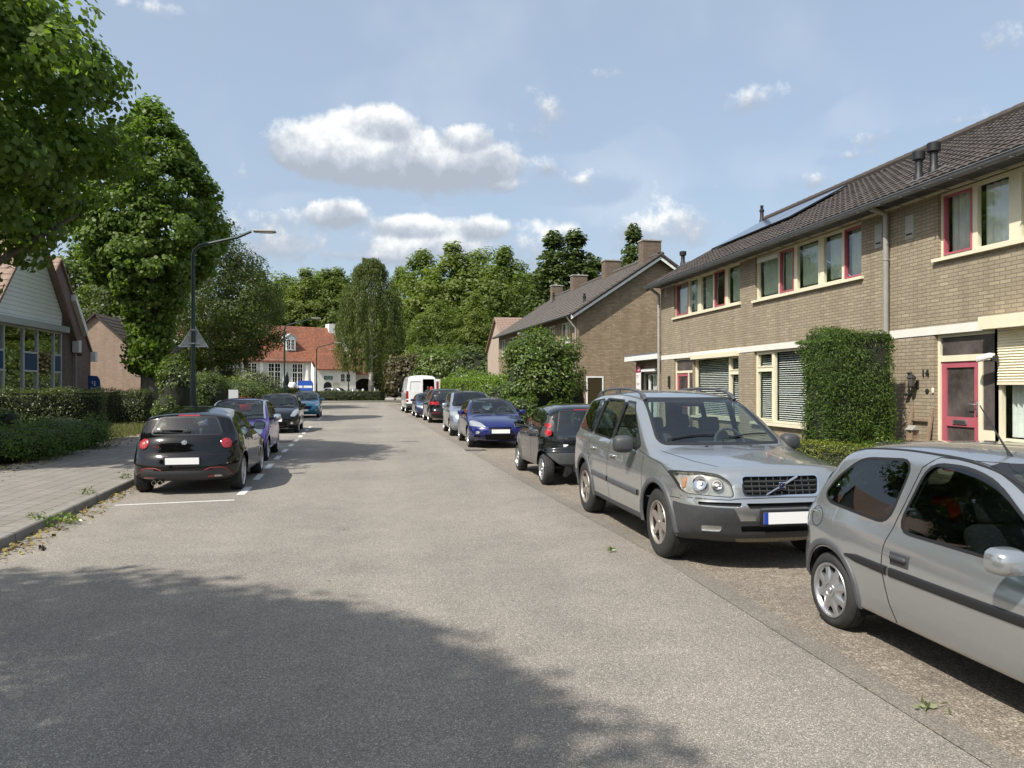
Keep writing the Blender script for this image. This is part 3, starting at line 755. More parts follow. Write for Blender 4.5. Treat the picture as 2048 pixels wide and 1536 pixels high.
def hatch(L, W, H, fa, ra, tyre, hood=.80, cowl=(1.1, .95), rf=(1.95, .97), rr=(3.3, .97), tail=.9, **kw):
    """a small family car outline from a few measures"""
    cx, cz = cowl; n = kw.pop('nose', .55)
    d = dict(L=L, W=W, H=H, axles=(fa, ra), tyre=tyre, rim=tyre * .7, tyre_w=.195, rim_style=('mid', 5), zc=.62, spine=(fa, ra - .1), res=.04, nl=10, p=2.4,
        prof=[(.45, .19, .06), (.16, .22, .3), (.03, .34, .4), (0, .48, .42), (.05, n + .08, .4), (.16, hood - .09, .3), (.38, hood, .2), (cx * .75, (hood + cz) / 2 + .03, .14), (cx, cz, .12), (cx + .12, cz + .04, .12), (rf[0] - .15, H * rf[1] - .06, .13), (rf[0], H * rf[1], .13), ((rf[0] + rr[0]) / 2, H, .13), (rr[0], H * rr[1], .13), (rr[0] + .14, H * rr[1] - .07, .14), (L - (L - rr[0]) * .42, (H + tail) / 2 + .06, .2), (L - .13, tail, .26), (L - .08, .72, .3), (L, .58, .33), (L, .42, .33), (L - .08, .28, .25), (L - .4, .21, .06)],
        belt=[0, hood * .92, cx, cz - .03, ra, cz + .06, L, cz + .08], roof=.70, sect=[.90, .94, .98, 1.0, 1.0, .98, .93],
        plan=[0, .86, .4, .95, fa, .99, L / 2, 1.0, ra, .99, L - .4, .95, L, .88], flare=.015, cabin=(cx + .1, L - .25), seats=(cx + 1.0, cx + 1.75))
    b = cz; t = H * .925; x0 = cx + .42; x1 = rr[0] + .05; m = (x0 + x1) / 2 + .1
    d['side_glass'] = [[(x0 - .05, b + .03), (m - .05, b + .045), (m - .08, t), (rf[0] + .18, t - .01)], [(m + .05, b + .047), (x1 + .15, b + .075), (x1 - .12, t - .03), (m + .02, t)]]
    d['windscreen'] = (cz + .03, H * rf[1] - .02, W * .80, W * .62, cx, rf[0] + .25)
    d['rear_screen'] = (tail + .07, H * rr[1] - .06, W * .68, W * .56, rr[0] - .1, L)
    d['seams'] = [[(m, .22), (m, .6), (m, b + .03)], [(cx + .25, .24), (cx + .27, .6), (cx + .3, b)], [(x1 + .05, b + .05), (ra - .25, .7), (ra - .42, .3)]]
    d['handles'] = [(m - .18, b - .13, .16)]; d['mirror'] = (cx + .55, b, (.21, .15, .13), None)
    d['inlay'] = []
    d.update(kw); return d
def SPEC_C1():
    d = hatch(3.43, .815, 1.465, .70, 3.04, .285, hood=.80, cowl=(.92, .98), rf=(1.65, .97), rr=(3.0, .97), tail=.98, tail_x=0)
    d.update(nl=14, res=.028, rim_style=('slim', 9), rim=.19, rear_screen=(.84, 1.34, .56, .46, 2.9, 3.5), rglass=G_CAR,
        prof=d['prof'][:13] + [(2.95, 1.425, .13), (3.10, 1.37, .13), (3.17, 1.28, .15), (3.28, 1.05, .2), (3.33, .86, .24), (3.36, .70, .28), (3.42, .62, .30), (3.43, .48, .30), (3.40, .34, .22), (3.30, .30, .06)], inset=.0, arch_gap=.055,
        side_glass=[[(1.22, 1.0), (2.10, 1.02), (2.08, 1.36), (1.85, 1.355)], [(2.18, 1.02), (2.86, 1.07), (2.92, 1.16), (2.80, 1.30), (2.20, 1.36)]],
        seams=[[(2.13, .24), (2.14, .6), (2.13, 1.0)], [(1.15, .24), (1.18, .9)], [(2.9, 1.0), (2.78, .7), (2.66, .4)]], handles=[(2.0, .84, .15), (2.78, .88, .13)],
        inlay=[('lamp_cluster', rpoly([(.59, .88), (.90, .88), (.86, 1.30), (.66, 1.33), (.57, 1.12)], .05), 'front', 1, (2.85, 3.5), G_LENS, 0),
               ('tail_reflector', circ(.675, 1.08, .045), 'front', 1, (2.8, 3.5), RED_LIGHT, .0, 'lamp_cluster'),
               ('tail_reflector', circ(.69, .96, .055, ry=.06), 'front', 1, (2.8, 3.5), RED_LIGHT, .0, 'lamp_cluster'),
               ('brake_light', rpoly([(-.2, 1.345), (.2, 1.345), (.2, 1.372), (-.2, 1.372)], .008), 'front', 0, (2.7, 3.4), RED_LENS, 0),
               ('bumper_insert', rpoly([(-.74, .40), (.74, .40), (.74, .60), (-.74, .60)], .05), 'front', 0, (3.22, 3.5), GREY_PLASTIC, .0),
               ('fog_lamp', rpoly([(-.60, .50), (-.42, .50), (-.42, .535), (-.60, .535)], .015), 'front', 0, (3.0, 3.5), RED_LENS, -.004, 'bumper_insert')],
        rear_seams=[[(0, .69), (.50, .69), (.575, .80), (.58, 1.25), (.50, 1.36)]], plates=[('rear', .335, .52, .11, 0, 'y')], antenna=(1.9, 0, .2, 40), wipers=False)
    return d
def SPEC_FOCUS():
    d = hatch(4.17, .86, 1.43, .87, 3.48, .315, hood=.80, cowl=(1.2, .95), rf=(2.05, .965), rr=(3.4, .965), tail=.92)
    d.update(nl=12, rim=.235, rim_style=('twin', 5), rim_mat=CHROME, glass=G_CAR,
        inlay=[('headlight', rpoly([(.40, .625), (.82, .655), (.82, .80), (.70, .80), (.52, .74)], .03), 'front', 1, (0, .75), LAMP_IN, .012),
               ('fog_lamp', circ(.64, .475, .055, ry=.042), 'front', 1, (0, .6), LAMP_IN, .006),
               ('grille', rpoly([(-.32, .56), (.32, .56), (.34, .62), (-.34, .62)], .02), 'front', 0, (0, .5), DARKHOLE, .02),
               ('air_intake', rpoly([(-.40, .26), (.40, .26), (.44, .42), (-.44, .42)], .03), 'front', 0, (0, .6), DARKHOLE, .03),
               ('side_intake', rpoly([(.56, .33), (.72, .34), (.72, .395), (.58, .40)], .015), 'front', 1, (0, .6), DARKHOLE, .02)],
        top_seams=[[(.42, .30), (.60, .7), (.70, 1.15)]], plates=[('front', .51, .52, .11, 0, 'n')], wiper_pts=[(.05, .62, .02), (-.62, -.05, .02)], antenna=(2.1, 0, .12, 50))
    return d
def SPEC_500():
    d = hatch(3.55, .815, 1.49, .73, 3.03, .29, hood=.83, cowl=(1.0, .98), rf=(1.72, .965), rr=(2.85, .965), tail=.98, nose=.60)
    d.update(nl=12, roof=.70, rim_style=('slim', 9),
        inlay=[('headlight_rim', circ(.575, .735, .115), 'front', 1, (0, .8), CHROME, 0), ('headlight', circ(.575, .735, .098), 'front', 1, (0, .8), LAMP_IN, .012, 'headlight_rim'),
               ('fog_lamp', circ(.60, .55, .05), 'front', 1, (0, .7), LAMP_IN, .004), ('side_lamp', circ(.60, .44, .042, ry=.022), 'front', 1, (0, .7), LAMP_IN, .003),
               ('air_intake', rpoly([(-.34, .30), (.34, .30), (.38, .42), (-.38, .42)], .04), 'front', 0, (0, .6), DARKHOLE, .02)],
        strips=[('roof_strip', [(.66, 1.18), (.60, 1.5), (.565, 1.8), (.55, 2.4), (.55, 2.9)], 'top', (1, -1), .05, .008, WHITE_PLASTIC)],
        mirror=(1.5, .97, (.21, .16, .13), CHROME), handle_mat=CHROME, glass=G_CAR, swheel_mat=CABIN_LT, seat_mat=CABIN_LT)
    return d
def SPEC_SWIFT():
    d = hatch(3.70, .845, 1.51, .78, 3.16, .30, hood=.88, cowl=(.98, 1.0), rf=(1.68, .975), rr=(3.1, .965), tail=.98, nose=.62)
    d.update(roof=.74, inlay=[('headlight', rpoly([(.53, .66), (.70, .64), (.83, .80), (.80, .93), (.66, .90)], .04), 'front', 1, (0, .9), LAMP_IN, .01),
        ('fog_lamp', circ(.60, .40, .05), 'front', 1, (0, .6), LAMP_IN, .004), ('air_intake', rpoly([(-.42, .30), (.42, .30), (.46, .56), (-.46, .56)], .05), 'front', 0, (0, .6), DARKHOLE, .02)],
        glass=G_CAR, plates=[('front', .52, .52, .11, 0, 'n')])
    return d
def SPEC_FIESTA():
    d = hatch(4.04, .87, 1.48, .84, 3.33, .31, hood=.84, cowl=(1.1, .98), rf=(2.0, .965), rr=(3.2, .965), tail=.98, nose=.58)
    d.update(inlay=[('headlight', rpoly([(.50, .70), (.84, .72), (.84, .82), (.68, .80)], .03), 'front', 1, (0, .8), LAMP_IN, .01),
        ('fog_lamp', circ(.68, .46, .055), 'front', 1, (0, .6), LAMP_IN, .004), ('grille', rpoly([(-.36, .50), (.36, .50), (.46, .68), (-.46, .68)], .04), 'front', 0, (0, .6), DARKHOLE, .02)], glass=G_CAR, plates=[('front', .45, .52, .11, 0, 'n')])
    return d
def SPEC_MPV():
    d = hatch(4.20, .86, 1.62, .82, 3.50, .31, hood=.90, cowl=(1.0, 1.05), rf=(1.85, .97), rr=(3.6, .965), tail=1.0, nose=.6)
    d.update(roof=.74, wglass=G_BLUE, inlay=[('headlight', rpoly([(.45, .72), (.84, .74), (.84, .90), (.60, .88)], .03), 'front', 1, (0, .8), LAMP_IN, .01),
        ('air_intake', rpoly([(-.36, .30), (.36, .30), (.40, .46), (-.40, .46)], .04), 'front', 0, (0, .6), DARKHOLE, .02)], rim_mat=ALLOY)
    return d
def SPEC_TIGUAN():
    d = hatch(4.45, .90, 1.68, .88, 3.48, .35, hood=.98, cowl=(1.15, 1.10), rf=(2.0, .97), rr=(3.85, .965), tail=1.08, nose=.66)
    d.update(inlay=[('tail_light', rpoly([(.42, .90), (1.0, .90), (1.0, 1.05), (.46, 1.05)], .03), 'front', 1, (3.8, 4.5), RED_LIGHT, 0),
        ('reflector', rpoly([(.40, .50), (.80, .50), (.80, .525), (.40, .525)], .008), 'front', 1, (3.8, 4.5), RED_LENS, 0)], rim=.24, glass=G_CAR, plates=[('rear', .78, .52, .11, 0, 'n')], wipers=False,
        strips=[('roof_rail', [(.60, 1.9), (.60, 2.4), (.59, 3.2), (.58, 3.85)], 'top', (1, -1), .035, .04, ALLOY)])
    return d
def SPEC_SEDAN():
    d = hatch(4.32, .87, 1.42, .78, 3.44, .31, hood=.80, cowl=(1.3, .94), rf=(2.1, .965), rr=(3.3, .965), tail=.95, nose=.55)
    d.update(inlay=[('headlight', rpoly([(.44, .60), (.82, .62), (.82, .72), (.48, .72)], .03), 'front', 1, (0, .8), LAMP_IN, .0)])
    return d
# ================================================================ SURFACES
def wallvec(t):
    """object-space (along wall, up) coordinates for axis aligned walls"""
    tc = t.n('ShaderNodeTexCoord'); s = t.n('ShaderNodeSeparateXYZ'); t.link(tc.outputs['Object'], s.inputs[0])
    sn = t.n('ShaderNodeSeparateXYZ'); t.link(tc.outputs['Normal'], sn.inputs[0])
    m = t.math('GREATER_THAN', t.math('ABSOLUTE', sn.outputs[0]), .6)
    u = t.math('ADD', t.math('MULTIPLY', s.outputs[1], m), t.math('MULTIPLY', s.outputs[0], t.math('SUBTRACT', 1.0, m)))
    c = t.n('ShaderNodeCombineXYZ'); t.link(u, c.inputs[0]); t.link(s.outputs[2], c.inputs[1])
    return c.outputs[0], tc.outputs['Object']
def mat_brick(name, c1, c2, mortar, bw=.22, bh=.07, mw=.011, stain=.25, bump=.5):
    t = newmat(name); v, o = wallvec(t)
    b = t.n('ShaderNodeTexBrick', offset=.5); t.link(v, b.inputs['Vector'])
    for k, x in (('Color1', (0, 0, 0, 1)), ('Color2', (1, 1, 1, 1)), ('Mortar', (.5, .5, .5, 1)), ('Scale', 1.0), ('Mortar Size', mw), ('Mortar Smooth', .3), ('Bias', 0.0), ('Brick Width', bw), ('Row Height', bh)): b.inputs[k].default_value = x
    g = t.n('ShaderNodeSeparateColor'); t.link(b.outputs[0], g.inputs[0])
    mid = tuple((x + y) / 2 for x, y in zip(c1, c2))
    col = t.ramp(g.outputs[0], [(0, c1), (.45, mid), (.8, c2), (1, tuple(x * 1.25 for x in c2))])
    n1 = t.noise(o, 26, 5, .7); col = t.mix(.45, col, t.ramp(n1, [(.25, tuple(x * .55 for x in mid)), (.75, tuple(min(1, x * 1.35) for x in mid))]))
    col = t.mix(b.outputs[1], col, mortar)
    mp = t.n('ShaderNodeMapping'); t.link(o, mp.inputs[0]); mp.inputs['Scale'].default_value = (2.2, 2.2, .22); n4 = t.noise(mp.outputs[0], 1.0, 5, .7)
    col = t.mix(1.0, col, t.ramp(n4, [(.32, (.80, .79, .77)), (.55, (1.0, 1.0, 1.0)), (.75, (1.10, 1.09, 1.07))]), 'MULTIPLY'); n2 = t.noise(o, .55, 6, .65); col = t.mix(t.math('MULTIPLY', n2, stain), col, tuple(x * .5 for x in mid))
    h = t.math('ADD', t.math('MULTIPLY', b.outputs[1], -1.0), t.math('MULTIPLY', n1, .5))
    return t.out(t.bsdf(col, .88, t.bump(h, bump, .012)))
BRICK_OLIVE = mat_brick('olive_brick', (.285, .230, .155), (.385, .320, .222), (.195, .164, .120), bw=.225, bh=.068, mw=.0095)
BRICK_BROWN = mat_brick('brown_brick', (.225, .158, .095), (.40, .295, .185), (.19, .16, .12), bh=.072, mw=.010)
BRICK_PINK = mat_brick('pink_brick', (.32, .215, .150), (.41, .290, .21), (.34, .28, .23), bh=.075)
BRICK_MAUVE = mat_brick('mauve_brick', (.17, .115, .10), (.25, .175, .155), (.12, .11, .10), bh=.075)
BRICK_CHIM = mat_brick('chimney_brick', (.13, .09, .06), (.24, .17, .12), (.10, .09, .075), bh=.07)
PLASTER_TAN = simple('tan_render', (.42, .33, .26), .9, .12, 1.2, .2, 60)
PLASTER_WHITE = simple('white_render', (.70, .70, .66), .85, .10, .8, .15, 50)
PLASTER_GREY = simple('grey_render', (.52, .52, .48), .85, .08, .8, .15, 50)
def mat_tiles(name, c1, c2, moss=(.12, .11, .07), rough=.8):
    t = newmat(name); o = t.obj()
    n1 = t.noise(o, 5, 6, .7); n2 = t.noise(o, .6, 4, .6); n3 = t.noise(o, 40, 3, .6)
    col = t.ramp(n1, [(.3, c1), (.7, c2)]); col = t.mix(t.math('MULTIPLY', t.ramp(n2, [(.45, (0, 0, 0)), (.7, (1, 1, 1))]), .45), col, moss)
    col = t.mix(.3, col, t.ramp(n3, [(.3, tuple(x * .6 for x in c1)), (.75, tuple(min(1, x * 1.5) for x in c2))]))
    return t.out(t.bsdf(col, rough, t.bump(n3, .3, .006)))
TILE_DARK = mat_tiles('dark_roof_tile', (.040, .032, .028), (.078, .062, .054), (.085, .072, .05))
TILE_GREY = mat_tiles('grey_roof_tile', (.062, .053, .047), (.115, .098, .086))
TILE_MOSSY = mat_tiles('mossy_roof_tile', (.16, .10, .075), (.30, .21, .16), (.22, .19, .13))
def mat_flat_tiles(name, c1, c2, c3, w=.24, h=.30):
    """pantile courses on a plain roof slab: object x across, course from height"""
    t = newmat(name); o = t.obj(); s = t.n('ShaderNodeSeparateXYZ'); t.link(o, s.inputs[0])
    c = t.n('ShaderNodeCombineXYZ'); t.link(s.outputs[0], c.inputs[0]); t.link(t.math('MULTIPLY', s.outputs[2], 1.3), c.inputs[1])
    b = t.n('ShaderNodeTexBrick', offset=.0); t.link(c.outputs[0], b.inputs['Vector'])
    for k, x in (('Color1', (0, 0, 0, 1)), ('Color2', (1, 1, 1, 1)), ('Mortar', (.0, .0, .0, 1)), ('Scale', 1.0), ('Mortar Size', .035), ('Mortar Smooth', .8), ('Brick Width', w), ('Row Height', h)): b.inputs[k].default_value = x
    g = t.n('ShaderNodeSeparateColor'); t.link(b.outputs[0], g.inputs[0])
    big = t.noise(o, .22, 5, .7); mid = t.noise(o, 2.5, 4, .75)
    col = t.ramp(t.math('ADD', t.math('MULTIPLY', g.outputs[0], .35), t.math('MULTIPLY', mid, .75)), [(.25, c1), (.55, c2), (.85, c3)])
    col = t.mix(t.ramp(big, [(.42, (0, 0, 0)), (.62, (.75, .75, .75))]), col, c1)
    col = t.mix(t.math('MULTIPLY', b.outputs[1], .55), col, tuple(x * .35 for x in c1))
    wv = t.math('SINE', t.math('MULTIPLY', s.outputs[0], 2 * PI / w))
    return t.out(t.bsdf(col, .8, t.bump(t.math('SUBTRACT', t.math('MULTIPLY', wv, .5), b.outputs[1]), .8, .05)))
TILE_ORANGE = mat_flat_tiles('orange_roof_tile', (.20, .085, .055), (.36, .125, .06), (.50, .20, .11))
CREAM = simple('cream_paint', (.74, .68, .50), .45, .05, 3)
CREAM_LT = simple('white_concrete_band', (.72, .69, .62), .7, .07, 4, .1, 60)
WHITE_PAINT = simple('white_paint', (.78, .78, .75), .45, .05, 3)
RED_PAINT = simple('raspberry_paint', (.42, .105, .135), .4, .08, 6)
ZINC = simple('zinc_gutter', (.20, .21, .22), .5, .12, 4, Metallic=.35)
GREY_PIPE = simple('grey_pipe', (.30, .285, .26), .5, .12, 3)
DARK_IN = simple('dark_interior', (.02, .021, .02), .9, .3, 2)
BLIND = simple('blind_slat', (.80, .80, .76), .5)
CURTAIN = simple('green_grey_curtain', (.50, .58, .48), .9, .1, 4)
CURTAIN_W = simple('white_net_curtain', (.72, .74, .71), .9, .1, 4)
OBSCURE = simple('obscure_glass', (.09, .075, .07), .12, .55, 2.2, .25, 220, Specular_IOR_Level=.8)
METAL_DARK = simple('wrought_iron', (.02, .02, .02), .55)
WOOD = simple('weathered_wood', (.25, .18, .12), .8, .25, 14, .2, 60)
CONCRETE = simple('concrete', (.36, .34, .30), .85, .15, 3, .3, 90)
LAMP_GREEN = simple('dark_green_paint', (.008, .030, .020), .35, .1, 4)
BLUE_PANEL = simple('blue_panel', (.008, .05, .12), .6)
ALU = simple('aluminium_frame', (.55, .56, .55), .4, Metallic=.3)
WHITE_CLAD = None
def _clad():
    t = newmat('white_cladding'); o = t.obj(); s = t.n('ShaderNodeSeparateXYZ'); t.link(o, s.inputs[0])
    f = t.math('FRACT', t.math('MULTIPLY', s.outputs[2], 1 / .19))
    line = t.math('LESS_THAN', f, .07); n = t.noise(o, 1.1, 4, .6)
    c = t.ramp(n, [(.3, (.76, .79, .75)), (.7, (.84, .86, .82))]); c = t.mix(line, c, (.16, .17, .16))
    return t.out(t.bsdf(c, .55, t.bump(f, .3, .02)))
WHITE_CLAD = _clad()
def _solar():
    t = newmat('solar_cells'); o = t.obj(); s = t.n('ShaderNodeSeparateXYZ'); t.link(o, s.inputs[0])
    a = t.math('LESS_THAN', t.math('FRACT', t.math('MULTIPLY', s.outputs[1], 6.2)), .05)
    c = t.mix(a, (.03, .045, .075), (.25, .27, .3))
    return t.out(t.bsdf(c, .13, None, Specular_IOR_Level=.6))
SOLAR = _solar()
def _asphalt(name, base, chip, dark, tint=0.0, s1=125, contrast=1.0, bricks=False):
    t = newmat(name); o = t.pos()
    v = t.n('ShaderNodeTexVoronoi', feature='F1'); t.link(o, v.inputs['Vector']); v.inputs['Scale'].default_value = s1
    rnd = t.n('ShaderNodeSeparateColor'); t.link(v.outputs['Color'], rnd.inputs[0])
    col = t.ramp(rnd.outputs[0], [(0, dark), (.30, tuple((a + b) / 2 for a, b in zip(dark, base))), (.55, base), (.84, tuple(x * 1.2 for x in base)), (.93, chip), (1.0, tuple(min(1, x * 1.35) for x in chip))])
    big = t.noise(o, .28, 6, .6); mid = t.noise(o, 2.6, 4, .65); fine = t.noise(o, 34, 3, .6)
    col = t.mix(1.0, col, t.ramp(big, [(.32, (.83, .83, .84)), (.5, (1.0, 1.0, 1.0)), (.68, (1.10, 1.09, 1.07))]), 'MULTIPLY')
    col = t.mix(1.0, col, t.ramp(mid, [(.3, (.90, .90, .90)), (.7, (1.08, 1.07, 1.06))]), 'MULTIPLY')
    col = t.mix(1.0, col, t.ramp(fine, [(.25, (.82, .82, .82)), (.75, (1.14, 1.13, 1.12))]), 'MULTIPLY')
    # worn, darker wheel tracks running with the street, broken up by noise
    s = t.n('ShaderNodeSeparateXYZ'); t.link(o, s.inputs[0])
    w = t.math('SINE', t.math('ADD', t.math('MULTIPLY', s.outputs[0], 3.3), t.math('MULTIPLY', big, 2.5)))
    col = t.mix(1.0, col, t.ramp(w, [(.0, (.965, .965, .965)), (1, (1.03, 1.03, 1.03))]), 'MULTIPLY')
    if bricks:
        wv = t.n('ShaderNodeVectorMath', operation='ADD'); nz = t.n('ShaderNodeTexNoise', i_Scale=1.7, i_Detail=3); t.link(o, nz.inputs['Vector']); sc = t.n('ShaderNodeVectorMath', operation='SCALE', i_Scale=.06); t.link(nz.outputs['Color'], sc.inputs[0]); t.link(o, wv.inputs[0]); t.link(sc.outputs[0], wv.inputs[1])
        b = t.n('ShaderNodeTexBrick', offset=.5); t.link(wv.outputs[0], b.inputs['Vector'])
        for k, x in (('Color1', (.78, .78, .78, 1)), ('Color2', (1.18, 1.18, 1.18, 1)), ('Mortar', (.72, .70, .66, 1)), ('Scale', 1.0), ('Mortar Size', .010), ('Mortar Smooth', .5), ('Brick Width', .205), ('Row Height', .078)): b.inputs[k].default_value = x
        col = t.mix(t.ramp(t.noise(o, 1.3, 4, .7), [(.35, (.15, .15, .15)), (.65, (.85, .85, .85))]), col, t.mix(1.0, col, b.outputs[0], 'MULTIPLY'))
        col = t.mix(t.ramp(t.noise(o, 5.5, 5, .75), [(.50, (0, 0, 0)), (.72, (.55, .55, .55))]), col, (.085, .07, .052))
    h = t.math('ADD', t.math('MULTIPLY', v.outputs['Distance'], -1.4), t.math('MULTIPLY', fine, .5))
    return t.out(t.bsdf(col, .88, t.bump(h, .55, .006)))
ASPHALT = _asphalt('chip_seal_asphalt', (.245, .221, .187), (.42, .39, .34), (.135, .122, .103), s1=185)
GUTTER = _asphalt('worn_edge', (.20, .180, .150), (.29, .265, .225), (.12, .108, .09), s1=150)
def mat_pave(name, c1, c2, joint, bw, bh, mw, rot=0, off=.5, moss=.3, mossc=(.09, .09, .05)):
    t = newmat(name); o = t.pos()
    mp = t.n('ShaderNodeMapping'); t.link(o, mp.inputs[0]); mp.inputs['Rotation'].default_value = (0, 0, rot)
    b = t.n('ShaderNodeTexBrick', offset=off); t.link(mp.outputs[0], b.inputs['Vector'])
    for k, x in (('Color1', (0, 0, 0, 1)), ('Color2', (1, 1, 1, 1)), ('Mortar', (.5, .5, .5, 1)), ('Scale', 1.0), ('Mortar Size', mw), ('Mortar Smooth', .35), ('Brick Width', bw), ('Row Height', bh)): b.inputs[k].default_value = x
    g = t.n('ShaderNodeSeparateColor'); t.link(b.outputs[0], g.inputs[0]); col = t.ramp(g.outputs[0], [(0, c1), (1, c2)])
    n1 = t.noise(o, 70, 4, .7); n2 = t.noise(o, .7, 5, .6); n3 = t.noise(o, 6, 5, .7)
    mid = tuple((x + y) / 2 for x, y in zip(c1, c2))
    col = t.mix(.4, col, t.ramp(n1, [(.25, tuple(x * .6 for x in mid)), (.75, tuple(min(1, x * 1.4) for x in mid))]))
    jf = t.math('MULTIPLY', b.outputs[1], t.ramp(n3, [(.3, (.35, .35, .35)), (.65, (1, 1, 1))]))
    col = t.mix(jf, col, joint)
    col = t.mix(t.math('MULTIPLY', t.ramp(n2, [(.45, (0, 0, 0)), (.75, (1, 1, 1))]), moss), col, mossc)
    col = t.mix(t.math('MULTIPLY', t.ramp(n3, [(.55, (0, 0, 0)), (.8, (1, 1, 1))]), moss * .7), col, tuple(x * 1.5 for x in mid))
    return t.out(t.bsdf(col, .9, t.bump(t.math('ADD', t.math('MULTIPLY', b.outputs[1], -1), t.math('MULTIPLY', n1, .4)), .6, .008)))
PAVERS = mat_pave('concrete_tiles', (.19, .17, .145), (.25, .225, .195), (.055, .05, .038), .30, .30, .011, PI / 2)
BRICKS_ST = _asphalt('worn_clinkers', (.245, .210, .165), (.39, .345, .285), (.12, .10, .078), s1=110, bricks=True)
def _kerb():
    t = newmat('kerb_concrete'); o = t.pos(); s = t.n('ShaderNodeSeparateXYZ'); t.link(o, s.inputs[0]); n = t.noise(o, 2.2, 6, .7); m = t.noise(o, 45, 4, .7)
    c = t.ramp(n, [(.3, (.13, .115, .095)), (.55, (.225, .205, .175)), (.75, (.29, .27, .235))]); c = t.mix(.4, c, t.ramp(m, [(.3, (.12, .11, .09)), (.7, (.36, .34, .30))]))
    j = t.math('LESS_THAN', t.math('ABSOLUTE', t.math('SUBTRACT', t.math('FRACT', s.outputs[1]), .5)), .009); c = t.mix(t.math('MULTIPLY', j, .85), c, (.035, .032, .022))
    low = t.n('ShaderNodeMapRange', i_1=.0, i_2=.05); t.link(s.outputs[2], low.inputs[0])
    return t.out(t.bsdf(c, .9, t.bump(m, .4, .01)))
KERB = _kerb()
def _paint():
    t = newmat('road_paint'); o = t.pos(); n = t.noise(o, 42, 4, .75); n2 = t.noise(o, 3, 3)
    col = t.ramp(t.math('ADD', t.math('MULTIPLY', n, .8), t.math('MULTIPLY', n2, .2)), [(.34, (.26, .24, .21)), (.46, (.62, .61, .57)), (.7, (.74, .73, .70))])
    return t.out(t.bsdf(col, .8, t.bump(n, .4, .004)))
ROADPAINT = _paint()
def _soil(name, c1, c2, c3, s=1.0):
    t = newmat(name); o = t.pos(); n = t.noise(o, 3 * s, 6, .7); m = t.noise(o, 60 * s, 4, .7)
    col = t.ramp(n, [(.3, c1), (.55, c2), (.75, c3)]); col = t.mix(.5, col, t.ramp(m, [(.3, tuple(x * .5 for x in c2)), (.7, tuple(x * 1.6 for x in c2))]))
    return t.out(t.bsdf(col, .95, t.bump(m, .7, .02)))
GRASSY = _soil('lawn_soil', (.045, .055, .018), (.075, .085, .028), (.14, .125, .06))
SOIL = _soil('garden_soil', (.045, .035, .022), (.075, .058, .038), (.11, .09, .055))

def mat_leaf(name, cols, trans=.35, rough=.45, spec=.5):
    """cols: dark, mid, light ; each leaf takes its own tone"""
    t = newmat(name); g = t.n('ShaderNodeNewGeometry'); r = g.outputs['Random Per Island']
    n = t.noise(t.obj(), .9, 3, .6)
    f = t.math('ADD', t.math('MULTIPLY', r, .7), t.math('MULTIPLY', n, .42))
    col = t.ramp(f, [(.15, cols[0]), (.5, cols[1]), (.85, cols[2])] + ([(.93, cols[3])] if len(cols) > 3 else []))
    b = t.bsdf(col, rough, None, Specular_IOR_Level=spec)
    tc = t.mix(1.0, col, (1.35, 1.5, .55), 'MULTIPLY')
    tr = t.n('ShaderNodeBsdfTranslucent'); t.link(tc, tr.inputs[0])
    m = t.n('ShaderNodeMixShader', i_0=trans); t.link(b, m.inputs[1]); t.link(tr.outputs[0], m.inputs[2])
    return t.out(m.outputs[0])
LEAF_LIME = mat_leaf('lime_leaf', [(.078, .128, .022), (.125, .190, .036), (.18, .245, .058), (.22, .27, .09)], .55, .48, .35)
LEAF_BG = mat_leaf('woodland_leaf', [(.080, .118, .024), (.120, .165, .034), (.165, .205, .05)], .5, .5, .4)
LEAF_BG2 = mat_leaf('woodland_leaf_light', [(.10, .135, .026), (.145, .182, .038), (.19, .228, .055)], .5, .5, .4)
LEAF_OAK = mat_leaf('oak_leaf', [(.036, .060, .014), (.06, .090, .020), (.095, .125, .03)], .35, .5, .4)
LEAF_DARK = mat_leaf('dark_leaf', [(.040, .060, .012), (.068, .094, .018), (.105, .135, .03)], .45, .5, .5)
LEAF_WEEP = mat_leaf('birch_leaf', [(.060, .082, .022), (.095, .122, .034), (.135, .160, .05)], .45, .55, .4)
LEAF_YEW = mat_leaf('yew_needle', [(.026, .060, .008), (.060, .112, .014), (.110, .17, .026)], .28, .55, .35)
LEAF_PRIVET = mat_leaf('hedge_leaf', [(.046, .062, .018), (.076, .096, .026), (.125, .145, .042)], .4, .42, .5)
LEAF_BOX = mat_leaf('box_leaf', [(.065, .10, .012), (.12, .155, .018), (.20, .205, .03)], .25, .5, .4)
LEAF_BRIGHT = mat_leaf('laurel_leaf', [(.07, .13, .012), (.12, .20, .02), (.21, .29, .04)], .4, .35, .6)
LEAF_SHRUB = mat_leaf('photinia_leaf', [(.04, .075, .014), (.075, .125, .02), (.15, .20, .035)], .35, .45, .45)
LEAF_MIX = mat_leaf('garden_leaf', [(.045, .082, .014), (.085, .130, .022), (.17, .215, .05)], .3, .45, .5)
LEAF_PALE = mat_leaf('pale_leaf', [(.10, .13, .05), (.17, .20, .09), (.27, .29, .16)], .3, .5, .4)
LEAF_RED = mat_leaf('copper_leaf', [(.045, .038, .016), (.072, .060, .024), (.11, .095, .036)], .2, .5, .4)
LEAF_FALLEN = mat_leaf('fallen_leaf', [(.10, .06, .025), (.20, .15, .05), (.30, .25, .08)], .1, .7, .3)
BLADE = mat_leaf('grass_blade', [(.06, .08, .02), (.12, .14, .035), (.24, .22, .10)], .3, .6, .3)
BARK = simple('grey_bark', (.11, .095, .075), .95, .3, 7, .8, 24)
BARK_BIRCH = simple('birch_bark', (.42, .40, .35), .85, .45, 5, .5, 20)
FOL_CORE = simple('shaded_twigs', (.014, .018, .008), .95)
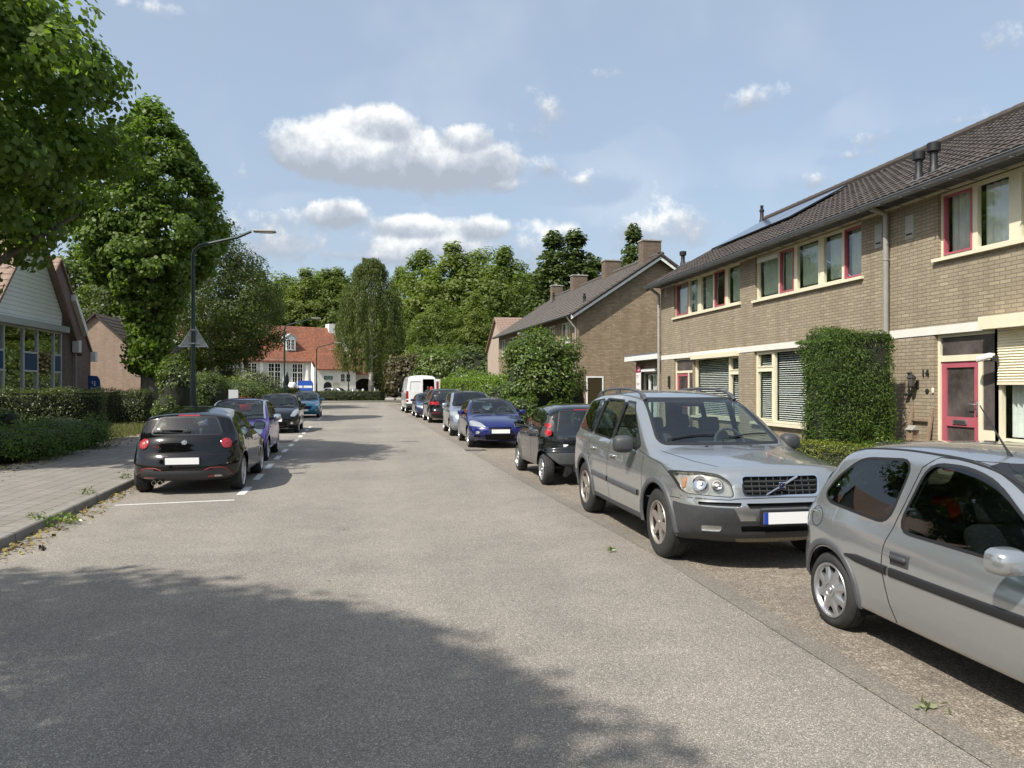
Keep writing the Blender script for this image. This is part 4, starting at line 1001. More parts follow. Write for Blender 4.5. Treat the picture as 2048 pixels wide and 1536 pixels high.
# ================================================================ BUILDING KIT
def frameM(o, right, out):
    r = Vector(right).normalized(); n = Vector(out).normalized(); z = Vector((0, 0, 1))
    return Matrix(((r.x, n.x, z.x, o[0]), (r.y, n.y, z.y, o[1]), (r.z, n.z, z.z, o[2]), (0, 0, 0, 1)))
def wall(mb, M, W, H, holes=(), depth=.14, z0=0.0, top=None):
    """wall face in frame M (a right, b outward, c up); holes (a0,a1,c0,c1); top: extra outline [(a,c)..] for a gable"""
    old = mb.M; mb.M = M
    A = sorted({0.0, W} | {h[i] for h in holes for i in (0, 1)}); C = sorted({z0, H} | {h[i] for h in holes for i in (2, 3)})
    for i in range(len(A) - 1):
        for j in range(len(C) - 1):
            ca, cc = (A[i] + A[i + 1]) / 2, (C[j] + C[j + 1]) / 2
            if any(h[0] < ca < h[1] and h[2] < cc < h[3] for h in holes): continue
            mb.quad((A[i], 0, C[j]), (A[i + 1], 0, C[j]), (A[i + 1], 0, C[j + 1]), (A[i], 0, C[j + 1]))
    for (a0, a1, c0, c1) in holes:
        for p, q in (((a0, c0), (a0, c1)), ((a0, c1), (a1, c1)), ((a1, c1), (a1, c0)), ((a1, c0), (a0, c0))):
            mb.quad((p[0], 0, p[1]), (q[0], 0, q[1]), (q[0], -depth, q[1]), (p[0], -depth, p[1]))
    if top: mb.poly([(a, 0, c) for a, c in top])
    mb.M = old
def curtain(mb, a0, a1, b, c0, c1, pitch=.12, amp=.025, hem=0):
    n = max(4, int((a1 - a0) / pitch * 6)); vs = []
    for i in range(n + 1):
        a = a0 + (a1 - a0) * i / n; y = b + amp * math.sin(2 * PI * (a - a0) / pitch) + amp * .4 * math.sin(7.3 * a)
        z = c0 + (hem * (abs(((a - a0) / pitch) % 1 - .5) * 2) if hem else 0)
        vs += [(a, y, z), (a, y, c1)]
    mb.add(vs, [(2 * i, 2 * i + 2, 2 * i + 3, 2 * i + 1) for i in range(n)])
def slats(mb, a0, a1, b, c0, c1, pitch=.055, tilt=.5, th=.045):
    n = int((c1 - c0) / pitch)
    for i in range(n):
        z = c0 + pitch * (i + .5); dz = th * math.sin(tilt) / 2; dy = th * math.cos(tilt) / 2
        mb.box(a0, a1, b - dy, b + dy, z - .002, z + .002) if tilt == 0 else mb.add([(a0, b - dy, z + dz), (a1, b - dy, z + dz), (a1, b + dy, z - dz), (a0, b + dy, z - dz)], [(0, 1, 2, 3)])
def window(root, M, W, H, cells, rec=.07, frame=.06, mat=None, sill=None, fdepth=.08, name='window', divid=()):
    """M origin = lower left corner of the opening on the wall face. cells: (a0,a1,c0,c1,sash material or None,fill)"""
    mat = mat or CREAM
    mb = MB(M); b0, b1 = -rec - fdepth, -rec
    mb.box(0, frame, b0, b1, 0, H); mb.box(W - frame, W, b0, b1, 0, H)
    mb.box(frame, W - frame, b0, b1, 0, frame); mb.box(frame, W - frame, b0, b1, H - frame, H)
    for (a0, a1, c0, c1) in divid: mb.box(a0, a1, b0, b1 - .002, c0, c1)
    wo = mb.build(name, mat, root)
    if sill:
        m2 = MB(M); m2.box(-.08, W + .08, -.10, sill[0], -sill[1], 0); m2.build('sill', sill[2] if len(sill) > 2 else CREAM, wo)
    for (a0, a1, c0, c1, sm, fill) in cells:
        s = .034
        if sm is not None:
            m2 = MB(M); y0, y1 = b0 + .01, b1 + .012
            m2.box(a0, a0 + s, y0, y1, c0, c1); m2.box(a1 - s, a1, y0, y1, c0, c1); m2.box(a0 + s, a1 - s, y0, y1, c0, c0 + s); m2.box(a0 + s, a1 - s, y0, y1, c1 - s, c1)
            m2.build('sash', sm, wo)
        else: s = .004
        g = MB(M); ym = (b0 + b1) / 2 if fill != 'obscure' else b1 - .02; g.quad((a0 + s, ym, c0 + s), (a1 - s, ym, c0 + s), (a1 - s, ym, c1 - s), (a0 + s, ym, c1 - s))
        if fill == 'obscure': g.build('pane', OBSCURE, wo); continue
        g.build('pane', G_WIN, wo)
        f = MB(M)
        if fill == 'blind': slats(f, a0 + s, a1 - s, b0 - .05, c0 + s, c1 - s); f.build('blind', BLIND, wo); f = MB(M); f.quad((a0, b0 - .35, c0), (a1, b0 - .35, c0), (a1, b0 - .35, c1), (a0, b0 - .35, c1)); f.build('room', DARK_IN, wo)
        elif fill == 'curtain': curtain(f, a0, a1, b0 - .10, c0 + .06, c1, .11, .022, .07); f.build('curtain', CURTAIN, wo, True)
        elif fill == 'net': curtain(f, a0, a1, b0 - .10, c0, c1, .16, .02); f.build('curtain', CURTAIN_W, wo, True)
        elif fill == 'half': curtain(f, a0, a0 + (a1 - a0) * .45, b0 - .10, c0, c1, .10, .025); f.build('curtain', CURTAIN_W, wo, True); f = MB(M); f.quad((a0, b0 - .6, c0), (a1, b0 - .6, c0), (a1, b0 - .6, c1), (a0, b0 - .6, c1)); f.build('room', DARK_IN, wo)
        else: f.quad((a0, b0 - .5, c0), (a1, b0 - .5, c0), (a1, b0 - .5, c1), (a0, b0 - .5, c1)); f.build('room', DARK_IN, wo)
    return wo
def tile_roof(root, M, W, S, mat, row=.33, colw=.24, name='roof', wave=.022, step=.028, k=6, thick=.10):
    """M: a along the eave, b up the slope, c normal. One mesh of overlapping tile courses"""
    nr = max(1, round(S / row)); nc = max(1, round(W / colw)); rh = S / nr; cw = W / nc
    m = nc * k + 1; xs = [W * i / (m - 1) for i in range(m)]
    wv = [wave * (abs(math.sin(PI * x / cw)) ** .7) for x in xs]
    mb = MB(M); vs = []
    rnd = random.Random(5)
    for j in range(nr):
        jit = [rnd.uniform(-.003, .003) for _ in range(nc + 1)]
        for (bb, cc) in ((j * rh - .02, step), (j * rh + rh, .004)):
            vs += [(xs[i], bb, wv[i] + cc + jit[i // k]) for i in range(m)]
        vs += [(xs[i], j * rh - .018, wv[i] * .3 - .004) for i in range(m)]
    F = []
    for j in range(nr):
        o = j * 3 * m
        for i in range(m - 1):
            F.append((o + i, o + i + 1, o + m + i + 1, o + m + i)); F.append((o + 2 * m + i, o + 2 * m + i + 1, o + i + 1, o + i))
    mb.add(vs, F); mb.box(0, W, 0, S, -thick, -.012)
    return mb.build(name, mat, root, True, 50)
def slopeM(o, along, up):
    a = Vector(along).normalized(); b = Vector(up).normalized(); c = a.cross(b)
    return Matrix(((a.x, b.x, c.x, o[0]), (a.y, b.y, c.y, o[1]), (a.z, b.z, c.z, o[2]), (0, 0, 0, 1)))
def ridge_caps(mb, p, q, r=.11, step=.36):
    p, q = Vector(p), Vector(q); d = q - p; n = int(d.length / step)
    for i in range(n):
        a = p + d * (i / n); b = p + d * ((i + 1.08) / n); mb.tube([a, b], [r * 1.06, r * .96], 10)

# ================================================================ THE TERRACE ON THE RIGHT
FX = 10.0; E_Z = 5.50; RX = 14.3; RZ = 8.05; GX = 9.45
def Yf(u): return onx(u, 700, FX)[0]
def terrace_house(label, Y0, Y1, first, holes_px, build):
    """Y0 > Y1 : left end (far) to right end (near)"""
    root = thing('terraced_house', (FX, Y0, 0), 0, label, 'house', 'terraced houses of olive brick')
    W = Y0 - Y1; M = frameM((0, 0, 0), (0, -1, 0), (-1, 0, 0)); mb = MB()
    wall(mb, M, W, 5.32, [(Y0 - a, Y0 - b, c, d) for a, b, c, d in holes_px], .15)
    # side and back walls closed with gable tops
    x1 = 2 * (RX - FX)
    for yy in ((0,) if first else ()) + ((-W,) if label.startswith('nearest') else ()):
        mb.poly([(0, yy, 0), (x1, yy, 0), (x1, yy, 5.4), (RX - FX, yy, 7.85), (0, yy, 5.4)])
    mb.build('wall', BRICK_OLIVE, root)
    bk = MB(); bk.quad((x1, 0, 0), (x1, -W, 0), (x1, -W, 5.4), (x1, 0, 5.4)); bk.build('back_wall', BRICK_OLIVE, root)
    # floor band, fascia board, gutter
    b = MB(); b.box(-.012, .05, -W + .004, -.002, 2.74, 2.895); b.build('concrete_band', CREAM_LT, root)
    b = MB(); b.box(-.03, .05, -W + .003, -.003, 5.30, 5.375); b.build('fascia_board', CREAM, root)
    b = MB(); b.box(-.42, .0, -W + .003, -.003, 5.345, 5.385); b.build('soffit', GREY_PLASTIC, root)
    g = MB(); T = np.linspace(PI, 2 * PI, 9); ex = .30 if first else 0
    sec = [(-.47 + .075 * math.cos(t), 5.39 + .085 * math.sin(t)) for t in T]
    vs = [(x, y, z) for y in (-W, ex) for x, z in sec]; n = len(sec)
    g.add(vs, [(i, i + 1, n + i + 1, n + i) for i in range(n - 1)]); g.add([(x, ex, z) for x, z in sec], [tuple(range(n))])
    g.tube([(-.55, -W, 5.395), (-.55, ex, 5.395)], .011, 6)
    y = -.4
    while y > -W: g.box(-.56, -.02, y - .008, y + .008, 5.295, 5.307); y -= .62
    g.build('gutter', ZINC, root, True, 50)
    ov = .28 if first else 0
    up = Vector((RX - GX, 0, RZ - 5.40)); S = up.length
    rf = tile_roof(root, slopeM((GX - FX + .06, ov, 5.42), (0, -1, 0), up), W + ov, S, TILE_DARK, .32, .215)
    upb = Vector((-(RX - GX), 0, RZ - 5.40))
    bb = MB(slopeM((2 * RX - GX - FX, -W, 5.42), (0, 1, 0), upb)); bb.box(0, W + ov, 0, S, -.1, .02); bb.build('back_roof', TILE_DARK, root)
    rc = MB(); ridge_caps(rc, (RX - FX, ov, RZ + .05), (RX - FX, -W, RZ + .05), .12, .36); rc.build('ridge_tiles', TILE_DARK, rf, True)
    if first:
        v = MB(); v.M = slopeM((GX - FX + .06, ov, 5.40), (0, -1, 0), up); v.box(-.03, .0, 0, S, -.16, .03); v.box(-.05, .10, 0, S, .03, .06); v.build('verge', TILE_DARK, rf)
    build(root, M, Y0)
    return root, rf
def at_slope(Y, s, Y0, h=0.0):
    """point on the front slope: s = fraction up"""
    return Vector((GX - FX + .06 + (RX - GX) * s, Y - Y0, 5.42 + (RZ - 5.40) * s + h))
def flue(name, p, h, r, cap, label):
    root = thing('roof_flue', p, 0, label, 'flue')
    m = MB(); m.lathe([(r * 1.5, -.12), (r * 1.35, .06), (r, .12), (r, h * .68)], n=20); m.build('pipe', BLACK_TRIM, root, True, 40)
    m = MB()
    if cap == 'wide': m.lathe([(r * 1.05, h * .66), (r * 1.7, h * .70), (r * 1.75, h * .97), (r * 1.5, h), (.001, h * 1.0)], n=20)
    else: m.lathe([(r * 1.3, h * .62), (r * 1.35, h * .74), (r * .8, h * .78), (r * .8, h * .95), (r * 1.0, h), (.001, h)], n=20)
    m.build('cap', BLACK_TRIM, root, True, 40)
    m = MB(); m.M = Matrix.Translation((0, 0, .02)) @ Matrix.Rotation(R(-27), 4, 'Y'); m.box(-.2, .2, -.2, .2, -.02, .0); m.build('flashing', ZINC, root)
    return root

YA, YB, YC = Yf(1322), Yf(1490), Yf(1780); YD = YC - 6.3
YB = (YA + YC) / 2
def hp(u0, u1, z0, z1): return (Yf(u0), Yf(u1), z0, z1)
# far house
def bA(root, M, Y0):
    def L(u): return Y0 - Yf(u)
    a0, a1 = L(1348), L(1480); W = a1 - a0; H = 1.18
    Mw = M @ Matrix.Translation((a0, 0, 4.16))
    def rel(u): return L(u) - a0
    window(root, Mw, W, H, [(.06, rel(1373), .06, H - .06, RED_PAINT, 'curtain'), (rel(1375), rel(1391), .06, H - .06, None, 'curtain'),
        (rel(1398), rel(1422), .06, H - .06, None, 'curtain'), (rel(1425), rel(1446), .06, H - .06, RED_PAINT, 'room'), (rel(1451), W - .06, .06, H - .06, None, 'curtain')],
        sill=(.06, .06), divid=[(rel(1391), rel(1398), .06, H - .06), (rel(1373), rel(1375), .06, H - .06), (rel(1446), rel(1451), .06, H - .06), (rel(1422), rel(1425), .06, H - .06)])
    # door with light over it
    a0, a1 = L(1348), L(1385); W = a1 - a0; Md = M @ Matrix.Translation((a0, 0, .2)); dl = L(1372) - a0
    window(root, Md, W, 2.54, [(.08, W - .06, 2.12, 2.46, None, 'obscure'), (dl + .07, W - .06, .1, 2.04, None, 'obscure')], divid=[(.06, W - .06, 2.04, 2.12), (dl, dl + .07, .06, 2.04)], name='door_frame')
    door(root, Md, .06, dl, .04, 2.04)
    a0, a1 = L(1387), L(1477); W = a1 - a0; Mw = M @ Matrix.Translation((a0, 0, .85)); H = 1.85; q = L(1453) - a0
    window(root, Mw, W, H, [(.07, q, .06, H - .06, None, 'blind'), (q + .09, W - .06, .06, 1.32, CREAM, 'blind'), (q + .09, W - .06, 1.40, H - .06, CREAM, 'blind')], divid=[(q, q + .09, .06, H - .06), (q + .09, W - .06, 1.32, 1.40)], sill=(.07, .06))
    s = MB(M); s.box(a0 - .03, a1 + .03, .0, .10, 2.66, 2.80); s.build('shutter_box', CREAM, root)
    s = MB(M); s.box(L(1329), L(1334.5), .0, .012, 4.98, 5.30); s.box(L(1330), L(1333.5), .012, .016, 5.02, 5.04, 0); s.build('vent_cover', CONCRETE, root)
    m = MB(M); m.box(L(1338), L(1341), 0, .05, 1.75, 2.15); m.build('letter_box', METAL_DARK, root)
def door(root, Md, a0, a1, c0, c1, rail=.95, handle_right=True):
    y0, y1 = -.155, -.095; s = .11; w = MB(Md)
    w.box(a0, a0 + s, y0, y1, c0, c1); w.box(a1 - s, a1, y0, y1, c0, c1)
    w.box(a0 + s, a1 - s, y0, y1, c1 - s, c1); w.box(a0 + s, a1 - s, y0, y1, c0 + rail - .11, c0 + rail + .06); w.box(a0 + s, a1 - s, y0, y1, c0, c0 + .16)
    d = w.build('front_door', RED_PAINT, root)
    g = MB(Md); g.box(a0 + s, a1 - s, -.13, -.122, c0 + .16, c0 + rail - .11); g.box(a0 + s, a1 - s, -.13, -.122, c0 + rail + .06, c1 - s)
    g.build('door_glass', OBSCURE, d)
    l = MB(Md); cx = (a0 + a1) / 2; l.rbox((cx, -.088, c0 + rail - .03), (.33, .02, .085), .25); l.build('letter_plate', ALLOY, d, True, 40)
    l = MB(Md); l.box(cx - .13, cx + .13, -.078, -.074, c0 + rail - .055, c0 + rail - .005); l.build('letter_flap', GREY_PLASTIC, d)
    h = MB(Md); hx = a1 - .05; h.rbox((hx, -.085, c0 + 1.42 - .25), (.035, .015, .24), .3); h.tube([(hx, -.08, c0 + 1.24), (hx, -.03, c0 + 1.24), (hx - .13, -.03, c0 + 1.245)], .011, 8); h.build('handle', ALLOY, d, True, 50)
    return d
def bB(root, M, Y0):
    def L(u): return Y0 - Yf(u)
    a0, a1 = L(1510), L(1723); W = a1 - a0; H = 1.18; Mw = M @ Matrix.Translation((a0, 0, 4.12))
    def rel(u): return L(u) - a0
    hh = H - .06
    window(root, Mw, W, H, [(.06, rel(1552), .06, hh, None, 'curtain'), (rel(1555), rel(1583), .06, hh, RED_PAINT, 'curtain'), (rel(1589), rel(1631), .06, hh, None, 'curtain'),
        (rel(1642), rel(1678), .06, hh, None, 'curtain'), (rel(1684), W - .03, .04, hh, RED_PAINT, 'curtain')],
        divid=[(rel(1552), rel(1555), .06, hh), (rel(1583), rel(1589), .06, hh), (rel(1631), rel(1642), .06, hh), (rel(1678), rel(1684), .06, hh)], sill=(.07, .06))
    s = MB(Mw); s.box(.07, rel(1552), -.07, -.02, hh - .12, hh - .02); s.build('window_vent', WHITE_PLASTIC, root)
    a0 = L(1508); a1 = a0 + 2.75; W = a1 - a0; H = 1.90; Mw = M @ Matrix.Translation((a0, 0, .84)); q = L(1541) - a0
    window(root, Mw, W, H, [(.07, q, .06, 1.38, CREAM, 'blind'), (.07, q, 1.46, H - .06, CREAM, 'blind'), (q + .08, W - .07, .06, H - .06, None, 'blind')], divid=[(q, q + .08, .06, H - .06), (.06, q, 1.38, 1.46)], sill=(.09, .07))
    s = MB(M); s.box(L(1750.5), L(1765), .0, .012, 4.62, 5.10); s.box(L(1752.5), L(1763), .012, .015, 4.70, 4.73); s.build('vent_cover', CONCRETE, root)
    s = MB(M); s.box(L(1752.5), L(1763), .0155, .017, 4.70, 4.73); s.build('vent_slot', DARKHOLE, root)
def bC(root, M, Y0):
    def L(u): return Y0 - Yf(u)
    a0 = L(1876); a1 = a0 + 3.05; W = a1 - a0; H = 1.18; Mw = M @ Matrix.Translation((a0, 0, 4.12)); hh = H - .06
    def rel(u): return L(u) - a0
    window(root, Mw, W, H, [(.07, rel(1938), .05, hh, RED_PAINT, 'net'), (rel(1948), rel(2011), .06, hh, None, 'net'), (rel(2035), rel(2035) + .75, .06, hh, None, 'net'), (rel(2035) + .82, W - .07, .06, hh, None, 'net')],
        divid=[(rel(1938), rel(1948), .06, hh), (rel(2011), rel(2035), .06, hh), (rel(2035) + .75, rel(2035) + .82, .06, hh)], sill=(.07, .06))
    a0 = L(1869); a1 = L(1990); W = a1 - a0; Md = M @ Matrix.Translation((a0, 0, .2)); dl = L(1949) - a0
    window(root, Md, W, 2.54, [(.09, W - .10, 2.15, 2.48, None, 'obscure'), (dl + .09, W - .10, .85, 2.04, None, 'obscure')], divid=[(.06, W - .06, 2.04, 2.15), (dl, dl + .09, .06, 2.04), (dl + .09, W - .06, .06, .85)], name='door_frame')
    door(root, Md, .07, dl, .04, 2.04)
    w0 = a1; W2 = 2.3; H = 1.86; Mw = M @ Matrix.Translation((w0, 0, .88))
    window(root, Mw, W2, H, [(.10, W2 - .1, .08, H - .08, None, 'half')], sill=(.09, .07), rec=.07)
    s = MB(M); s.box(L(1976), L(1976) + 2.55, -.02, .19, 2.74, 2.95); s.build('shutter_box', CREAM, root)
    s = MB(M); z = 1.86
    while z < 2.74: s.add([(w0 + .03, -.03, z), (w0 + W2, -.03, z), (w0 + W2, -.012, z + .02), (w0 + .03, -.012, z + .02), (w0 + .03, -.03, z + .045), (w0 + W2, -.03, z + .045)], [(0, 1, 2, 3), (3, 2, 5, 4)]); z += .045
    s.box(w0 + .03, w0 + W2, -.04, -.01, 1.82, 1.86); s.build('roller_shutter', CREAM, root)
    s = MB(M); s.box(L(1812), L(1828.5), .0, .012, 4.62, 5.08); s.build('vent_cover', CONCRETE, root)
    s = MB(M); s.box(L(1814), L(1826), .012, .015, 4.70, 4.73); s.build('vent_slot', DARKHOLE, root)
def O(Y0, u0, u1, z0, z1, w=None):
    a = Yf(u0); b = Yf(u1) if w is None else a - w
    return (a, b, z0, z1)
hA, rA = terrace_house('farthest olive brick terraced house, with raspberry door and blinds behind parked silver SUV roof', YA, YB, True,
    [O(0, 1348, 1480, 4.16, 5.318), O(0, 1348, 1385, .2, 2.74), O(0, 1387, 1477, .85, 2.70)], bA)
hB, rB = terrace_house('middle olive brick terraced house, with wide upper window over the tall clipped yew block', YB, YC, False,
    [O(0, 1510, 1723, 4.12, 5.30), O(0, 1508, 0, .84, 2.74, 2.75)], bB)
hC, rC = terrace_house('nearest olive brick terraced house, with number 14, raspberry front door and lowered roller shutter', YC, YD, False,
    [O(0, 1876, 0, 4.12, 5.30, 3.05), O(0, 1869, 1990, .2, 2.74), O(0, 1990, 0, .88, 2.74, 2.3)], bC)
# downpipes
for Y, lab in ((YA - .02, 'grey downpipe at the far corner of the olive terrace'), (YC, 'grey downpipe between the yew block and the number 14 wall')):
    root = thing('downpipe', (FX, Y, 0), 0, lab, 'downpipe', 'downpipes on the olive terrace')
    m = MB(); m.tube([(-.09, 0, .05), (-.09, 0, 5.05), (-.10, 0, 5.1), (-.42, 0, 5.33)] if Y > 20 else [(-.09, 0, .05), (-.09, 0, 5.18), (-.12, 0, 5.24), (-.43, 0, 5.33)], .052, 14); m.build('pipe', GREY_PIPE, root, True)
    for z in (.9, 2.05, 2.68, 4.3):
        c = MB(); c.lathe([(.060, z), (.062, z + .015), (.060, z + .035)], c=(-.09, 0, 0), n=14); c.box(-.04, .0, -.01, .01, z + .005, z + .03); c.build('bracket', GREY_PIPE, root, True, 40)
# flues, solar panels
def sl(u, v):
    """pixel on the front roof slope -> (Y, s)"""
    best = None
    for i in range(400):
        s = i / 399; X = GX + .06 + (RX - GX) * s; z = 5.42 + (RZ - 5.40) * s; Y, Z = onx(u, v, X)
        e = abs(Z - z)
        if best is None or e < best[0]: best = (e, Y, s)
    return best[1], best[2]
for (u, v, h, r, cap, lab) in ((1838, 360, .52, .066, 'wide', 'black capped roof flue, left of the close pair above the gutter'), (1868, 345, .54, .07, 'wide', 'black capped roof flue, right of the close pair above the gutter'),
                               (1524, 442, .62, .07, 'thin', 'slim pointed roof flue at the top edge of the solar panels'), (1366, 530, .50, .075, 'wide', 'stubby black flue at the far end of the olive terrace roof')):
    Y, s = sl(u, v); p = at_slope(Y, s, 0, .02); flue('flue', (p.x + FX, p.y, p.z), h, r, cap, lab)
npan = 3
for i in range(npan):
    upv = Vector((RX - GX, 0, RZ - 5.40)); y0 = 25.0 - i * 1.72
    root = thing('solar_panel', (FX + at_slope(0, .42, 0).x, y0, at_slope(0, .42, 0).z + .10), 0,
        'solar panel on the terrace roof, ' + ['farthest in its row, at the gable end', 'middle one of its row of three', 'nearest in its row, against bare tiles'][i], 'solar panel', 'solar panels on the terrace roof')
    m = MB(slopeM((0, 0, 0), (0, -1, 0), upv)); m.box(0, 1.69, 0, 2.10, -.0, .04); m.build('panel_frame', BLACK_TRIM, root)
    m = MB(slopeM((0, 0, 0), (0, -1, 0), upv)); m.box(.02, 1.67, .02, 2.08, .0405, .043); m.build('solar_glass', SOLAR, root)
# things on the number 14 wall
def onw(u, v, X=FX): y, z = onx(u, v, X); return y, z
Mw_ = lambda y, z, o=0.0: frameM((FX - o, y, z), (0, -1, 0), (-1, 0, 0))
y, z = onw(1852, 747); tag(text_mesh('14', .20, Mw_(y, z, .02) @ Matrix.Rotation(R(90), 4, 'X'), METAL_DARK, 'house_number', None, .008), 'black house number 14 on the brick beside the wall lantern', 'house number')
y, z = onw(1836, 762); root = thing('wall_lantern', (FX, y, z), 0, 'black hexagonal wall lantern left of the raspberry door', 'lantern')
m = MB(); m.tube([(0, 0, -.10), (-.10, 0, -.12), (-.14, 0, -.06)], .012, 8); m.rbox((-.012, 0, -.06), (.024, .07, .16), .3); m.build('bracket', METAL_DARK, root, True)
m = MB(); m.lathe([(.045, -.10), (.085, .06)], c=(-.14, 0, 0), n=6); m.build('glass', simple('lantern_glass', (.10, .09, .08), .1), root)
m = MB(); m.lathe([(.10, .06), (.06, .10), (.02, .13), (.012, .17), (.001, .18)], c=(-.14, 0, 0), n=6); m.lathe([(.001, -.13), (.03, -.12), (.05, -.10)], c=(-.14, 0, 0), n=6); m.build('lantern_cap', METAL_DARK, root)
y, z = onw(1820, 768); m = MB(frameM((FX, y, z), (0, -1, 0), (-1, 0, 0))); m.tube([(0, .03, .20), (.004, .03, -.18)], .018, 8); m.rbox((0, .05, -.20), (.10, .10, .05), .3); m.rbox((0, .03, .21), (.06, .05, .03), .3)
tag(m.build('wall_ornament', METAL_DARK, None, True), 'narrow rusty iron wall ornament left of the lantern', 'ornament')
y, z = onw(1855, 782); m = MB(frameM((FX, y, z), (0, -1, 0), (-1, 0, 0))); m.lathe([(.045, .001), (.045, .015), (.03, .022), (.001, .024)], axis='y', n=18); tag(m.build('wall_disc', METAL_DARK, None, True), 'small round black disc on the brick under the house number', 'wall disc')
y, z = onw(1866.5, 781); m = MB(frameM((FX, y, z), (0, -1, 0), (-1, 0, 0))); m.rbox((0, .012, 0), (.05, .025, .10), .3); tag(m.build('door_bell', CREAM, None, True), 'small cream bell push beside the raspberry door frame', 'door bell')
y, z = onw(1972, 714, 9.85); root = thing('security_camera', (9.85, y, z), 0, 'white boxy security camera above the narrow side light', 'camera')
m = MB(); m.M = Matrix.Rotation(R(-12), 4, 'X'); m.rbox((0, .03, 0), (.10, .30, .09), .25); m.build('housing', WHITE_PLASTIC, root, True); m = MB(); m.rbox((.07, -.10, -.03), (.12, .07, .10), .3); m.build('mount', METAL_DARK, root, True)
y, z = onw(1808, 862, 9.7)
root = thing('wooden_ladder', (9.75, y - .12, 0), 0, 'short weathered wooden ladder leaning on the brick by the downpipe', 'ladder')
for dy in (-.26, .26): m = MB(); m.M = Matrix.Translation((0, dy, 0)) @ Matrix.Rotation(R(10), 4, 'Y'); m.box(-.02, .02, -.035, .035, 0, 1.42); m.build('rail', WOOD, root)
for k in range(4): m = MB(); m.box(.02 + k * .055, .05 + k * .055, -.25, .25, .25 + k * .3, .29 + k * .3); m.build('rung', WOOD, root)
y, z = onw(1830, 866, 9.6); root = thing('bird_house', (9.55, y, z), 0, 'small wooden lantern house hanging from the ladder', 'bird house')
m = MB(); m.box(-.07, .07, -.07, .07, -.13, -.11); m.box(-.05, .05, -.05, .05, -.11, .06)
for a in (-.062, .062):
    for b in (-.062, .062): m.box(a - .009, a + .009, b - .009, b + .009, -.11, .06)
m.build('box', WOOD, root); m = MB(); m.prism([(-.09, -.1, .06), (.09, -.1, .06), (0, -.1, .14)], (0, .2, 0)); m.build('roof', GREY_PIPE, root)

# ---------------------------------------------------------------- flat roofed annex with the red 20 board
Yn0 = Yf(1320); X0 = 10.25
ya0 = onx(1272, 700, X0)[0]
root = thing('flat_roofed_annex', (X0, YA, 0), 0, 'low brick annex with white fascia and white framed door beyond the terrace', 'annex')
Wd = ya0 - YA; M = frameM((0, Wd, 0), (0, -1, 0), (-1, 0, 0)); mb = MB()
yl, yr = onx(1284, 700, X0)[0], onx(1314, 700, X0)[0]
wall(mb, M, Wd, 2.86, [(ya0 - yl, ya0 - yr, .1, 2.35)], .14); mb.quad((0, Wd, 0), (4, Wd, 0), (4, Wd, 2.86), (0, Wd, 2.86)); mb.build('wall', BRICK_BROWN, root)
f = MB(); f.box(-.38, 4, 0.01, Wd + .35, 2.80, 2.98); f.build('fascia', WHITE_PAINT, root); f = MB(); f.box(-.36, 4, .02, Wd + .33, 2.982, 3.05); f.build('roof_felt', ZINC, root)
Wn = yl - yr; window(root, M @ Matrix.Translation((ya0 - yl, 0, .1)), Wn, 2.25, [(.06, Wn * .34, .06, 2.15, None, 'room'), (Wn * .36, Wn - .07, .06, 2.15, WHITE_PAINT, 'net')], mat=WHITE_PAINT, name='door_frame')
s = MB(M); s.box(ya0 - yl - .05, ya0 - yr + .1, 0, .14, 2.36, 2.47); s.build('awning_box', WHITE_PAINT, root)
y1_, y2_ = onx(1272.5, 700, 10.1)[0], onx(1281.5, 700, 10.1)[0]; w_ = y1_ - y2_
root = thing('number_board', (10.1, y1_, .0), 0, 'tall white and red estate agent style board with the number 20', 'sign board')
m = MB(); m.box(-.01, .01, -w_, 0, 1.55, 2.35); m.build('board', WHITE_PLASTIC, root)
m = MB(); m.box(-.013, -.0105, -w_, 0, 2.35 - .02, 2.62); m.box(-.01, .01, -w_, 0, 2.35, 2.62); m.build('red_panel', simple('crimson_panel', (.28, .015, .06), .5), root)
text_mesh('20', .24, frameM((-.016, -w_ * .62, 2.47), (0, -1, 0), (-1, 0, 0)) @ Matrix.Rotation(R(90), 4, 'X'), WHITE_PLASTIC, 'lettering', root)
m = MB()
for k, (a, b, zz) in enumerate([(.1, .6, 2.22), (.1, .55, 2.15), (.15, .8, 1.9), (.15, .75, 1.84), (.1, .9, 1.66), (.4, .9, 1.60)]): m.box(-.014, -.0105, -w_ * b, -w_ * a, zz, zz + .025)
m.build('small_print', simple('print_grey', (.45, .25, .28), .6), root)

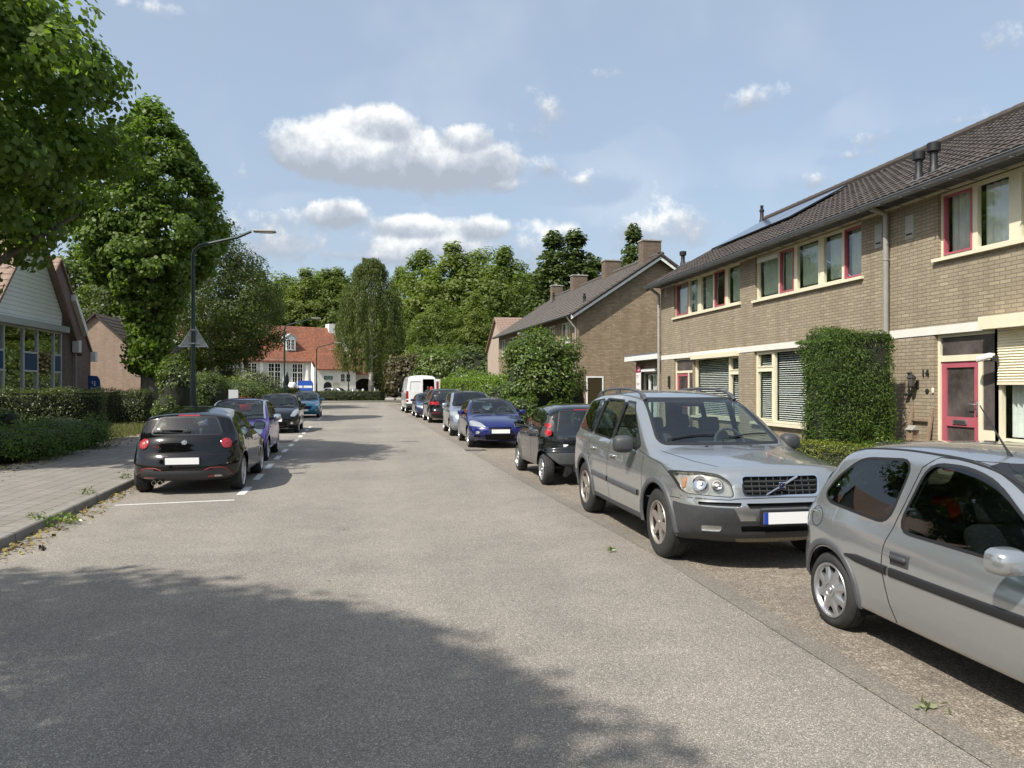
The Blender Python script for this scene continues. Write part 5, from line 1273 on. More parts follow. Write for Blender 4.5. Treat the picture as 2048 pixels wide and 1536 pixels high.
# ================================================================ BRICK ROW BEYOND (gable towards us)
DEL = R(3.4)
def at(u, D):
    t = (u - 1024) / FPX; return D * (t * CA + SA), D * (CA - SA * t)
GP = at(1155, 37.0)
MR = Matrix.Translation((GP[0], GP[1], 0)) @ Matrix.Rotation(DEL, 4, 'Z')
UL = 6.1; HW = 4.25; GE = 5.45; GR = 8.25
for i, lab in enumerate(['brown brick house whose broad gable wall faces us, white verge boards', 'middle brown brick house of the row behind the big shrub, white roller shutter', 'farthest brown brick house at the end of the row']):
    root = thing('brick_house', tuple(MR @ Vector((0, i * UL, 0))), DEL, lab, 'house', 'row of brown brick houses')
    mb = MB()
    if i == 0: mb.poly([(0, 0, 0), (2 * HW, 0, 0), (2 * HW, 0, GE), (HW, 0, GR), (0, 0, GE)])
    if i == 2: mb.poly([(0, UL, 0), (2 * HW, UL, 0), (2 * HW, UL, GE), (HW, UL, GR), (0, UL, GE)])
    mb.quad((2 * HW, 0, 0), (2 * HW, UL, 0), (2 * HW, UL, GE), (2 * HW, 0, GE))
    M = frameM((0, UL, 0), (0, -1, 0), (-1, 0, 0)); hs = [(.8, 2.2, 3.9, 5.1), (3.2, 5.2, 3.9, 5.1), (2.6, 5.2, .9, 2.5)]
    wall(mb, M, UL, GE, hs, .12); mb.build('wall', BRICK_BROWN, root)
    for k, h in enumerate(hs):
        w = h[1] - h[0]; H = h[3] - h[2]; window(root, M @ Matrix.Translation((h[0], 0, h[2])), w, H, [(.06, w * .5 - .03, .06, H - .06, None, 'net'), (w * .5 + .03, w - .06, .06, H - .06, None, 'room')], divid=[(w * .5 - .03, w * .5 + .03, .06, H - .06)], mat=WHITE_PAINT, sill=(.05, .05, CONCRETE))
    if i == 1: s = MB(M); s.box(.75, 2.25, 0, .16, 5.0, 5.2); s.box(.8, 2.2, -.02, .02, 3.9, 5.0); s.build('roller_shutter', WHITE_PAINT, root)
    ov = .45; k = (GR - GE) / HW; up = Vector((HW + ov, 0, (HW + ov) * k)); S = up.length; e = .35 if i == 0 else 0
    rf = tile_roof(root, slopeM((-ov, UL, GE - ov * k + .14), (0, -1, 0), up), UL + e, S, TILE_GREY, .34, .22, k=4)
    b = MB(slopeM((2 * HW + ov, -e, GE - ov * k + .14), (0, 1, 0), Vector((-HW - ov, 0, (HW + ov) * k)))); b.box(0, UL + e, 0, S, -.1, .02); b.build('back_roof', TILE_GREY, root)
    rc = MB(); ridge_caps(rc, (HW, -e, GR + .17), (HW, UL, GR + .17), .13, .38); rc.build('ridge_tiles', TILE_GREY, rf, True)
    if i == 0:
        for sx in (1, -1):
            v = MB(); x0 = -ov if sx == 1 else 2 * HW + ov
            z0 = GE - ov * k
            P = [(x0, -e - .001, z0 - .10), (HW, -e - .001, GR - .10), (HW, -e - .001, GR + .10), (x0, -e - .001, z0 + .10)]; v.prism(P, (0, -.03, 0)); v.build('verge_board', WHITE_PAINT, root)
            v = MB(slopeM((x0, 0, z0 + .16), (0, 1, 0), Vector((sx * (HW + ov), 0, (HW + ov) * k)))); sgn = 1
            y = 0
            while y < S: v.tube([(-e - .02, y, .0), (-e - .02, y + .40, .02)], [.10, .085], 8); y += .36
            v.build('verge_tiles', TILE_DARK, rf, True)
        h = 2.28; dx0, dx1 = .45, 1.35
        d = MB(); d.box(dx0, dx0 + .07, -.03, .02, 0, h); d.box(dx1 - .07, dx1, -.03, .02, 0, h); d.box(dx0 + .07, dx1 - .07, -.03, .02, h - .07, h); dd = d.build('side_door', WHITE_PAINT, root)
        d = MB(); d.box(dx0 + .07, dx1 - .07, -.01, -.004, 0, h - .07); d.build('door_leaf', simple('brown_glass_door', (.05, .04, .02), .15), dd)
        g = MB(); g.tube([(-.5, .15, 5.22), (-.28, .12, 4.9), (-.06, .10, 4.65), (-.06, .10, 0)], .045, 8); g.build('downpipe', GREY_PIPE, root, True)
    g = MB(); T = np.linspace(PI, 2 * PI, 7); sec = [(-ov - .05 + .07 * math.cos(t), GE - ov * k + .16 + .08 * math.sin(t)) for t in T]; n = len(sec)
    g.add([(x, y, z) for y in (0, UL) for x, z in sec], [(j, j + 1, n + j + 1, n + j) for j in range(n - 1)]); g.build('gutter', ZINC, root)
    c = MB(); cy = .95 if i == 0 else .4; chs = [(cy, 1.0, .62, 1.25)] + ([(UL - .5, .8, .5, .75)] if i == 2 else [])
    for (cy, w, dd_, hh) in [(a_, b_, c_, d_ * .82) for a_, b_, c_, d_ in chs]:
        c = MB(); c.box(HW - w / 2, HW + w / 2, cy - dd_ / 2, cy + dd_ / 2, GR - .4, GR + (hh if i == 0 else .9)); co = c.build('chimney', BRICK_CHIM, root)
        top = GR + (hh if i == 0 else .9); c = MB(); c.box(HW - w / 2 - .04, HW + w / 2 + .04, cy - dd_ / 2 - .04, cy + dd_ / 2 + .04, top, top + .06); c.lathe([(.09, top), (.08, top + .15), (.001, top + .16)], c=(HW, cy, 0), n=10); c.build('chimney_top', CONCRETE, co)
p = MR @ Vector((.7, 1.0, 5.95)); flue('f', tuple(p), .55, .07, 'thin', 'small black roof flue on the brown house near its gable verge')
p = MR @ Vector((HW - 1.2, 14.5, GR - .6)); flue('f', tuple(p), .6, .07, 'thin', 'black roof flue far along the brown brick row')
# rendered house with gable to the street, beyond the row
root = thing('rendered_house', (9.5, 62.2, 0), 0, 'tan rendered house with mossy tiles behind the end of the brick row', 'house'); mb = MB(); hw = 5.3; ge, gr = 5.0, 7.5
mb.poly([(0, hw, 0), (0, -hw, 0), (0, -hw, ge), (0, 0, gr), (0, hw, ge)]); mb.quad((0, -hw, 0), (12, -hw, 0), (12, -hw, ge), (0, -hw, ge)); mb.quad((12, hw, 0), (0, hw, 0), (0, hw, ge), (12, hw, ge)); mb.poly([(12, hw, 0), (12, -hw, 0), (12, -hw, ge), (12, 0, gr), (12, hw, ge)])
mb.build('wall', PLASTER_TAN, root)
up = Vector((0, hw + .3, (gr - ge) * (hw + .3) / hw)); tile_roof(root, slopeM((-.2, -hw - .3, ge - .1), (1, 0, 0), up), 12.4, up.length, TILE_MOSSY, .4, .3, k=4)
b = MB(slopeM((12.2, hw + .3, ge - .1), (-1, 0, 0), Vector((0, -hw - .3, (gr - ge) * (hw + .3) / hw)))); b.box(0, 12.4, 0, up.length, -.1, .02); b.build('back_roof', TILE_MOSSY, root)

# ================================================================ WHITE VILLA WITH THE ORANGE ROOF
VANG = -YAW + R(36)
vx, vy = at(620.8, 108.0)
root = thing('white_villa', (vx, vy, 0), VANG, 'white villa with steep orange tiled roof, dormers and white chimney', 'villa')
# local: x right along the front, -y towards us ; main front wall at y=0, ridge at y=4.1
WL = -17.0; EV = 5.5; RG = 10.4; RD = 4.1; kk = (RG - EV) / RD
mb = MB(); M = frameM((WL, 0, 0), (1, 0, 0), (0, -1, 0))
def vhole(x0, x1, z0, z1): return (x0 - WL, x1 - WL, z0, z1)
VW = [(-9.2, -7.6, 3.6, 5.0), (-6.1, -4.3, 1.3, 5.0), (-2.7, -1.1, 1.0, 5.0)]
wall(mb, M, -WL, EV + .2, [vhole(*h) for h in VW], .15); mb.build('wall', PLASTER_GREY, root)
mb = MB(); mb.box(-3.95, -3.55, -.10, -.0, 0, EV); mb.build('pilaster', WHITE_PAINT, root); mb = MB(); mb.box(-7.2, -6.8, -.10, 0, 0, EV); mb.build('pilaster', WHITE_PAINT, root); mb = MB(); mb.box(WL, -.02, -.18, 0, EV - .25, EV + .02); mb.build('cornice', WHITE_PAINT, root)
def many_pane(root, M, W, H, nx, nz, name='window'):
    mb = MB(M); mb.box(0, .09, -.12, .02, 0, H); mb.box(W - .09, W, -.12, .02, 0, H); mb.box(.09, W - .09, -.12, .02, 0, .09); mb.box(.09, W - .09, -.12, .02, H - .09, H)
    mb.box(W / 2 - .07, W / 2 + .07, -.12, .015, .09, H - .09); wz = H * .68 if H > 2 else None
    if wz: mb.box(.09, W - .09, -.12, .012, wz - .06, wz + .06)
    for i in range(1, nx):
        x = W * i / nx
        if abs(x - W / 2) > .1: mb.box(x - .02, x + .02, -.1, 0, .09, H - .09)
    for j in range(1, nz): z = H * j / nz; mb.box(.09, W - .09, -.1, -.002, z - .02, z + .02)
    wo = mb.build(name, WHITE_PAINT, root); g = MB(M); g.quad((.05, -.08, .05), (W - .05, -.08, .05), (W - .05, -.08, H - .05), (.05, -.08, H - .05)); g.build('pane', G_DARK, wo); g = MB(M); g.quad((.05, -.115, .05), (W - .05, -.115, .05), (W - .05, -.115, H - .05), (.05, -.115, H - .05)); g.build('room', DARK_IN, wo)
    return wo
for h in VW: many_pane(root, frameM((h[0], 0, h[2]), (1, 0, 0), (0, -1, 0)), h[1] - h[0], h[3] - h[2], 4, max(3, int((h[3] - h[2]) / .6)))
# wing: comes forward under the same slope
WD = 1.35; WW = 6.4; EW = EV - WD * kk * .78
mb = MB(); mb.quad((0, -WD, 0), (WW, -WD, 0), (WW, -WD, EW + .25), (0, -WD, EW + .25)); mb.poly([(0, 0, 0), (0, -WD, 0), (0, -WD, EW + .2), (0, 0, EV + .1)]); mb.poly([(WW, -WD, 0), (WW, 9.5, 0), (WW, 9.5, EV), (WW, RD, RG - .3), (WW, -WD, EW)])
mb.quad((WL, 9.5, 0), (WW, 9.5, 0), (WW, 9.5, EV), (WL, 9.5, EV)); mb.poly([(WL, 0, 0), (WL, 9.5, 0), (WL, 9.5, EV), (WL, RD, RG - .3), (WL, 0, EV)]); mb.build('wing_wall', PLASTER_WHITE, root)
th = .22
def slab(pts): n = len(pts); m = MB(); m.prism(pts, (0, 0, th)); return m
# one front slope: main eave, step, catslide eave
z = lambda y: EV + kk * y
s = MB(); s.prism([(WL - .3, -.35, z(-.35)), (.3, -.35, z(-.35)), (.3, RD, z(RD)), (WL - .3, RD, z(RD))], (0, 0, th)); s.prism([(.3, -WD - .35, EW - .2), (WW + .35, -WD - .35, EW - .2), (WW - .3, .8, z(.8)), (.3, .8, z(.8))], (0, 0, th))
s.prism([(.3, .8, z(.8)), (WW - .3, .8, z(.8)), (4.6, RD, z(RD)), (.3, RD, z(RD))], (0, 0, th))
s.prism([(WL - .3, 9.9, EV - .3), (WL - .3, RD, z(RD)), (4.6, RD, z(RD)), (WW - .3, 9.9, EV - .3)], (0, 0, th)); rv = s.build('roof', TILE_ORANGE, root)
c = MB(); c.box(4.2, 5.2, RD - .7, RD + .7, 8.6, 11.2); c.build('chimney', WHITE_PAINT, root)
# dormers
for x in (-2.6, -9.0):
    w = 1.55; y0 = .9; z0 = z(y0) + .25; zt = z0 + 1.75
    d = MB(); d.quad((x - w / 2, y0, z0), (x + w / 2, y0, z0), (x + w / 2, y0, zt), (x - w / 2, y0, zt))
    for sx in (-1, 1): d.poly([(x + sx * w / 2, y0, z0), (x + sx * w / 2, y0, zt), (x + sx * w / 2, y0 + (zt - z0) / kk, zt)])
    d.poly([(x - w / 2 - .15, y0 - .05, zt), (x + w / 2 + .15, y0 - .05, zt), (x, y0 - .05, zt + .62)]); do = d.build('dormer', WHITE_PAINT, root)
    r_ = MB()
    for sx in (-1, 1): r_.prism([(x + sx * (w / 2 + .25), y0 - .2, zt - .02), (x, y0 - .2, zt + .68), (x, y0 + 2.4, zt + .68), (x + sx * (w / 2 + .25), y0 + 1.6, zt - .02)], (0, 0, .06))
    r_.build('dormer_roof', ALU, do); many_pane(do, frameM((x - w / 2 + .15, y0 - .16, z0 + .15), (1, 0, 0), (0, -1, 0)), w - .3, 1.5, 4, 3, 'dormer_window')
def arch(mb, x0, x1, z0, zs, y, n=10):
    c = (x0 + x1) / 2; r = (x1 - x0) / 2; mb.poly([(x0, y, z0), (x1, y, z0)] + [(c + r * math.cos(t), y, zs + r * .8 * math.sin(t)) for t in np.linspace(0, PI, n)])
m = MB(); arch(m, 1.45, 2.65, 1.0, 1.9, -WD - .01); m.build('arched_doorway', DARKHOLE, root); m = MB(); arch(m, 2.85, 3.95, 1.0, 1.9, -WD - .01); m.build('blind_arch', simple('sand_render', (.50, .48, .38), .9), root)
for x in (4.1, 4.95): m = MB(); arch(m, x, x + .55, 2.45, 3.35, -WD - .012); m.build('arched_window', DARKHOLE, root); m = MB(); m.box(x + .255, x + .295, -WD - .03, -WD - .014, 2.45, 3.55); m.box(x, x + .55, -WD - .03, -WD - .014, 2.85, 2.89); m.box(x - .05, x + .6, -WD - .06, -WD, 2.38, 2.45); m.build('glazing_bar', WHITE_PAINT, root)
m = MB(); m.box(1.5, 2.8, -WD - .06, -WD, 2.72, 3.22); o = m.build('green_sign', simple('green_sign_paint', (.01, .10, .06), .5), root)
m = MB(); m.tube([(2.15 + .45 * math.cos(t), -WD - .07, 2.97 + .13 * math.sin(t)) for t in np.linspace(0, 2 * PI, 20)], .02, 5); m.build('sign_emblem', WHITE_PAINT, o)
# porch on the right with big arch
m = MB(); m.M = Matrix.Translation((WW, 0, 0)); m.quad((0, .4, 0), (.5, .4, 0), (.5, .4, 3.7), (0, .4, 3.7)); m.quad((3.9, .4, 0), (4.6, .4, 0), (4.6, .4, 3.7), (3.9, .4, 3.7)); 
pts = [(2.2 + 1.7 * math.cos(t), .4, 1.6 + 1.35 * math.sin(t)) for t in np.linspace(PI, 0, 12)]; m.poly([(.5, .4, 1.6)] + pts[1:-1] + [(3.9, .4, 1.6), (3.9, .4, 3.7), (.5, .4, 3.7)]); m.quad((4.6, .4, 0), (4.6, 7, 0), (4.6, 7, 3.7), (4.6, .4, 3.7)); m.build('porch_wall', PLASTER_GREY, root)
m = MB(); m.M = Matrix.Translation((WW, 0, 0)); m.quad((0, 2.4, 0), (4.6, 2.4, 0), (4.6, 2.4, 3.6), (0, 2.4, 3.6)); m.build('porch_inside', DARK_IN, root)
m = MB(); m.prism([(WW + .3, 0, 3.5), (WW + 4.9, 0, 3.5), (WW + 3.4, 4.5, 7.4), (WW - .2, 4.5, 7.4)], (0, 0, .2)); m.build('porch_roof', TILE_ORANGE, root)
m = MB(); m.prism([(-.75, -.02, 0), (-.75, -.95, 0), (-.75, -.12, 4.6), (-.75, -.02, 4.8)], (.30, 0, 0)); m.build('buttress', PLASTER_WHITE, root)

# ================================================================ LEFT SIDE: SCHOOL HALL AND BRICK HOUSES
HX = -15.0
def Lh(u, v): return onx(u, v, HX)
pk = (35.8, 9.05); er = (40.4, 3.75); el = (31.2, 3.75)
root = thing('school_hall', (HX, pk[0], 0), 0, 'school hall with white boarded gable and tall windows with blue panels behind the hedge', 'building')
# frame: looking at it from the street (towards -x), right = +y
M = frameM((0, el[0] - pk[0], 0), (0, 1, 0), (1, 0, 0)); W = er[0] - el[0]
fz = 4.35; yb0, yb1 = -W / 2, W / 2 - 1.35
gy = lambda zz: (pk[1] - zz) * (W / 2) / (pk[1] - er[1])
m = MB(); m.poly([(0.0, -gy(fz), fz), (0, 2.95, fz), (0, gy(5.2) - .25, 5.2), (0, 0, pk[1] - .2)] ); m.build('boarded_gable', WHITE_CLAD, root)
m = MB(); m.box(-.05, .32, -gy(fz), 3.15, fz - .02, fz + .26); m.build('canopy', simple('grey_canopy', (.40, .42, .40), .6), root)
m = MB(); m.poly([(-.03, 2.75, 0), (-.03, W / 2 + .3, 0), (-.03, W / 2 + .3, er[1] - .25), (-.03, gy(fz), fz), (-.03, gy(5.3), 5.3), (-.03, 2.75, 4.5)]); m.poly([(-.03, W / 2 + .3, 0), (-9, W / 2 + .3, 0), (-9, W / 2 + .3, 3.6), (-.03, W / 2 + .3, 3.6)])
m.poly([(-.03, -gy(fz), 0), (-9, -gy(fz), 0), (-9, -gy(fz), 3.6), (-.03, -gy(fz), 4)]); m.poly([(-9.2, -W / 2, 0), (-9.2, W / 2, 0), (-9.2, W / 2, 3.6), (-9.2, 0, 9), (-9.2, -W / 2, 3.6)]); m.build('wall', BRICK_MAUVE, root)
for sx in (1, -1):
    up = Vector((0, -sx * (W / 2 + .35), (pk[1] - er[1]) + .4)); al = (-1, 0, 0) if sx == 1 else (1, 0, 0); ox = .25 if sx == 1 else -9.2
    tile_roof(root, slopeM((ox, sx * (W / 2 + .35), er[1] - .4), al, up), 9.45, up.length, TILE_MOSSY, .36, .26, k=4)
# glazing
ys_ = [Lh(u, 700)[0] - pk[0] for u in (-60, 6, 46, 74, 107, 121)]
m = MB(); hz = fz
for y in ys_: m.box(-.10, .04, y - .05, y + .05, 0, hz)
for a, b in ((ys_[2], ys_[3]), (ys_[4], ys_[5]), (ys_[0], ys_[1])):
    for zz in (2.45, 3.25): m.box(-.08, .035, a + .05, b - .05, zz - .04, zz + .04)
m.box(-.08, .03, ys_[0], ys_[-1], .3, .4); m.box(-.08, .03, ys_[0], ys_[-1], hz - .1, hz); fr = m.build('window_wall', ALU, root)
for a, b in zip(ys_[:-1], ys_[1:]):
    g = MB(); g.box(-.03, -.02, a + .05, b - .05, .3, hz - .1); g.build('pane', G_WIN, fr)
for a, b in ((ys_[2], ys_[3]), (ys_[4], ys_[5]), (ys_[0], ys_[1])):
    g = MB(); g.box(-.015, .02, a + .05, b - .05, 2.49, 3.21); g.build('blue_panel', BLUE_PANEL, fr)
m = MB(); m.box(-6, -5.9, -4, 4, 0, 5); m.build('back_partition', simple('dim_wall', (.07, .08, .05), .9, .5, 1.5), root)
for yy in (-1.6, 1.0): m = MB(); m.box(-2.6, -2.5, yy - .9, yy + .9, 3.3, 3.36); m.build('strip_light', simple('strip_tube', (.8, .8, .75), .4, Emission_Color=(1, .98, .9, 1), Emission_Strength=.8), root)
yv = Lh(142, 700)[0] - pk[0]
m = MB(); m.box(0.02, .32, yv + .1, yv + .42, 3.45, 4.05); m.build('gutter_end', WHITE_PAINT, root); m = MB(); m.tube([(.1, yv + .3, 3.5), (.1, yv + .3, 0)], .055, 10); m.build('downpipe', GREY_PIPE, root, True)
# second brick gable behind
X2 = -17.2; pk2 = (onx(119, 520, X2)[0], onx(119, 520, X2)[1]); e2 = (onx(181, 705, X2)[0], onx(181, 705, X2)[1]); hw2 = e2[0] - pk2[0]
root = thing('brick_gable_building', (X2, pk2[0], 0), 0, 'steep mauve brick gable with white verge board directly behind the school hall', 'building')
m = MB(); m.poly([(0, -hw2, 0), (0, hw2, 0), (0, hw2, e2[1]), (0, 0, pk2[1]), (0, -hw2, e2[1])]); m.quad((0, hw2, 0), (-9, hw2, 0), (-9, hw2, e2[1]), (0, hw2, e2[1])); m.poly([(-9, -hw2, 0), (-9, hw2, 0), (-9, hw2, e2[1]), (-9, 0, pk2[1]), (-9, -hw2, e2[1])]); m.build('wall', BRICK_MAUVE, root)
for sx in (1, -1):
    up = Vector((0, -sx * (hw2 + .2), pk2[1] - e2[1] + .25)); al = (-1, 0, 0) if sx == 1 else (1, 0, 0); ox = .12 if sx == 1 else -9.1
    tile_roof(root, slopeM((ox, sx * (hw2 + .2), e2[1] - .15), al, up), 9.2, up.length, TILE_MOSSY, .36, .26, k=4)
sl2 = (pk2[1] - e2[1]) / hw2
m = MB(); a, b = 1.5, 3.2; m.prism([(.02, a, pk2[1] - a * sl2 - .02), (.02, b, pk2[1] - b * sl2 - .02), (.02, b - .02, pk2[1] - b * sl2 - .42), (.02, a, pk2[1] - a * sl2 - .40)], (.25, 0, 0)); m.build('verge_board', WHITE_PAINT, root)
m = MB(); m.box(.02, .3, hw2 - .1, hw2 + .25, e2[1] - .55, e2[1] + .05); m.build('gutter_end', WHITE_PAINT, root)
# pink brick house with dark roof
pkp = at(190, 50.0); zr = CAM_H + 144 / 1500 * 50; 
root = thing('pink_brick_house', (pkp[0], pkp[1], 0), 0, 'low pink brick house with blank gable and dark tiled roof behind the lime trunk', 'house')
hw3 = 3.2 + .0; ze = 3.55
m = MB(); m.poly([(-hw3, 0, 0), (hw3, 0, 0), (hw3, 0, ze), (0, 0, zr), (-hw3, 0, ze)]); m.quad((hw3, 0, 0), (hw3, 14, 0), (hw3, 14, ze), (hw3, 0, ze)); m.quad((-hw3, 0, 0), (-hw3, 14, 0), (-hw3, 14, ze), (-hw3, 0, ze)); m.poly([(-hw3, 14, 0), (hw3, 14, 0), (hw3, 14, ze), (0, 14, zr), (-hw3, 14, ze)]); m.build('wall', BRICK_PINK, root)
for sx in (1, -1):
    up = Vector((-sx * (hw3 + .3), 0, (zr - ze) * (hw3 + .3) / hw3)); al = (0, 1, 0) if sx == 1 else (0, -1, 0); oy = -.15 if sx == 1 else 14.1
    tile_roof(root, slopeM((sx * (hw3 + .3), oy, ze - (zr - ze) * .3 / hw3 + .06), al, up), 14.3, up.length, TILE_DARK, .42, .32, k=4)
m = MB(); m.box(hw3, hw3 + .3, 2, 14, 2.95, 3.4); m.build('fascia', WHITE_PAINT, root)
for k in range(3):
    m = MB(); y0 = 3 + k * 3.6; m.box(hw3 + .005, hw3 + .05, y0, y0 + .08, .8, 2.6); m.box(hw3 + .005, hw3 + .05, y0 + 1.3, y0 + 1.38, .8, 2.6); m.box(hw3 + .005, hw3 + .05, y0 + .08, y0 + 1.3, 2.52, 2.6); m.box(hw3 + .005, hw3 + .05, y0 + .08, y0 + 1.3, .8, .88); m.box(hw3 + .005, hw3 + .05, y0 + .65, y0 + .71, .88, 2.52); wo = m.build('window', WHITE_PAINT, root)
    m = MB(); m.box(hw3 + .012, hw3 + .02, y0 + .08, y0 + 1.3, .88, 2.52); m.build('pane', OBSCURE, wo)
m = MB(); m.box(-1.75, -1.60, -.12, 0, 4.15, 4.35); m.build('wall_lamp', METAL_DARK, root)
# ================================================================ FOLIAGE
SHAPES = {
    'round': np.array([(0, -.5, 0), (.42, -.28, .05), (.46, .12, .07), (0, .55, -.04), (-.46, .12, .07), (-.42, -.28, .05)]),
    'oval': np.array([(0, -.5, 0), (.26, -.05, .05), (0, .5, -.03), (-.26, -.05, .05)]),
    'long': np.array([(0, -.6, 0), (.14, -.1, .03), (0, .6, -.06), (-.14, -.1, .03)]),
    'quad': np.array([(0, -.5, 0), (.38, 0, .06), (0, .5, 0), (-.38, 0, .06)])}
def leaf_mesh(name, P, N, size, mat, shape='round', seed=1, parent=None, var=.35, extra=None, up=None):
    rng = np.random.default_rng(seed); n = len(P); S = SHAPES[shape]; k = len(S)
    N = N / (np.linalg.norm(N, axis=1, keepdims=True) + 1e-9)
    A = rng.normal(size=(n, 3)) if up is None else np.tile(np.array(up, float), (n, 1)) + rng.normal(size=(n, 3)) * .35
    T = A - (A * N).sum(1, keepdims=True) * N; T /= (np.linalg.norm(T, axis=1, keepdims=True) + 1e-9); B = np.cross(N, T)
    s = size * (1 - var + 2 * var * rng.random((n, 1, 1)))
    V = P[:, None, :] + s * (S[None, :, 0:1] * B[:, None, :] + S[None, :, 1:2] * T[:, None, :] + S[None, :, 2:3] * N[:, None, :])
    V = V.reshape(-1, 3).astype(np.float32); me = bpy.data.meshes.new(name)
    ev, ef = extra if extra else (np.zeros((0, 3)), [])
    nv = len(V); V2 = np.concatenate([V, np.array(ev, np.float32).reshape(-1, 3)])
    li = np.concatenate([np.arange(nv), np.array([i + nv for f in ef for i in f], int)]) if ef else np.arange(nv)
    ls = np.concatenate([np.arange(0, nv, k), nv + np.cumsum([0] + [len(f) for f in ef])[:-1]]) if ef else np.arange(0, nv, k)
    lt = np.concatenate([np.full(n, k), np.array([len(f) for f in ef])]) if ef else np.full(n, k)
    me.vertices.add(len(V2)); me.vertices.foreach_set('co', V2.ravel()); me.loops.add(len(li)); me.loops.foreach_set('vertex_index', li.astype(np.int32))
    me.polygons.add(len(ls)); me.polygons.foreach_set('loop_start', ls.astype(np.int32)); me.polygons.foreach_set('loop_total', lt.astype(np.int32))
    me.materials.append(mat)
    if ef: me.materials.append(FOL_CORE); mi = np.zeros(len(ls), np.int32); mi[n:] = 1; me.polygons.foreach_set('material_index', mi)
    me.update(calc_edges=True); me.validate()
    o = bpy.data.objects.new(name, me); COL.objects.link(o)
    if parent is not None: o.parent = parent
    return o
def clumped(C, Rr, n, seed, squash=.75, outward=None, shell=.55):
    """n leaf points over clumps with centres C and radii Rr; normals outward + up"""
    rng = np.random.default_rng(seed); w = Rr ** 2; idx = rng.choice(len(C), n, p=w / w.sum())
    d = rng.normal(size=(n, 3)); d /= np.linalg.norm(d, axis=1, keepdims=True)
    r = Rr[idx] * (shell + (1 - shell) * rng.random(n)) ; off = d * r[:, None]; off[:, 2] *= squash
    P = C[idx] + off; N = d * .8 + rng.normal(size=(n, 3)) * .55 + np.array([0, 0, .45])
    if outward is not None: q = P - outward; q /= (np.linalg.norm(q, axis=1, keepdims=True) + 1e-9); N += q * .7
    return P, N
def crown_profile(prof, nclump, cr, seed, fill=.25, lump=.18):
    """clump centres from a radius-by-height profile [(z, r)...]"""
    rng = np.random.default_rng(seed); zs = np.array([p[0] for p in prof]); rs = np.array([p[1] for p in prof])
    g = np.linspace(zs[0], zs[-1], 200); w = np.interp(g, zs, rs) + .2; z = rng.choice(g, nclump, p=w / w.sum()) + rng.normal(size=nclump) * .1
    th = rng.random(nclump) * 2 * PI; R0 = np.interp(z, zs, rs)
    lob = 1 + lump * np.sin(3 * th + z * 1.3 + seed) * np.cos(2 * z + th) + lump * .5 * rng.normal(size=nclump)
    r = np.maximum(R0 - cr * .8, .05) * lob * np.where(rng.random(nclump) < fill, rng.random(nclump) ** .5, 1)
    return np.stack([r * np.cos(th), r * np.sin(th), z], 1)
def limbs(mb, h0, h1, r0, n, spread, seed, top, lean=(0, 0)):
    rnd = random.Random(seed); P = []
    k = 7
    for i in range(k + 1):
        t = i / k; P.append((lean[0] * t + rnd.uniform(-.06, .06) * (t > 0), lean[1] * t + rnd.uniform(-.06, .06) * (t > 0), top * t))
    mb.tube(P, [r0 * (1.25 if i == 0 else 1) * (1 - .78 * i / k) for i in range(k + 1)], 10)
    for i in range(n):
        z = h0 + (h1 - h0) * i / max(1, n - 1); a = i * 2.4 + rnd.uniform(-.4, .4); t = z / top; bx, by = lean[0] * t, lean[1] * t; L = spread * rnd.uniform(.7, 1.0) * (1 - .5 * max(0, (z - h0) / (top - h0 + .1)))
        rr = r0 * (1 - .78 * t) * .5
        mb.tube([(bx, by, z), (bx + L * .4 * math.cos(a), by + L * .4 * math.sin(a), z + L * .25), (bx + L * math.cos(a + .2), by + L * math.sin(a + .2), z + L * .75)], [rr, rr * .6, rr * .2], 6)
def tree(name, loc, prof, nclump, cr, nleaf, size, mat, label, cat='tree', group=None, shape='round', seed=1, trunk=(.3, None), bark=None, nl=8, squash=.75, lean=(0, 0), fill=.25, lump=.18, extra=None, var=.35):
    root = thing(name, loc, 0, label, cat, group); zt = prof[-1][0]
    m = MB(); limbs(m, max(prof[0][0], .8) + .3, zt * .75, trunk[0], nl, max(p[1] for p in prof) * .8, seed, zt * .88, lean); m.build('trunk', bark or BARK, root, True, 60)
    C = crown_profile(prof, nclump, cr, seed, fill, lump); rng = np.random.default_rng(seed + 5); Rr = cr * (.6 + .8 * rng.random(len(C)))
    C[:, 0] += lean[0] * C[:, 2] / zt; C[:, 1] += lean[1] * C[:, 2] / zt
    P, N = clumped(C, Rr, nleaf, seed + 9, squash, np.array([0, 0, (prof[0][0] + zt) / 2]))
    if extra is not None: P = np.concatenate([P, extra[0]]); N = np.concatenate([N, extra[1]])
    leaf_mesh('crown', P, N, size, mat, shape, seed, root, var); return root
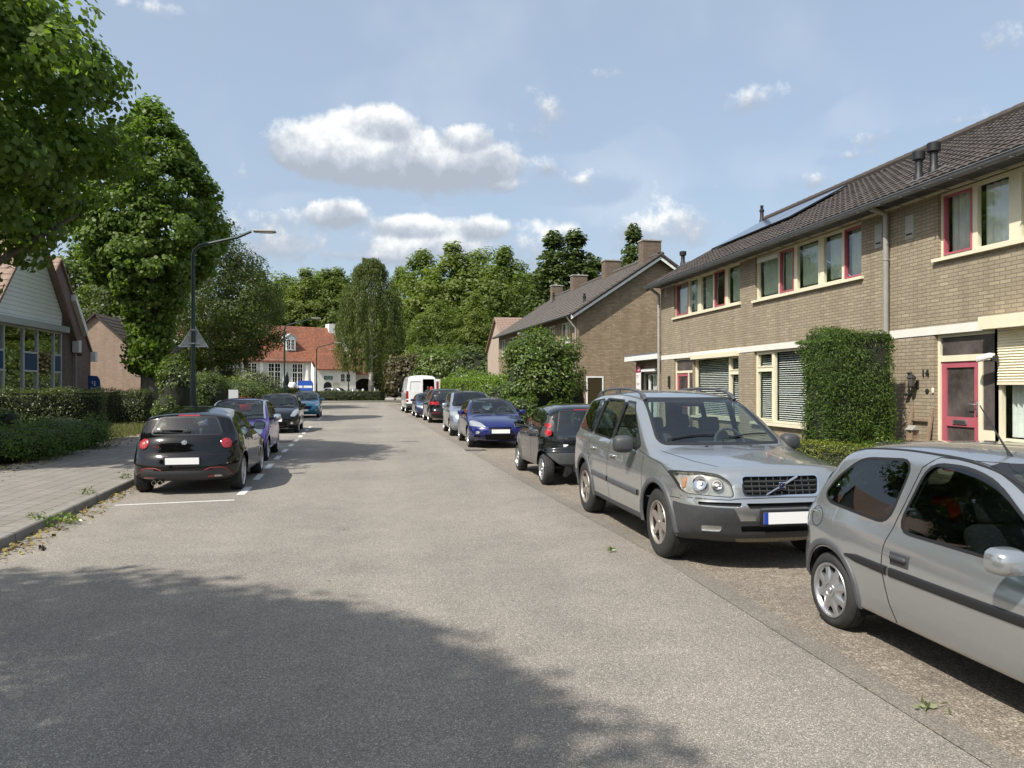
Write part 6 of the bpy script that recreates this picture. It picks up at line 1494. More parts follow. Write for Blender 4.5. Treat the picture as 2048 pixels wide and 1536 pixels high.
def mound(name, loc, rx, ry, h, n, size, mat, label, cat='bush', group=None, shape='oval', seed=1, lumps=14, cr=.35, stem=True, z0=.0, rz=0):
    root = thing(name, loc, rz, label, cat, group); rng = np.random.default_rng(seed)
    d = rng.normal(size=(lumps * 4, 3)); d /= np.linalg.norm(d, axis=1, keepdims=True); d = d[d[:, 2] > -.35][:lumps * 2]
    k = cr * min(rx, ry, h)
    C = np.stack([d[:, 0] * (rx - k * .7), d[:, 1] * (ry - k * .7), z0 + (h - z0) * .5 + d[:, 2] * ((h - z0) * .5 - k * .5)], 1) * (.86 + .2 * rng.random((len(d), 1)))
    C[:, 2] = np.maximum(C[:, 2], k * .6 + z0 * .5); Rr = k * (.7 + .7 * rng.random(len(C)))
    P, N = clumped(C, Rr, n, seed + 1, .85, np.array([0, 0, h * .35])); P[:, 2] = np.abs(P[:, 2])
    m = MB(); rr = random.Random(seed)
    for i in range(6): a = i * 1.05; m.tube([(0, 0, 0), (rx * .3 * math.cos(a), ry * .3 * math.sin(a), h * .4), (rx * .6 * math.cos(a), ry * .6 * math.sin(a), h * .75)], [.03, .02, .008], 6)
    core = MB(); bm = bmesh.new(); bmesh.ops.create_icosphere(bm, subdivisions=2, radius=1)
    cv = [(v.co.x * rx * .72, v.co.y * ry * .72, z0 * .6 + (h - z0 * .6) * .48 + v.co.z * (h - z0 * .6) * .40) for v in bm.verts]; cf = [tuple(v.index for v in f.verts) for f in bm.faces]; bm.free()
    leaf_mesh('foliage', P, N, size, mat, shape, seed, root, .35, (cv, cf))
    if stem: m.build('stem', BARK, root, True)
    return root
def hedge(name, p, q, w, h, dens, size, mat, label, group=None, seed=1, shape='oval', rough=.05, h2=None, cat='hedge', round_=.0):
    p, q = Vector(p), Vector(q); d = q - p; L = d.length; ang = math.atan2(d.y, d.x); root = thing(name, (p.x, p.y, 0), ang, label, cat, group)
    rng = np.random.default_rng(seed); areas = [L * h, L * h, L * w, w * h, w * h]; tot = sum(areas); n = int(tot * dens)
    k = rng.choice(5, n, p=np.array(areas) / tot); a, b = rng.random(n), rng.random(n); P = np.zeros((n, 3)); N = np.zeros((n, 3))
    hh = (lambda x: h + ((h2 or h) - h) * x / L)
    for i, (f, nn) in enumerate([(lambda a, b: (a * L, -w / 2 + 0 * a, b * h), (0, -1, 0)), (lambda a, b: (a * L, w / 2 + 0 * a, b * h), (0, 1, 0)), (lambda a, b: (a * L, (b - .5) * w, h + 0 * a), (0, 0, 1)), (lambda a, b: (0 * a, (a - .5) * w, b * h), (-1, 0, 0)), (lambda a, b: (L + 0 * a, (a - .5) * w, b * h), (1, 0, 0))]):
        s = k == i; P[s] = np.stack(f(a[s], b[s]), 1); N[s] = nn
    # soften the edges, add bulges
    bul = np.array([noise.noise((x * 1.1 + seed, y * 1.1, z * 1.3)) for x, y, z in P]) * rough * 2.2 + np.array([noise.noise((x * 4 + seed, y * 4, z * 4)) for x, y, z in P]) * rough
    P += N * bul[:, None] + rng.normal(size=(n, 3)) * rough * .55 - N * (rng.random(n) * rough * 1.2)[:, None]
    P[:, 2] = np.abs(P[:, 2]); r_ = max(.10, round_); zz = np.clip((P[:, 2] - h + r_) / r_, 0, 1.2); aa = np.maximum(np.clip((np.abs(P[:, 1]) - w / 2 + r_) / r_, 0, 1.2), np.clip((np.abs(P[:, 0] - L / 2) - L / 2 + r_) / r_, 0, 1.2)); P[:, 2] -= zz * aa ** 2 * r_ * .55; P[:, 1] -= np.sign(P[:, 1]) * zz ** 2 * aa * r_ * .18
    P[:, 2] *= hh(P[:, 0]) / h
    N = N + rng.normal(size=(n, 3)) * .6 + np.array([0, 0, .3])
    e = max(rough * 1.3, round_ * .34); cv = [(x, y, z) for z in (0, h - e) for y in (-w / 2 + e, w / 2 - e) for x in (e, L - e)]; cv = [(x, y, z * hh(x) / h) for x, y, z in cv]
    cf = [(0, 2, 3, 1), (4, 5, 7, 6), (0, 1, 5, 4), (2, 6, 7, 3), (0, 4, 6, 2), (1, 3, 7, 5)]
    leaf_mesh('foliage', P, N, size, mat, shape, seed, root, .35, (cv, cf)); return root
def blades(n, size, r, seed, h=.5, droop=.5, w=.02):
    m = MB(); rnd = random.Random(seed)
    for i in range(n):
        a = rnd.uniform(0, 2 * PI); L = size * rnd.uniform(.6, 1); t = rnd.uniform(.15, 1) * r; bx, by = t * .25 * math.cos(a), t * .25 * math.sin(a); ca, sa = math.cos(a), math.sin(a); out = rnd.uniform(.25, 1.0)
        pts = []
        for k in range(5):
            q = k / 4; rr = L * out * q; z = L * (1.1 - .35 * out) * (q - droop * out * q * q * .7); pts.append((bx + ca * rr, by + sa * rr, max(z, .005), w * (1 - q ** 2 * .95)))
        vs = []
        for (x, y, z, ww) in pts: vs += [(x - sa * ww, y + ca * ww, z), (x + sa * ww, y - ca * ww, z)]
        m.add(vs, [(2 * j, 2 * j + 1, 2 * j + 3, 2 * j + 2) for j in range(4)])
    return m
def atl(u, D): x, y = at(u, D); return (x, y, 0)
def ztop(v, D): return CAM_H + (HZ - v) / FPX * D

LIMEP0 = [(2.9, .7), (3.6, 1.35), (4.5, 2.1), (5.2, 2.8), (6.5, 3.9), (8.2, 4.35), (9.7, 3.3), (10.9, 1.8), (11.7, .4)]
LIMEP1 = [(2.2, .75), (2.8, 1.0), (3.5, 1.05), (4.9, 1.25), (6.2, 1.9), (7.4, 2.8), (9.3, 3.1), (11, 2.85), (12.6, 2.35), (13.9, 1.65), (15.0, .6)]
tree('lime_tree', (-10.0, 17.5, 0), LIMEP0, 520, .52, 62000, .130, LEAF_LIME, 'nearest lime tree in view, huge dense crown filling the upper left corner', group='lime trees along the left pavement', seed=3, trunk=(.42,), fill=.22)
tree('lime_tree', atl(302, 35.6), LIMEP1, 620, .48, 62000, .150, LEAF_LIME, 'egg shaped lime tree with leafy trunk, left of the nearest street lamp', group='lime trees along the left pavement', seed=8, trunk=(.46,), fill=.2, nl=10)
tree('lime_tree', (-8.5, -.9, 0), [(3.6, 2.0), (5, 3.8), (8, 4.6), (10, 3.4), (11.5, 1.8), (12.5, .5)], 620, .62, 52000, .17, LEAF_LIME, 'lime tree beside the camera whose leafy shadow covers the foreground road', group='lime trees along the left pavement', seed=15, trunk=(.42,), shape='quad')
_t = [o for o in bpy.data.objects if o.name.startswith('lime_tree')][-1]; _t.scale = (1.22, .72, 1); _t.rotation_euler.z = R(-54)
tree('birch_tree', atl(425, 56), [(3.2, 1.6), (4.6, 3.6), (6.5, 4.6), (9, 4.4), (11.5, 3.6), (13.6, 2.0), (15, .4)], 400, .8, 48000, .19, LEAF_DARK, 'broad dark birch with pale leaning trunk left of the white villa', seed=21, trunk=(.34,), bark=BARK_BIRCH, shape='oval', lean=(-.6, 0), fill=.3, lump=.3)
tree('shade_tree', atl(492, 62), [(4.0, 1.2), (5.2, 2.4), (7.5, 2.9), (10, 2.4), (11.6, 1.0)], 150, .7, 15000, .20, LEAF_DARK, 'dark leafy tree hanging over the left end of the orange roof', seed=25, trunk=(.25,), shape='oval', fill=.3, lump=.35)
for i, (u, D, r, zt, lab) in enumerate([(150, 66, 3.6, 14.5, 'feathery tree behind the brick gable and the school hall'), (212, 74, 4.6, 16.5, 'tall loose tree over the pink brick house roof'), (250, 62, 3.6, 12.5, 'dark tree behind the egg shaped lime, over the pink house'), (372, 84, 4.8, 17, 'tall tree right behind the lime, left of the birch')]):
    tree('garden_tree', atl(u, D), [(2.6, r * .5), (5, r), (zt * .6, r), (zt * .85, r * .6), (zt, .3)], 190, .85, 13000, .27, [LEAF_MIX, LEAF_OAK, LEAF_DARK, LEAF_OAK][i], lab, group='trees behind the left buildings', seed=31 + i, trunk=(.25,), shape='quad', fill=.35, lump=.3)

# woodland beyond the villa: four kinds of tree, then copies
W0 = []
for i, (prof, cr, n, mat) in enumerate([([(2, 3.5), (5, 5.6), (11, 6.2), (16, 5), (20, 2.8), (22, .6)], 1.15, 11000, LEAF_BG), ([(2, 3.0), (6, 5.2), (12, 5.4), (17, 4), (21, 1.8), (23, .4)], 1.0, 11000, LEAF_BG2),
                                        ([(1.5, 4), (5, 6.5), (10, 6.8), (15, 5), (18.5, 2.2), (20, .6)], 1.25, 11000, LEAF_BG), ([(1.0, 2.2), (5, 3.0), (10, 3.0), (15, 2.3), (18, 1.2), (20, .3)], .8, 8000, LEAF_OAK)]):
    W0.append(tree('woodland_tree', (400 + 30 * i, 400, 0), prof, 330, cr, int(n * 1.9), .37, mat, 'x', seed=60 + i, trunk=(.4,), shape='quad', group='woodland trees beyond the far hedge', fill=.3, lump=.2))
SP_W = [  # u, D, top v, kind, width factor, label
    (520, 122, 548, 0, 1.0, 'dull green woodland tree directly above the left end of the orange roof'), (566, 128, 542, 2, 1.0, 'woodland tree above the villa dormer, low rounded top'), (610, 124, 541, 1, 1.0, 'woodland tree above the middle of the orange ridge'),
    (652, 126, 545, 0, .9, 'woodland tree rising over the white chimney'), (676, 127, 540, 1, 1.0, 'woodland tree filling the gap between chimney and weeping birch'), (640, 150, 538, 2, 1.0, 'distant treetop behind the others above the villa chimney'), (700, 130, 548, 2, 1.0, 'woodland tree hidden mostly behind the weeping birch'), (800, 128, 538, 1, .9, 'woodland tree just right of the weeping birch'),
    (846, 118, 508, 0, 1.0, 'bright tall woodland tree above the white van'), (905, 112, 490, 1, 1.15, 'tallest light green woodland tree, above the dark estate car'), (960, 114, 494, 2, 1.0, 'broad woodland tree with wide light crown above the laurel hedge'),
    (1010, 108, 502, 0, 1.0, 'woodland tree left of the brick row chimneys'), (1045, 116, 535, 2, 1.0, 'woodland tree whose right edge meets the brick row roof'), (880, 100, 600, 2, .8, 'lower woodland tree behind the white van, in front of the tall ones'), (950, 98, 590, 1, .8, 'lower leafy tree behind the laurel hedge'), (820, 104, 620, 0, .7, 'low dull tree beside the drooping birch strands')]
for j, (u, D, v, k, wf, lab) in enumerate(SP_W):
    src = W0[k]; o = copy_tree(src); base = [22, 23, 20, 20][k]; s = ztop(v, D) / base; wf *= 1.15
    o.location = atl(u, D); o.rotation_euler = (0, 0, j * 1.7); o.scale = (wf * max(s, .75), wf * max(s, .75), s); o['label'] = lab
for j, (u, D, v, lab) in enumerate([(1106, 78, 466, 'dark pointed tree, left of the pair above the brick row chimneys'), (1152, 80, 462, 'dark pointed tree, right of the pair above the brick row chimneys'), (1190, 84, 520, 'shorter dark tree beside the pointed pair over the ridge'), (1266, 76, 452, 'ragged open tree top behind the nearest brick chimney')]):
    o = copy_tree(W0[3]); s = ztop(v, D) / 20; wf = [1.15, 1.2, 1.25, .85][j]; o.location = atl(u, D); o.rotation_euler = (0, 0, j * 2.1 + 1); o.scale = (wf, wf, s); o['label'] = lab; o['group'] = 'dark trees behind the brick row'
for o in W0:
    for c in kids(o): bpy.data.objects.remove(c)
    bpy.data.objects.remove(o)
# weeping birch
def weeping():
    rng = np.random.default_rng(77); root = thing('weeping_birch', atl(742, 90), 0, 'tall weeping birch with hanging strands at the end of the street', 'tree')
    m = MB(); limbs(m, 5, 13, .35, 9, 3.0, 7, 15.5); m.build('trunk', BARK_BIRCH, root, True)
    P = []; N = []
    for i in range(560):
        a = rng.random() * 2 * PI; zt = 4 + 13.2 * rng.random() ** .75; rm = np.interp(zt, [3, 8, 12, 15, 17.5], [3.1, 4.0, 3.6, 2.5, .6]); r = rm * (.35 + .65 * rng.random() ** .5); L = min(zt - (3.4 if math.cos(a) < .3 else 2.2), 1.6 + 3.4 * rng.random()) * (1.0 if zt < 15 else .5)
        n = 70; t = rng.random(n); x = r * math.cos(a) * (1 + .12 * np.sin(t * 2)); y = r * math.sin(a) * (1 + .12 * np.sin(t * 2)); w = .16
        P.append(np.stack([x + rng.normal(size=n) * w, y + rng.normal(size=n) * w, zt - t * L + .35 * np.sin(t * 3)], 1)); N.append(rng.normal(size=(n, 3)) + np.array([math.cos(a), math.sin(a), .2]))
    leaf_mesh('crown', np.concatenate(P), np.concatenate(N), .30, LEAF_WEEP, 'long', 5, root, .3, up=(0, 0, 1))
weeping()

# hedges and shrubs, left
hedge('clipped_hedge', (-8.5, 25.3), (-20, 22.0), 1.1, 1.68, 700, .062, LEAF_PRIVET, 'long dark clipped beech hedge in front of the school windows', seed=2, rough=.075, round_=.2)
hedge('clipped_hedge', (-10.3, 36.1), (-14.6, 37.0), 1.0, 1.62, 480, .07, LEAF_PRIVET, 'shorter dark clipped hedge set back beside the lime trunk', seed=3, rough=.075, round_=.2)
for i, (u, D, rx, ry, h, lab) in enumerate([(20, 16.8, 1.5, 1.1, .92, 'low yew bush at the left picture edge beside the pavement'), (95, 18.4, 1.35, 1.1, .90, 'low spreading yew bush, middle one of the three beside the pavement'), (160, 20.4, 1.25, 1.0, .98, 'low yew bush at the corner of the clipped hedge')]):
    x, y = at(u, D); mound('yew_bush', (x - .35, y, 0), rx, ry, h, 9000, .055, LEAF_YEW, lab, group='low yew bushes beside the left pavement', seed=40 + i, lumps=20, cr=.42)
x, y = at(42, 20.2); root = thing('yucca_plant', (x - .3, y, .25), 0, 'spiky dark yucca standing among the low yew bushes', 'plant'); blades(90, 1.15, .5, 4, w=.028).build('blades', LEAF_DARK, root)
x, y = at(8, 19.2); mound('leafy_plant', (x, y, 0), .55, .5, 1.35, 900, .13, LEAF_MIX, 'light leafy plant at the left edge behind the yew bush', seed=46, lumps=10)
x, y = at(100, 22.5); mound('flowering_plant', (x, y, 0), 1.5, .5, 1.05, 1300, .07, LEAF_PALE, 'pale flowering weeds against the dark clipped hedge', 'plant', seed=47, lumps=14, cr=.3)
SHR = [(355, 30.5, .85, .8, 3.1, LEAF_MIX, .10, 5000, 'tall green shrub between the lime trunk and the lamp post'), (331, 29.0, .5, .5, 1.55, LEAF_MIX, .09, 1500, 'low light shrub in front of the lime trunk'),
       (424, 34, .95, .9, 2.3, LEAF_OAK, .10, 6500, 'rounded green shrub right of the lamp post'), (392, 33, .6, .6, 1.9, LEAF_MIX, .10, 3500, 'small green shrub right behind the lamp post'),
       (408, 45, 2.0, 1.8, 2.5, LEAF_MIX, .13, 6500, 'big mixed shrub below the pale birch trunk'), (478, 50, 2.0, 1.8, 2.3, LEAF_MIX, .13, 6500, 'yellowish shrub left of the pale flowering shrub'), (512, 54, 1.9, 1.8, 3.1, LEAF_PALE, .13, 6500, 'pale flowering shrub in front of the villa window'), (528, 58, 1.6, 1.5, 2.0, LEAF_MIX, .14, 4200, 'shrub right of the pale flowering one, at the hedge end'),
       (440, 62, 2.4, 2, 3.6, LEAF_DARK, .18, 5200, 'dark tall shrub under the birch crown')]
for i, (u, D, rx, ry, h, mat, sz, n, lab) in enumerate(SHR): mound('garden_shrub', atl(u, D), rx, ry, h, n, sz, mat, lab, group='shrubs on the left verge', seed=70 + i, lumps=16, cr=.42)
a, b = at(470, 52), at(585, 66); hedge('trimmed_hedge', (a[0], a[1]), (b[0], b[1]), 1.2, 1.62, 240, .10, LEAF_BOX, 'bright green trimmed hedge behind the parked black and teal cars', seed=5, rough=.09)
a, b = at(575, 88), at(770, 88.5); hedge('boundary_hedge', (a[0], a[1]), (b[0], b[1]), 1.2, 1.22, 130, .12, LEAF_PRIVET, 'long low hedge across the far end of the street', seed=6, rough=.06)
# right side
x, y = at(1078, 29.5); mound('photinia_shrub', (x, y, 0), 1.75, 1.5, 3.95, 16000, .125, LEAF_SHRUB, 'large glossy shrub with yellow green tips in front of the brick gable', 'shrub', seed=80, lumps=26, cr=.36, z0=.2, shape='oval')
x, y = at(1008, 33); mound('green_shrub', (x, y, 0), 1.2, 1.0, 2.1, 4200, .10, LEAF_MIX, 'pale green shrub left of the large glossy shrub', 'shrub', seed=81)
x, y = at(1140, 31.5); mound('brown_shrub', (x, y, 0), .85, .8, 2.35, 3200, .08, LEAF_RED, 'brownish twiggy shrub between the glossy shrub and the side door', 'shrub', seed=82)
x, y = at(1108, 27.6); mound('glossy_shrub', (x, y, 0), .9, .7, 1.25, 2400, .11, LEAF_SHRUB, 'low glossy shrub beside the blue car mirror', 'shrub', seed=83)
x, y = at(1045, 27.2); mound('glossy_shrub', (x, y, 0), .9, .7, 1.5, 2400, .11, LEAF_SHRUB, 'low bright shrub directly above the blue car roof', 'shrub', seed=84)
a, b = at(876, 52), at(1000, 36); hedge('laurel_hedge', (a[0] + .6, a[1]), (b[0] + .9, b[1]), 1.1, 2.25, 330, .115, LEAF_BRIGHT, 'bright green laurel hedge beyond the parked cars on the right', seed=7, rough=.13)
x, y = at(905, 52); mound('lime_green_shrub', (x + .8, y, 0), 1.6, 1.3, 3.1, 4200, .15, LEAF_BRIGHT, 'yellow green shrub above the end of the laurel hedge, right of the van', 'shrub', seed=85)
x, y = at(938, 50); mound('round_shrub', (x + 1.2, y, 0), .9, .9, 2.85, 2600, .12, LEAF_MIX, 'round topped shrub rising from the laurel hedge', 'shrub', seed=86)
for i, (u, D, rx, h, mat, lab) in enumerate([(822, 80, 3.4, 5.0, LEAF_RED, 'copper tinted bush right of the weeping birch'), (860, 84, 4.2, 6.4, LEAF_BG, 'tall green bush behind the white van roof'), (905, 78, 4.2, 5.6, LEAF_MIX, 'grey green bush behind the laurel hedge'), (955, 76, 4.0, 6.0, LEAF_OAK, 'dark bush beside the tan rendered house'), (790, 92, 3.0, 4.6, LEAF_DARK, 'dark bush under the birch strands'), (715, 128, 5, 5.5, LEAF_DARK, 'dark undergrowth behind the villa porch'), (775, 118, 5, 6.5, LEAF_DARK, 'dark undergrowth behind the weeping birch')]):
    mound('woodland_bush', atl(u, D), rx, rx * .8, h, 5200, .30, mat, lab, group='bushes in front of the woodland', seed=90 + i, lumps=22, cr=.36, shape='quad')
# yew block, front gardens
yb = Yf(1690)
a, b = at(1613, 14.6), at(1772, 12.9)
def xy_on(u, X): t = (u - 1024) / FPX; D = X / (t * CA + SA); return D * (CA - SA * t)
hedge('yew_block', (8.75, xy_on(1748, 9.0)), (8.75, xy_on(1652, 8.6)), 1.40, 2.86, 2700, .050, LEAF_YEW, 'tall clipped dark green yew block against the terrace wall', seed=11, rough=.06, shape='long', round_=.24)
x, y = at(1650, 12.6)
hedge('box_hedge', (7.0, xy_on(1600, 7.2)), (7.6, xy_on(1760, 7.6)), .9, .86, 1700, .038, LEAF_BOX, 'low clipped box hedge in front of the yew block, beyond the silver cars', seed=12, rough=.04)
y, z = onx(1775, 885, 8.9); mound('spotted_shrub', (8.9, y, 0), .55, .45, .95, 1500, .07, LEAF_SHRUB, 'small light leaved shrub at the foot of the ladder', 'shrub', seed=87)
# ================================================================ GROUND, ROAD, MARKINGS
def sheet(name, pts, z, mat, kind='structure', sub=None):
    m = MB(); m.poly([(x, y, z) for x, y in pts]); o = m.build(name, mat); tag(o, kind=kind)
    for p in o.data.polygons:
        if p.normal.z < 0: o.data.flip_normals(); break
    return o
m = MB(); m.quad((-400, -200, 0), (400, -200, 0), (400, 700, 0), (-400, 700, 0)); tag(m.build('ground', GRASSY), kind='structure')
LK = [(-4.0, -12), (-4.05, 0), (-4.12, 9), (-4.42, 14.5), (-4.6, 20), (-4.95, 30), (-5.3, 44), (-5.6, 60), (-5.9, 72)]
REd = [(2.75, -12), (2.8, 0), (2.86, 7.7), (2.52, 16), (2.36, 21), (2.12, 28), (1.7, 43), (1.1, 58), (.6, 72)]
def ip(L, y): return float(np.interp(y, [p[1] for p in L], [p[0] for p in L]))
far = [(3.2, 78), (60, 84), (60, 93), (-1, 85.0), (-14, 83.8), (-40, 86), (-40, 76.5), (-12, 76.0), (-7.5, 75.2)]
sheet('road', [(x, y) for x, y in REd] + far + [(x, y) for x, y in LK[::-1]], .004, ASPHALT)
Y = np.linspace(-12, 72, 60)
sheet('gutter', [(ip(REd, y), y) for y in Y] + [(ip(REd, y) + .20 + .02 * math.sin(y * 3), y) for y in Y[::-1]], .008, GUTTER)
RK = lambda y: ip(REd, y) + 2.35 if y > 12 else 5.25
m = MB(); n = len(Y)
m.add([(ip(REd, y) + .17, y, .006) for y in Y] + [(RK(y), y, .006) for y in Y], [(i, n + i, n + i + 1, i + 1) for i in range(n - 1)]); tag(m.build('parking_strip', BRICKS_ST), kind='structure')
m = MB(); m.add([(RK(y) + .10, y, .09) for y in Y] + [(RK(y) + 1.6, y, .09) for y in Y], [(i, n + i, n + i + 1, i + 1) for i in range(n - 1)]); tag(m.build('right_pavement', PAVERS), kind='structure')
def kerb(name, X, Y, w, h, inner, mat=KERB):
    m = MB(); vs = []; s = 1 if inner else -1
    for y in Y: x = X(y); vs += [(x, y, 0), (x + s * .012, y, h - .015), (x + s * .03, y, h), (x + s * w, y, h), (x + s * w, y, 0)]
    m.add(vs, [(i * 5 + j, i * 5 + j + 1, (i + 1) * 5 + j + 1, (i + 1) * 5 + j) for i in range(len(Y) - 1) for j in range(4)]); tag(m.build(name, mat, None, True, 30), kind='structure')
kerb('right_kerb', RK, Y, .10, .095, True)
kerb('left_kerb', lambda y: ip(LK, y), Y, .14, .115, False)
m = MB(); IN = lambda y: float(np.interp(y, [-12, 9, 16, 26, 40, 72], [-7.0, -7.4, -7.7, -8.3, -8.8, -9]))
m.add([(ip(LK, y) - .14, y, .114) for y in Y] + [(IN(y), y, .114) for y in Y], [(i, n + i, n + i + 1, i + 1) for i in range(n - 1)]); tag(m.build('left_pavement', PAVERS), kind='structure')
# dark soil margin along the pavement
m = MB(); m.add([(IN(y), y, .10) for y in Y] + [(IN(y) - .9, y, .06) for y in Y], [(i, n + i, n + i + 1, i + 1) for i in range(n - 1)]); tag(m.build('planting_bed', SOIL), kind='structure')
sheet('front_garden', [(6.9, -12), (10.0, -12), (10.0, 26), (14, 32), (10, 36), (6.5, 36), (6.9, 20)], .05, SOIL)
x0 = 9.9
m = MB(); m.box(7.0, 10.0, xy_on(1948, 9.0) - .2, xy_on(1875, 9.0) + .3, .02, .10); tag(m.build('garden_path', PAVERS), kind='structure')
sheet('far_pavement', [(-40, 86.2), (-14, 84.0), (-1, 85.2), (60, 93.2), (60, 97), (-1, 87.6), (-40, 88.6)], .10, CONCRETE)
sheet('villa_forecourt', [(-60, 90), (40, 92), (40, 150), (-60, 150)], .02, CONCRETE)
m = MB(); m.box(-60, 60, 700, 702, -.1, 0)
# markings
def quadline(name, p, q, w, lab=None):
    p, q = Vector((*p, 0)), Vector((*q, 0)); d = (q - p).normalized(); s = Vector((-d.y, d.x, 0)) * w / 2
    m = MB(); m.poly([(a.x, a.y, .0085) for a in (p - s, q - s, q + s, p + s)]); return tag(m.build(name, ROADPAINT), kind='structure')
DL = [(490, 983), (527, 952), (545, 932), (0, 0)]
def DX(y): return float(np.interp(y, [12, 13.4, 21, 26, 33, 45, 70], [-2.27, -2.30, -2.62, -2.78, -3.05, -3.40, -4.1]))
y = 12.95
for k in range(26):
    if y > 47: break
    if 34.5 < y < 41: y += 2.02; continue
    quadline('parking_dash', (DX(y), y), (DX(y + 1.0), y + 1.0), .13); y += 2.02
for yy, x1 in ((12.25, None), (18.4, None), (23.0, None), (28.0, None), (34.4, None), (40.6, None), (46.6, None)):
    quadline('parking_line', (ip(LK, yy) + .35, yy - .12), (DX(yy) + (.0), yy + .12), .075)
x, y = ground(560, 884); m = MB(); m.box(x - .55, x + .35, y - .35, y + .35, .0, .0095); tag(m.build('manhole_cover', simple('rust_iron', (.10, .065, .05), .8, .3, 8)), 'rust brown square manhole cover between the dashes and the purple car', 'manhole cover')
x, y = ground(952, 901); m = MB(); m.box(x - .30, x + .28, y - .22, y + .22, .0, .011); o = tag(m.build('drain_cover', simple('drain_iron', (.05, .045, .04), .8, .3, 8)), 'dark rectangular drain grate in the bricks before the blue car', 'drain cover')
# road repairs and cracks are part of the asphalt: thin tar seams
def tar(pts, w=.022):
    m = MB()
    for a, b in zip(pts[:-1], pts[1:]):
        a, b = Vector((*a, .0062)), Vector((*b, .0062)); d = (b - a).normalized(); s = Vector((-d.y, d.x, 0)) * w / 2; m.quad(a - s, b - s, b + s, a + s)
    tag(m.build('tar_seam', simple('tar', (.07, .065, .06), .7)), kind='structure')
tar([(DX(24.6), 24.3), (-1.5, 24.5), (-.3, 24.9)]); tar([(-3, 60), (1, 61)], .04); tar([(1.2, 20.0), (1.6, 20.15)], .03)

# litter, weeds, grass
rng = np.random.default_rng(12)
def scatter(n, f, size, name, seed, mat=None):
    P = np.array([f(rng) for _ in range(n)]); N = rng.normal(size=(n, 3)) * .35 + np.array([0, 0, 1]); o = leaf_mesh(name, P, N, size, mat or LEAF_FALLEN, 'round', seed); return tag(o, kind='stuff')
def fk(r):
    y = 7.5 + 60 * r.random() ** 2.2; x = ip(LK, y) + .02 + abs(r.normal()) * .16; return (x, y, .014 + .02 * r.random())
scatter(1900, fk, .042, 'leaf_litter', 1)
def fp(r): y = 9 + 22 * r.random(); x = IN(y) + abs(r.normal()) * .35; return (x, y, .125)
scatter(900, fp, .05, 'leaf_litter', 2)
def fr(r): y = 3 + 30 * r.random(); x = -4 + 11 * r.random() ** .8; return (x, y, .016)
scatter(70, fr, .035, 'leaf_litter', 3)
def fr2(r): y = 1 + 30 * r.random(); x = RK(y) - abs(r.normal()) * .25; return (x, y, .02)
scatter(160, fr2, .04, 'leaf_litter', 4)
def grassfield(name, poly, n, h, seed, mat=BLADE):
    r = random.Random(seed); vs = []; fs = []
    xs = [p[0] for p in poly]; ys = [p[1] for p in poly]
    def inside(x, y):
        c = False
        for i in range(len(poly)):
            (x1, y1), (x2, y2) = poly[i - 1], poly[i]
            if (y1 > y) != (y2 > y) and x < (x2 - x1) * (y - y1) / (y2 - y1) + x1: c = not c
        return c
    while len(fs) < n:
        x, y = r.uniform(min(xs), max(xs)), r.uniform(min(ys), max(ys))
        if not inside(x, y): continue
        a = r.uniform(0, 6.28); w = .012 * r.uniform(.7, 1.6); hh = h * r.uniform(.4, 1.2); dx, dy = r.uniform(-.5, .5) * hh, r.uniform(-.5, .5) * hh; o = len(vs)
        vs += [(x - w * math.cos(a), y - w * math.sin(a), 0), (x + w * math.cos(a), y + w * math.sin(a), 0), (x + dx, y + dy, hh)]; fs.append((o, o + 1, o + 2))
    me = bpy.data.meshes.new(name); me.from_pydata(vs, [], fs); me.materials.append(mat); o = bpy.data.objects.new(name, me); COL.objects.link(o); return tag(o, kind='stuff')
grassfield('verge_grass', [(-8.4, 26.3), (-13, 27), (-13, 36), (-9.0, 36), (-8.7, 45), (-8.3, 30)], 16000, .22, 3)
grassfield('verge_grass', [(-7.3, 9), (-9.8, 9), (-10.0, 24), (-8.0, 24)], 9000, .12, 4)
grassfield('verge_grass', [(-8.8, 40), (-13, 42), (-14, 70), (-9, 70)], 9000, .25, 5)
for i, (u, v, s, lab) in enumerate([(100, 1040, .16, 'largest weed tuft growing at the kerb, nearest the picture corner'), (138, 1033, .12, 'weed tuft at the kerb just beyond the largest one'), (252, 958, .11, 'weed between the pavement tiles by the black hatchback tyre'), (175, 990, .10, 'small weed on the pavement edge halfway to the black hatchback'), (62, 1034, .05, 'tiny weed sprout on the tiles above the kerb corner')]):
    x, y = ground(u, v, .1); root = thing('weed', (x, y, .02 if i < 2 else .11), 0, lab, 'weed', 'weeds at the left kerb'); P = np.random.default_rng(i).normal(size=(60, 3)) * np.array([s * .7, s * .7, s * .35]) + np.array([0, 0, s * .5]); P[:, 2] = np.abs(P[:, 2])
    leaf_mesh('leaves', P, np.random.default_rng(i + 9).normal(size=(60, 3)) * .6 + np.array([0, 0, .8]), s * .42, LEAF_BRIGHT if i < 2 else LEAF_MIX, 'oval', i, root)
def clump(u, v, s, lab, mat, n=14, seed=1):
    x, y = ground(u, v); r = np.random.default_rng(seed); P = r.normal(size=(n, 3)) * np.array([s, s, s * .3]); P[:, 2] = np.abs(P[:, 2]) + .02; root = thing('leaf_clump', (x, y, .004), 0, lab, 'fallen leaves')
    leaf_mesh('leaves', P, r.normal(size=(n, 3)) + np.array([0, 0, .8]), s * 1.5, mat, 'oval', seed, root)
clump(1224, 1104, .035, 'small green sprig lying on the asphalt edge before the silver SUV', LEAF_MIX, 16, 2)
clump(1852, 1420, .035, 'pale torn leaves on the gutter strip at the lower right', LEAF_PALE, 12, 3)
clump(83, 1101, .03, 'dark dry clump of debris on the road at the lower left kerb', simple('dry_debris', (.05, .035, .025), .9), 14, 4)

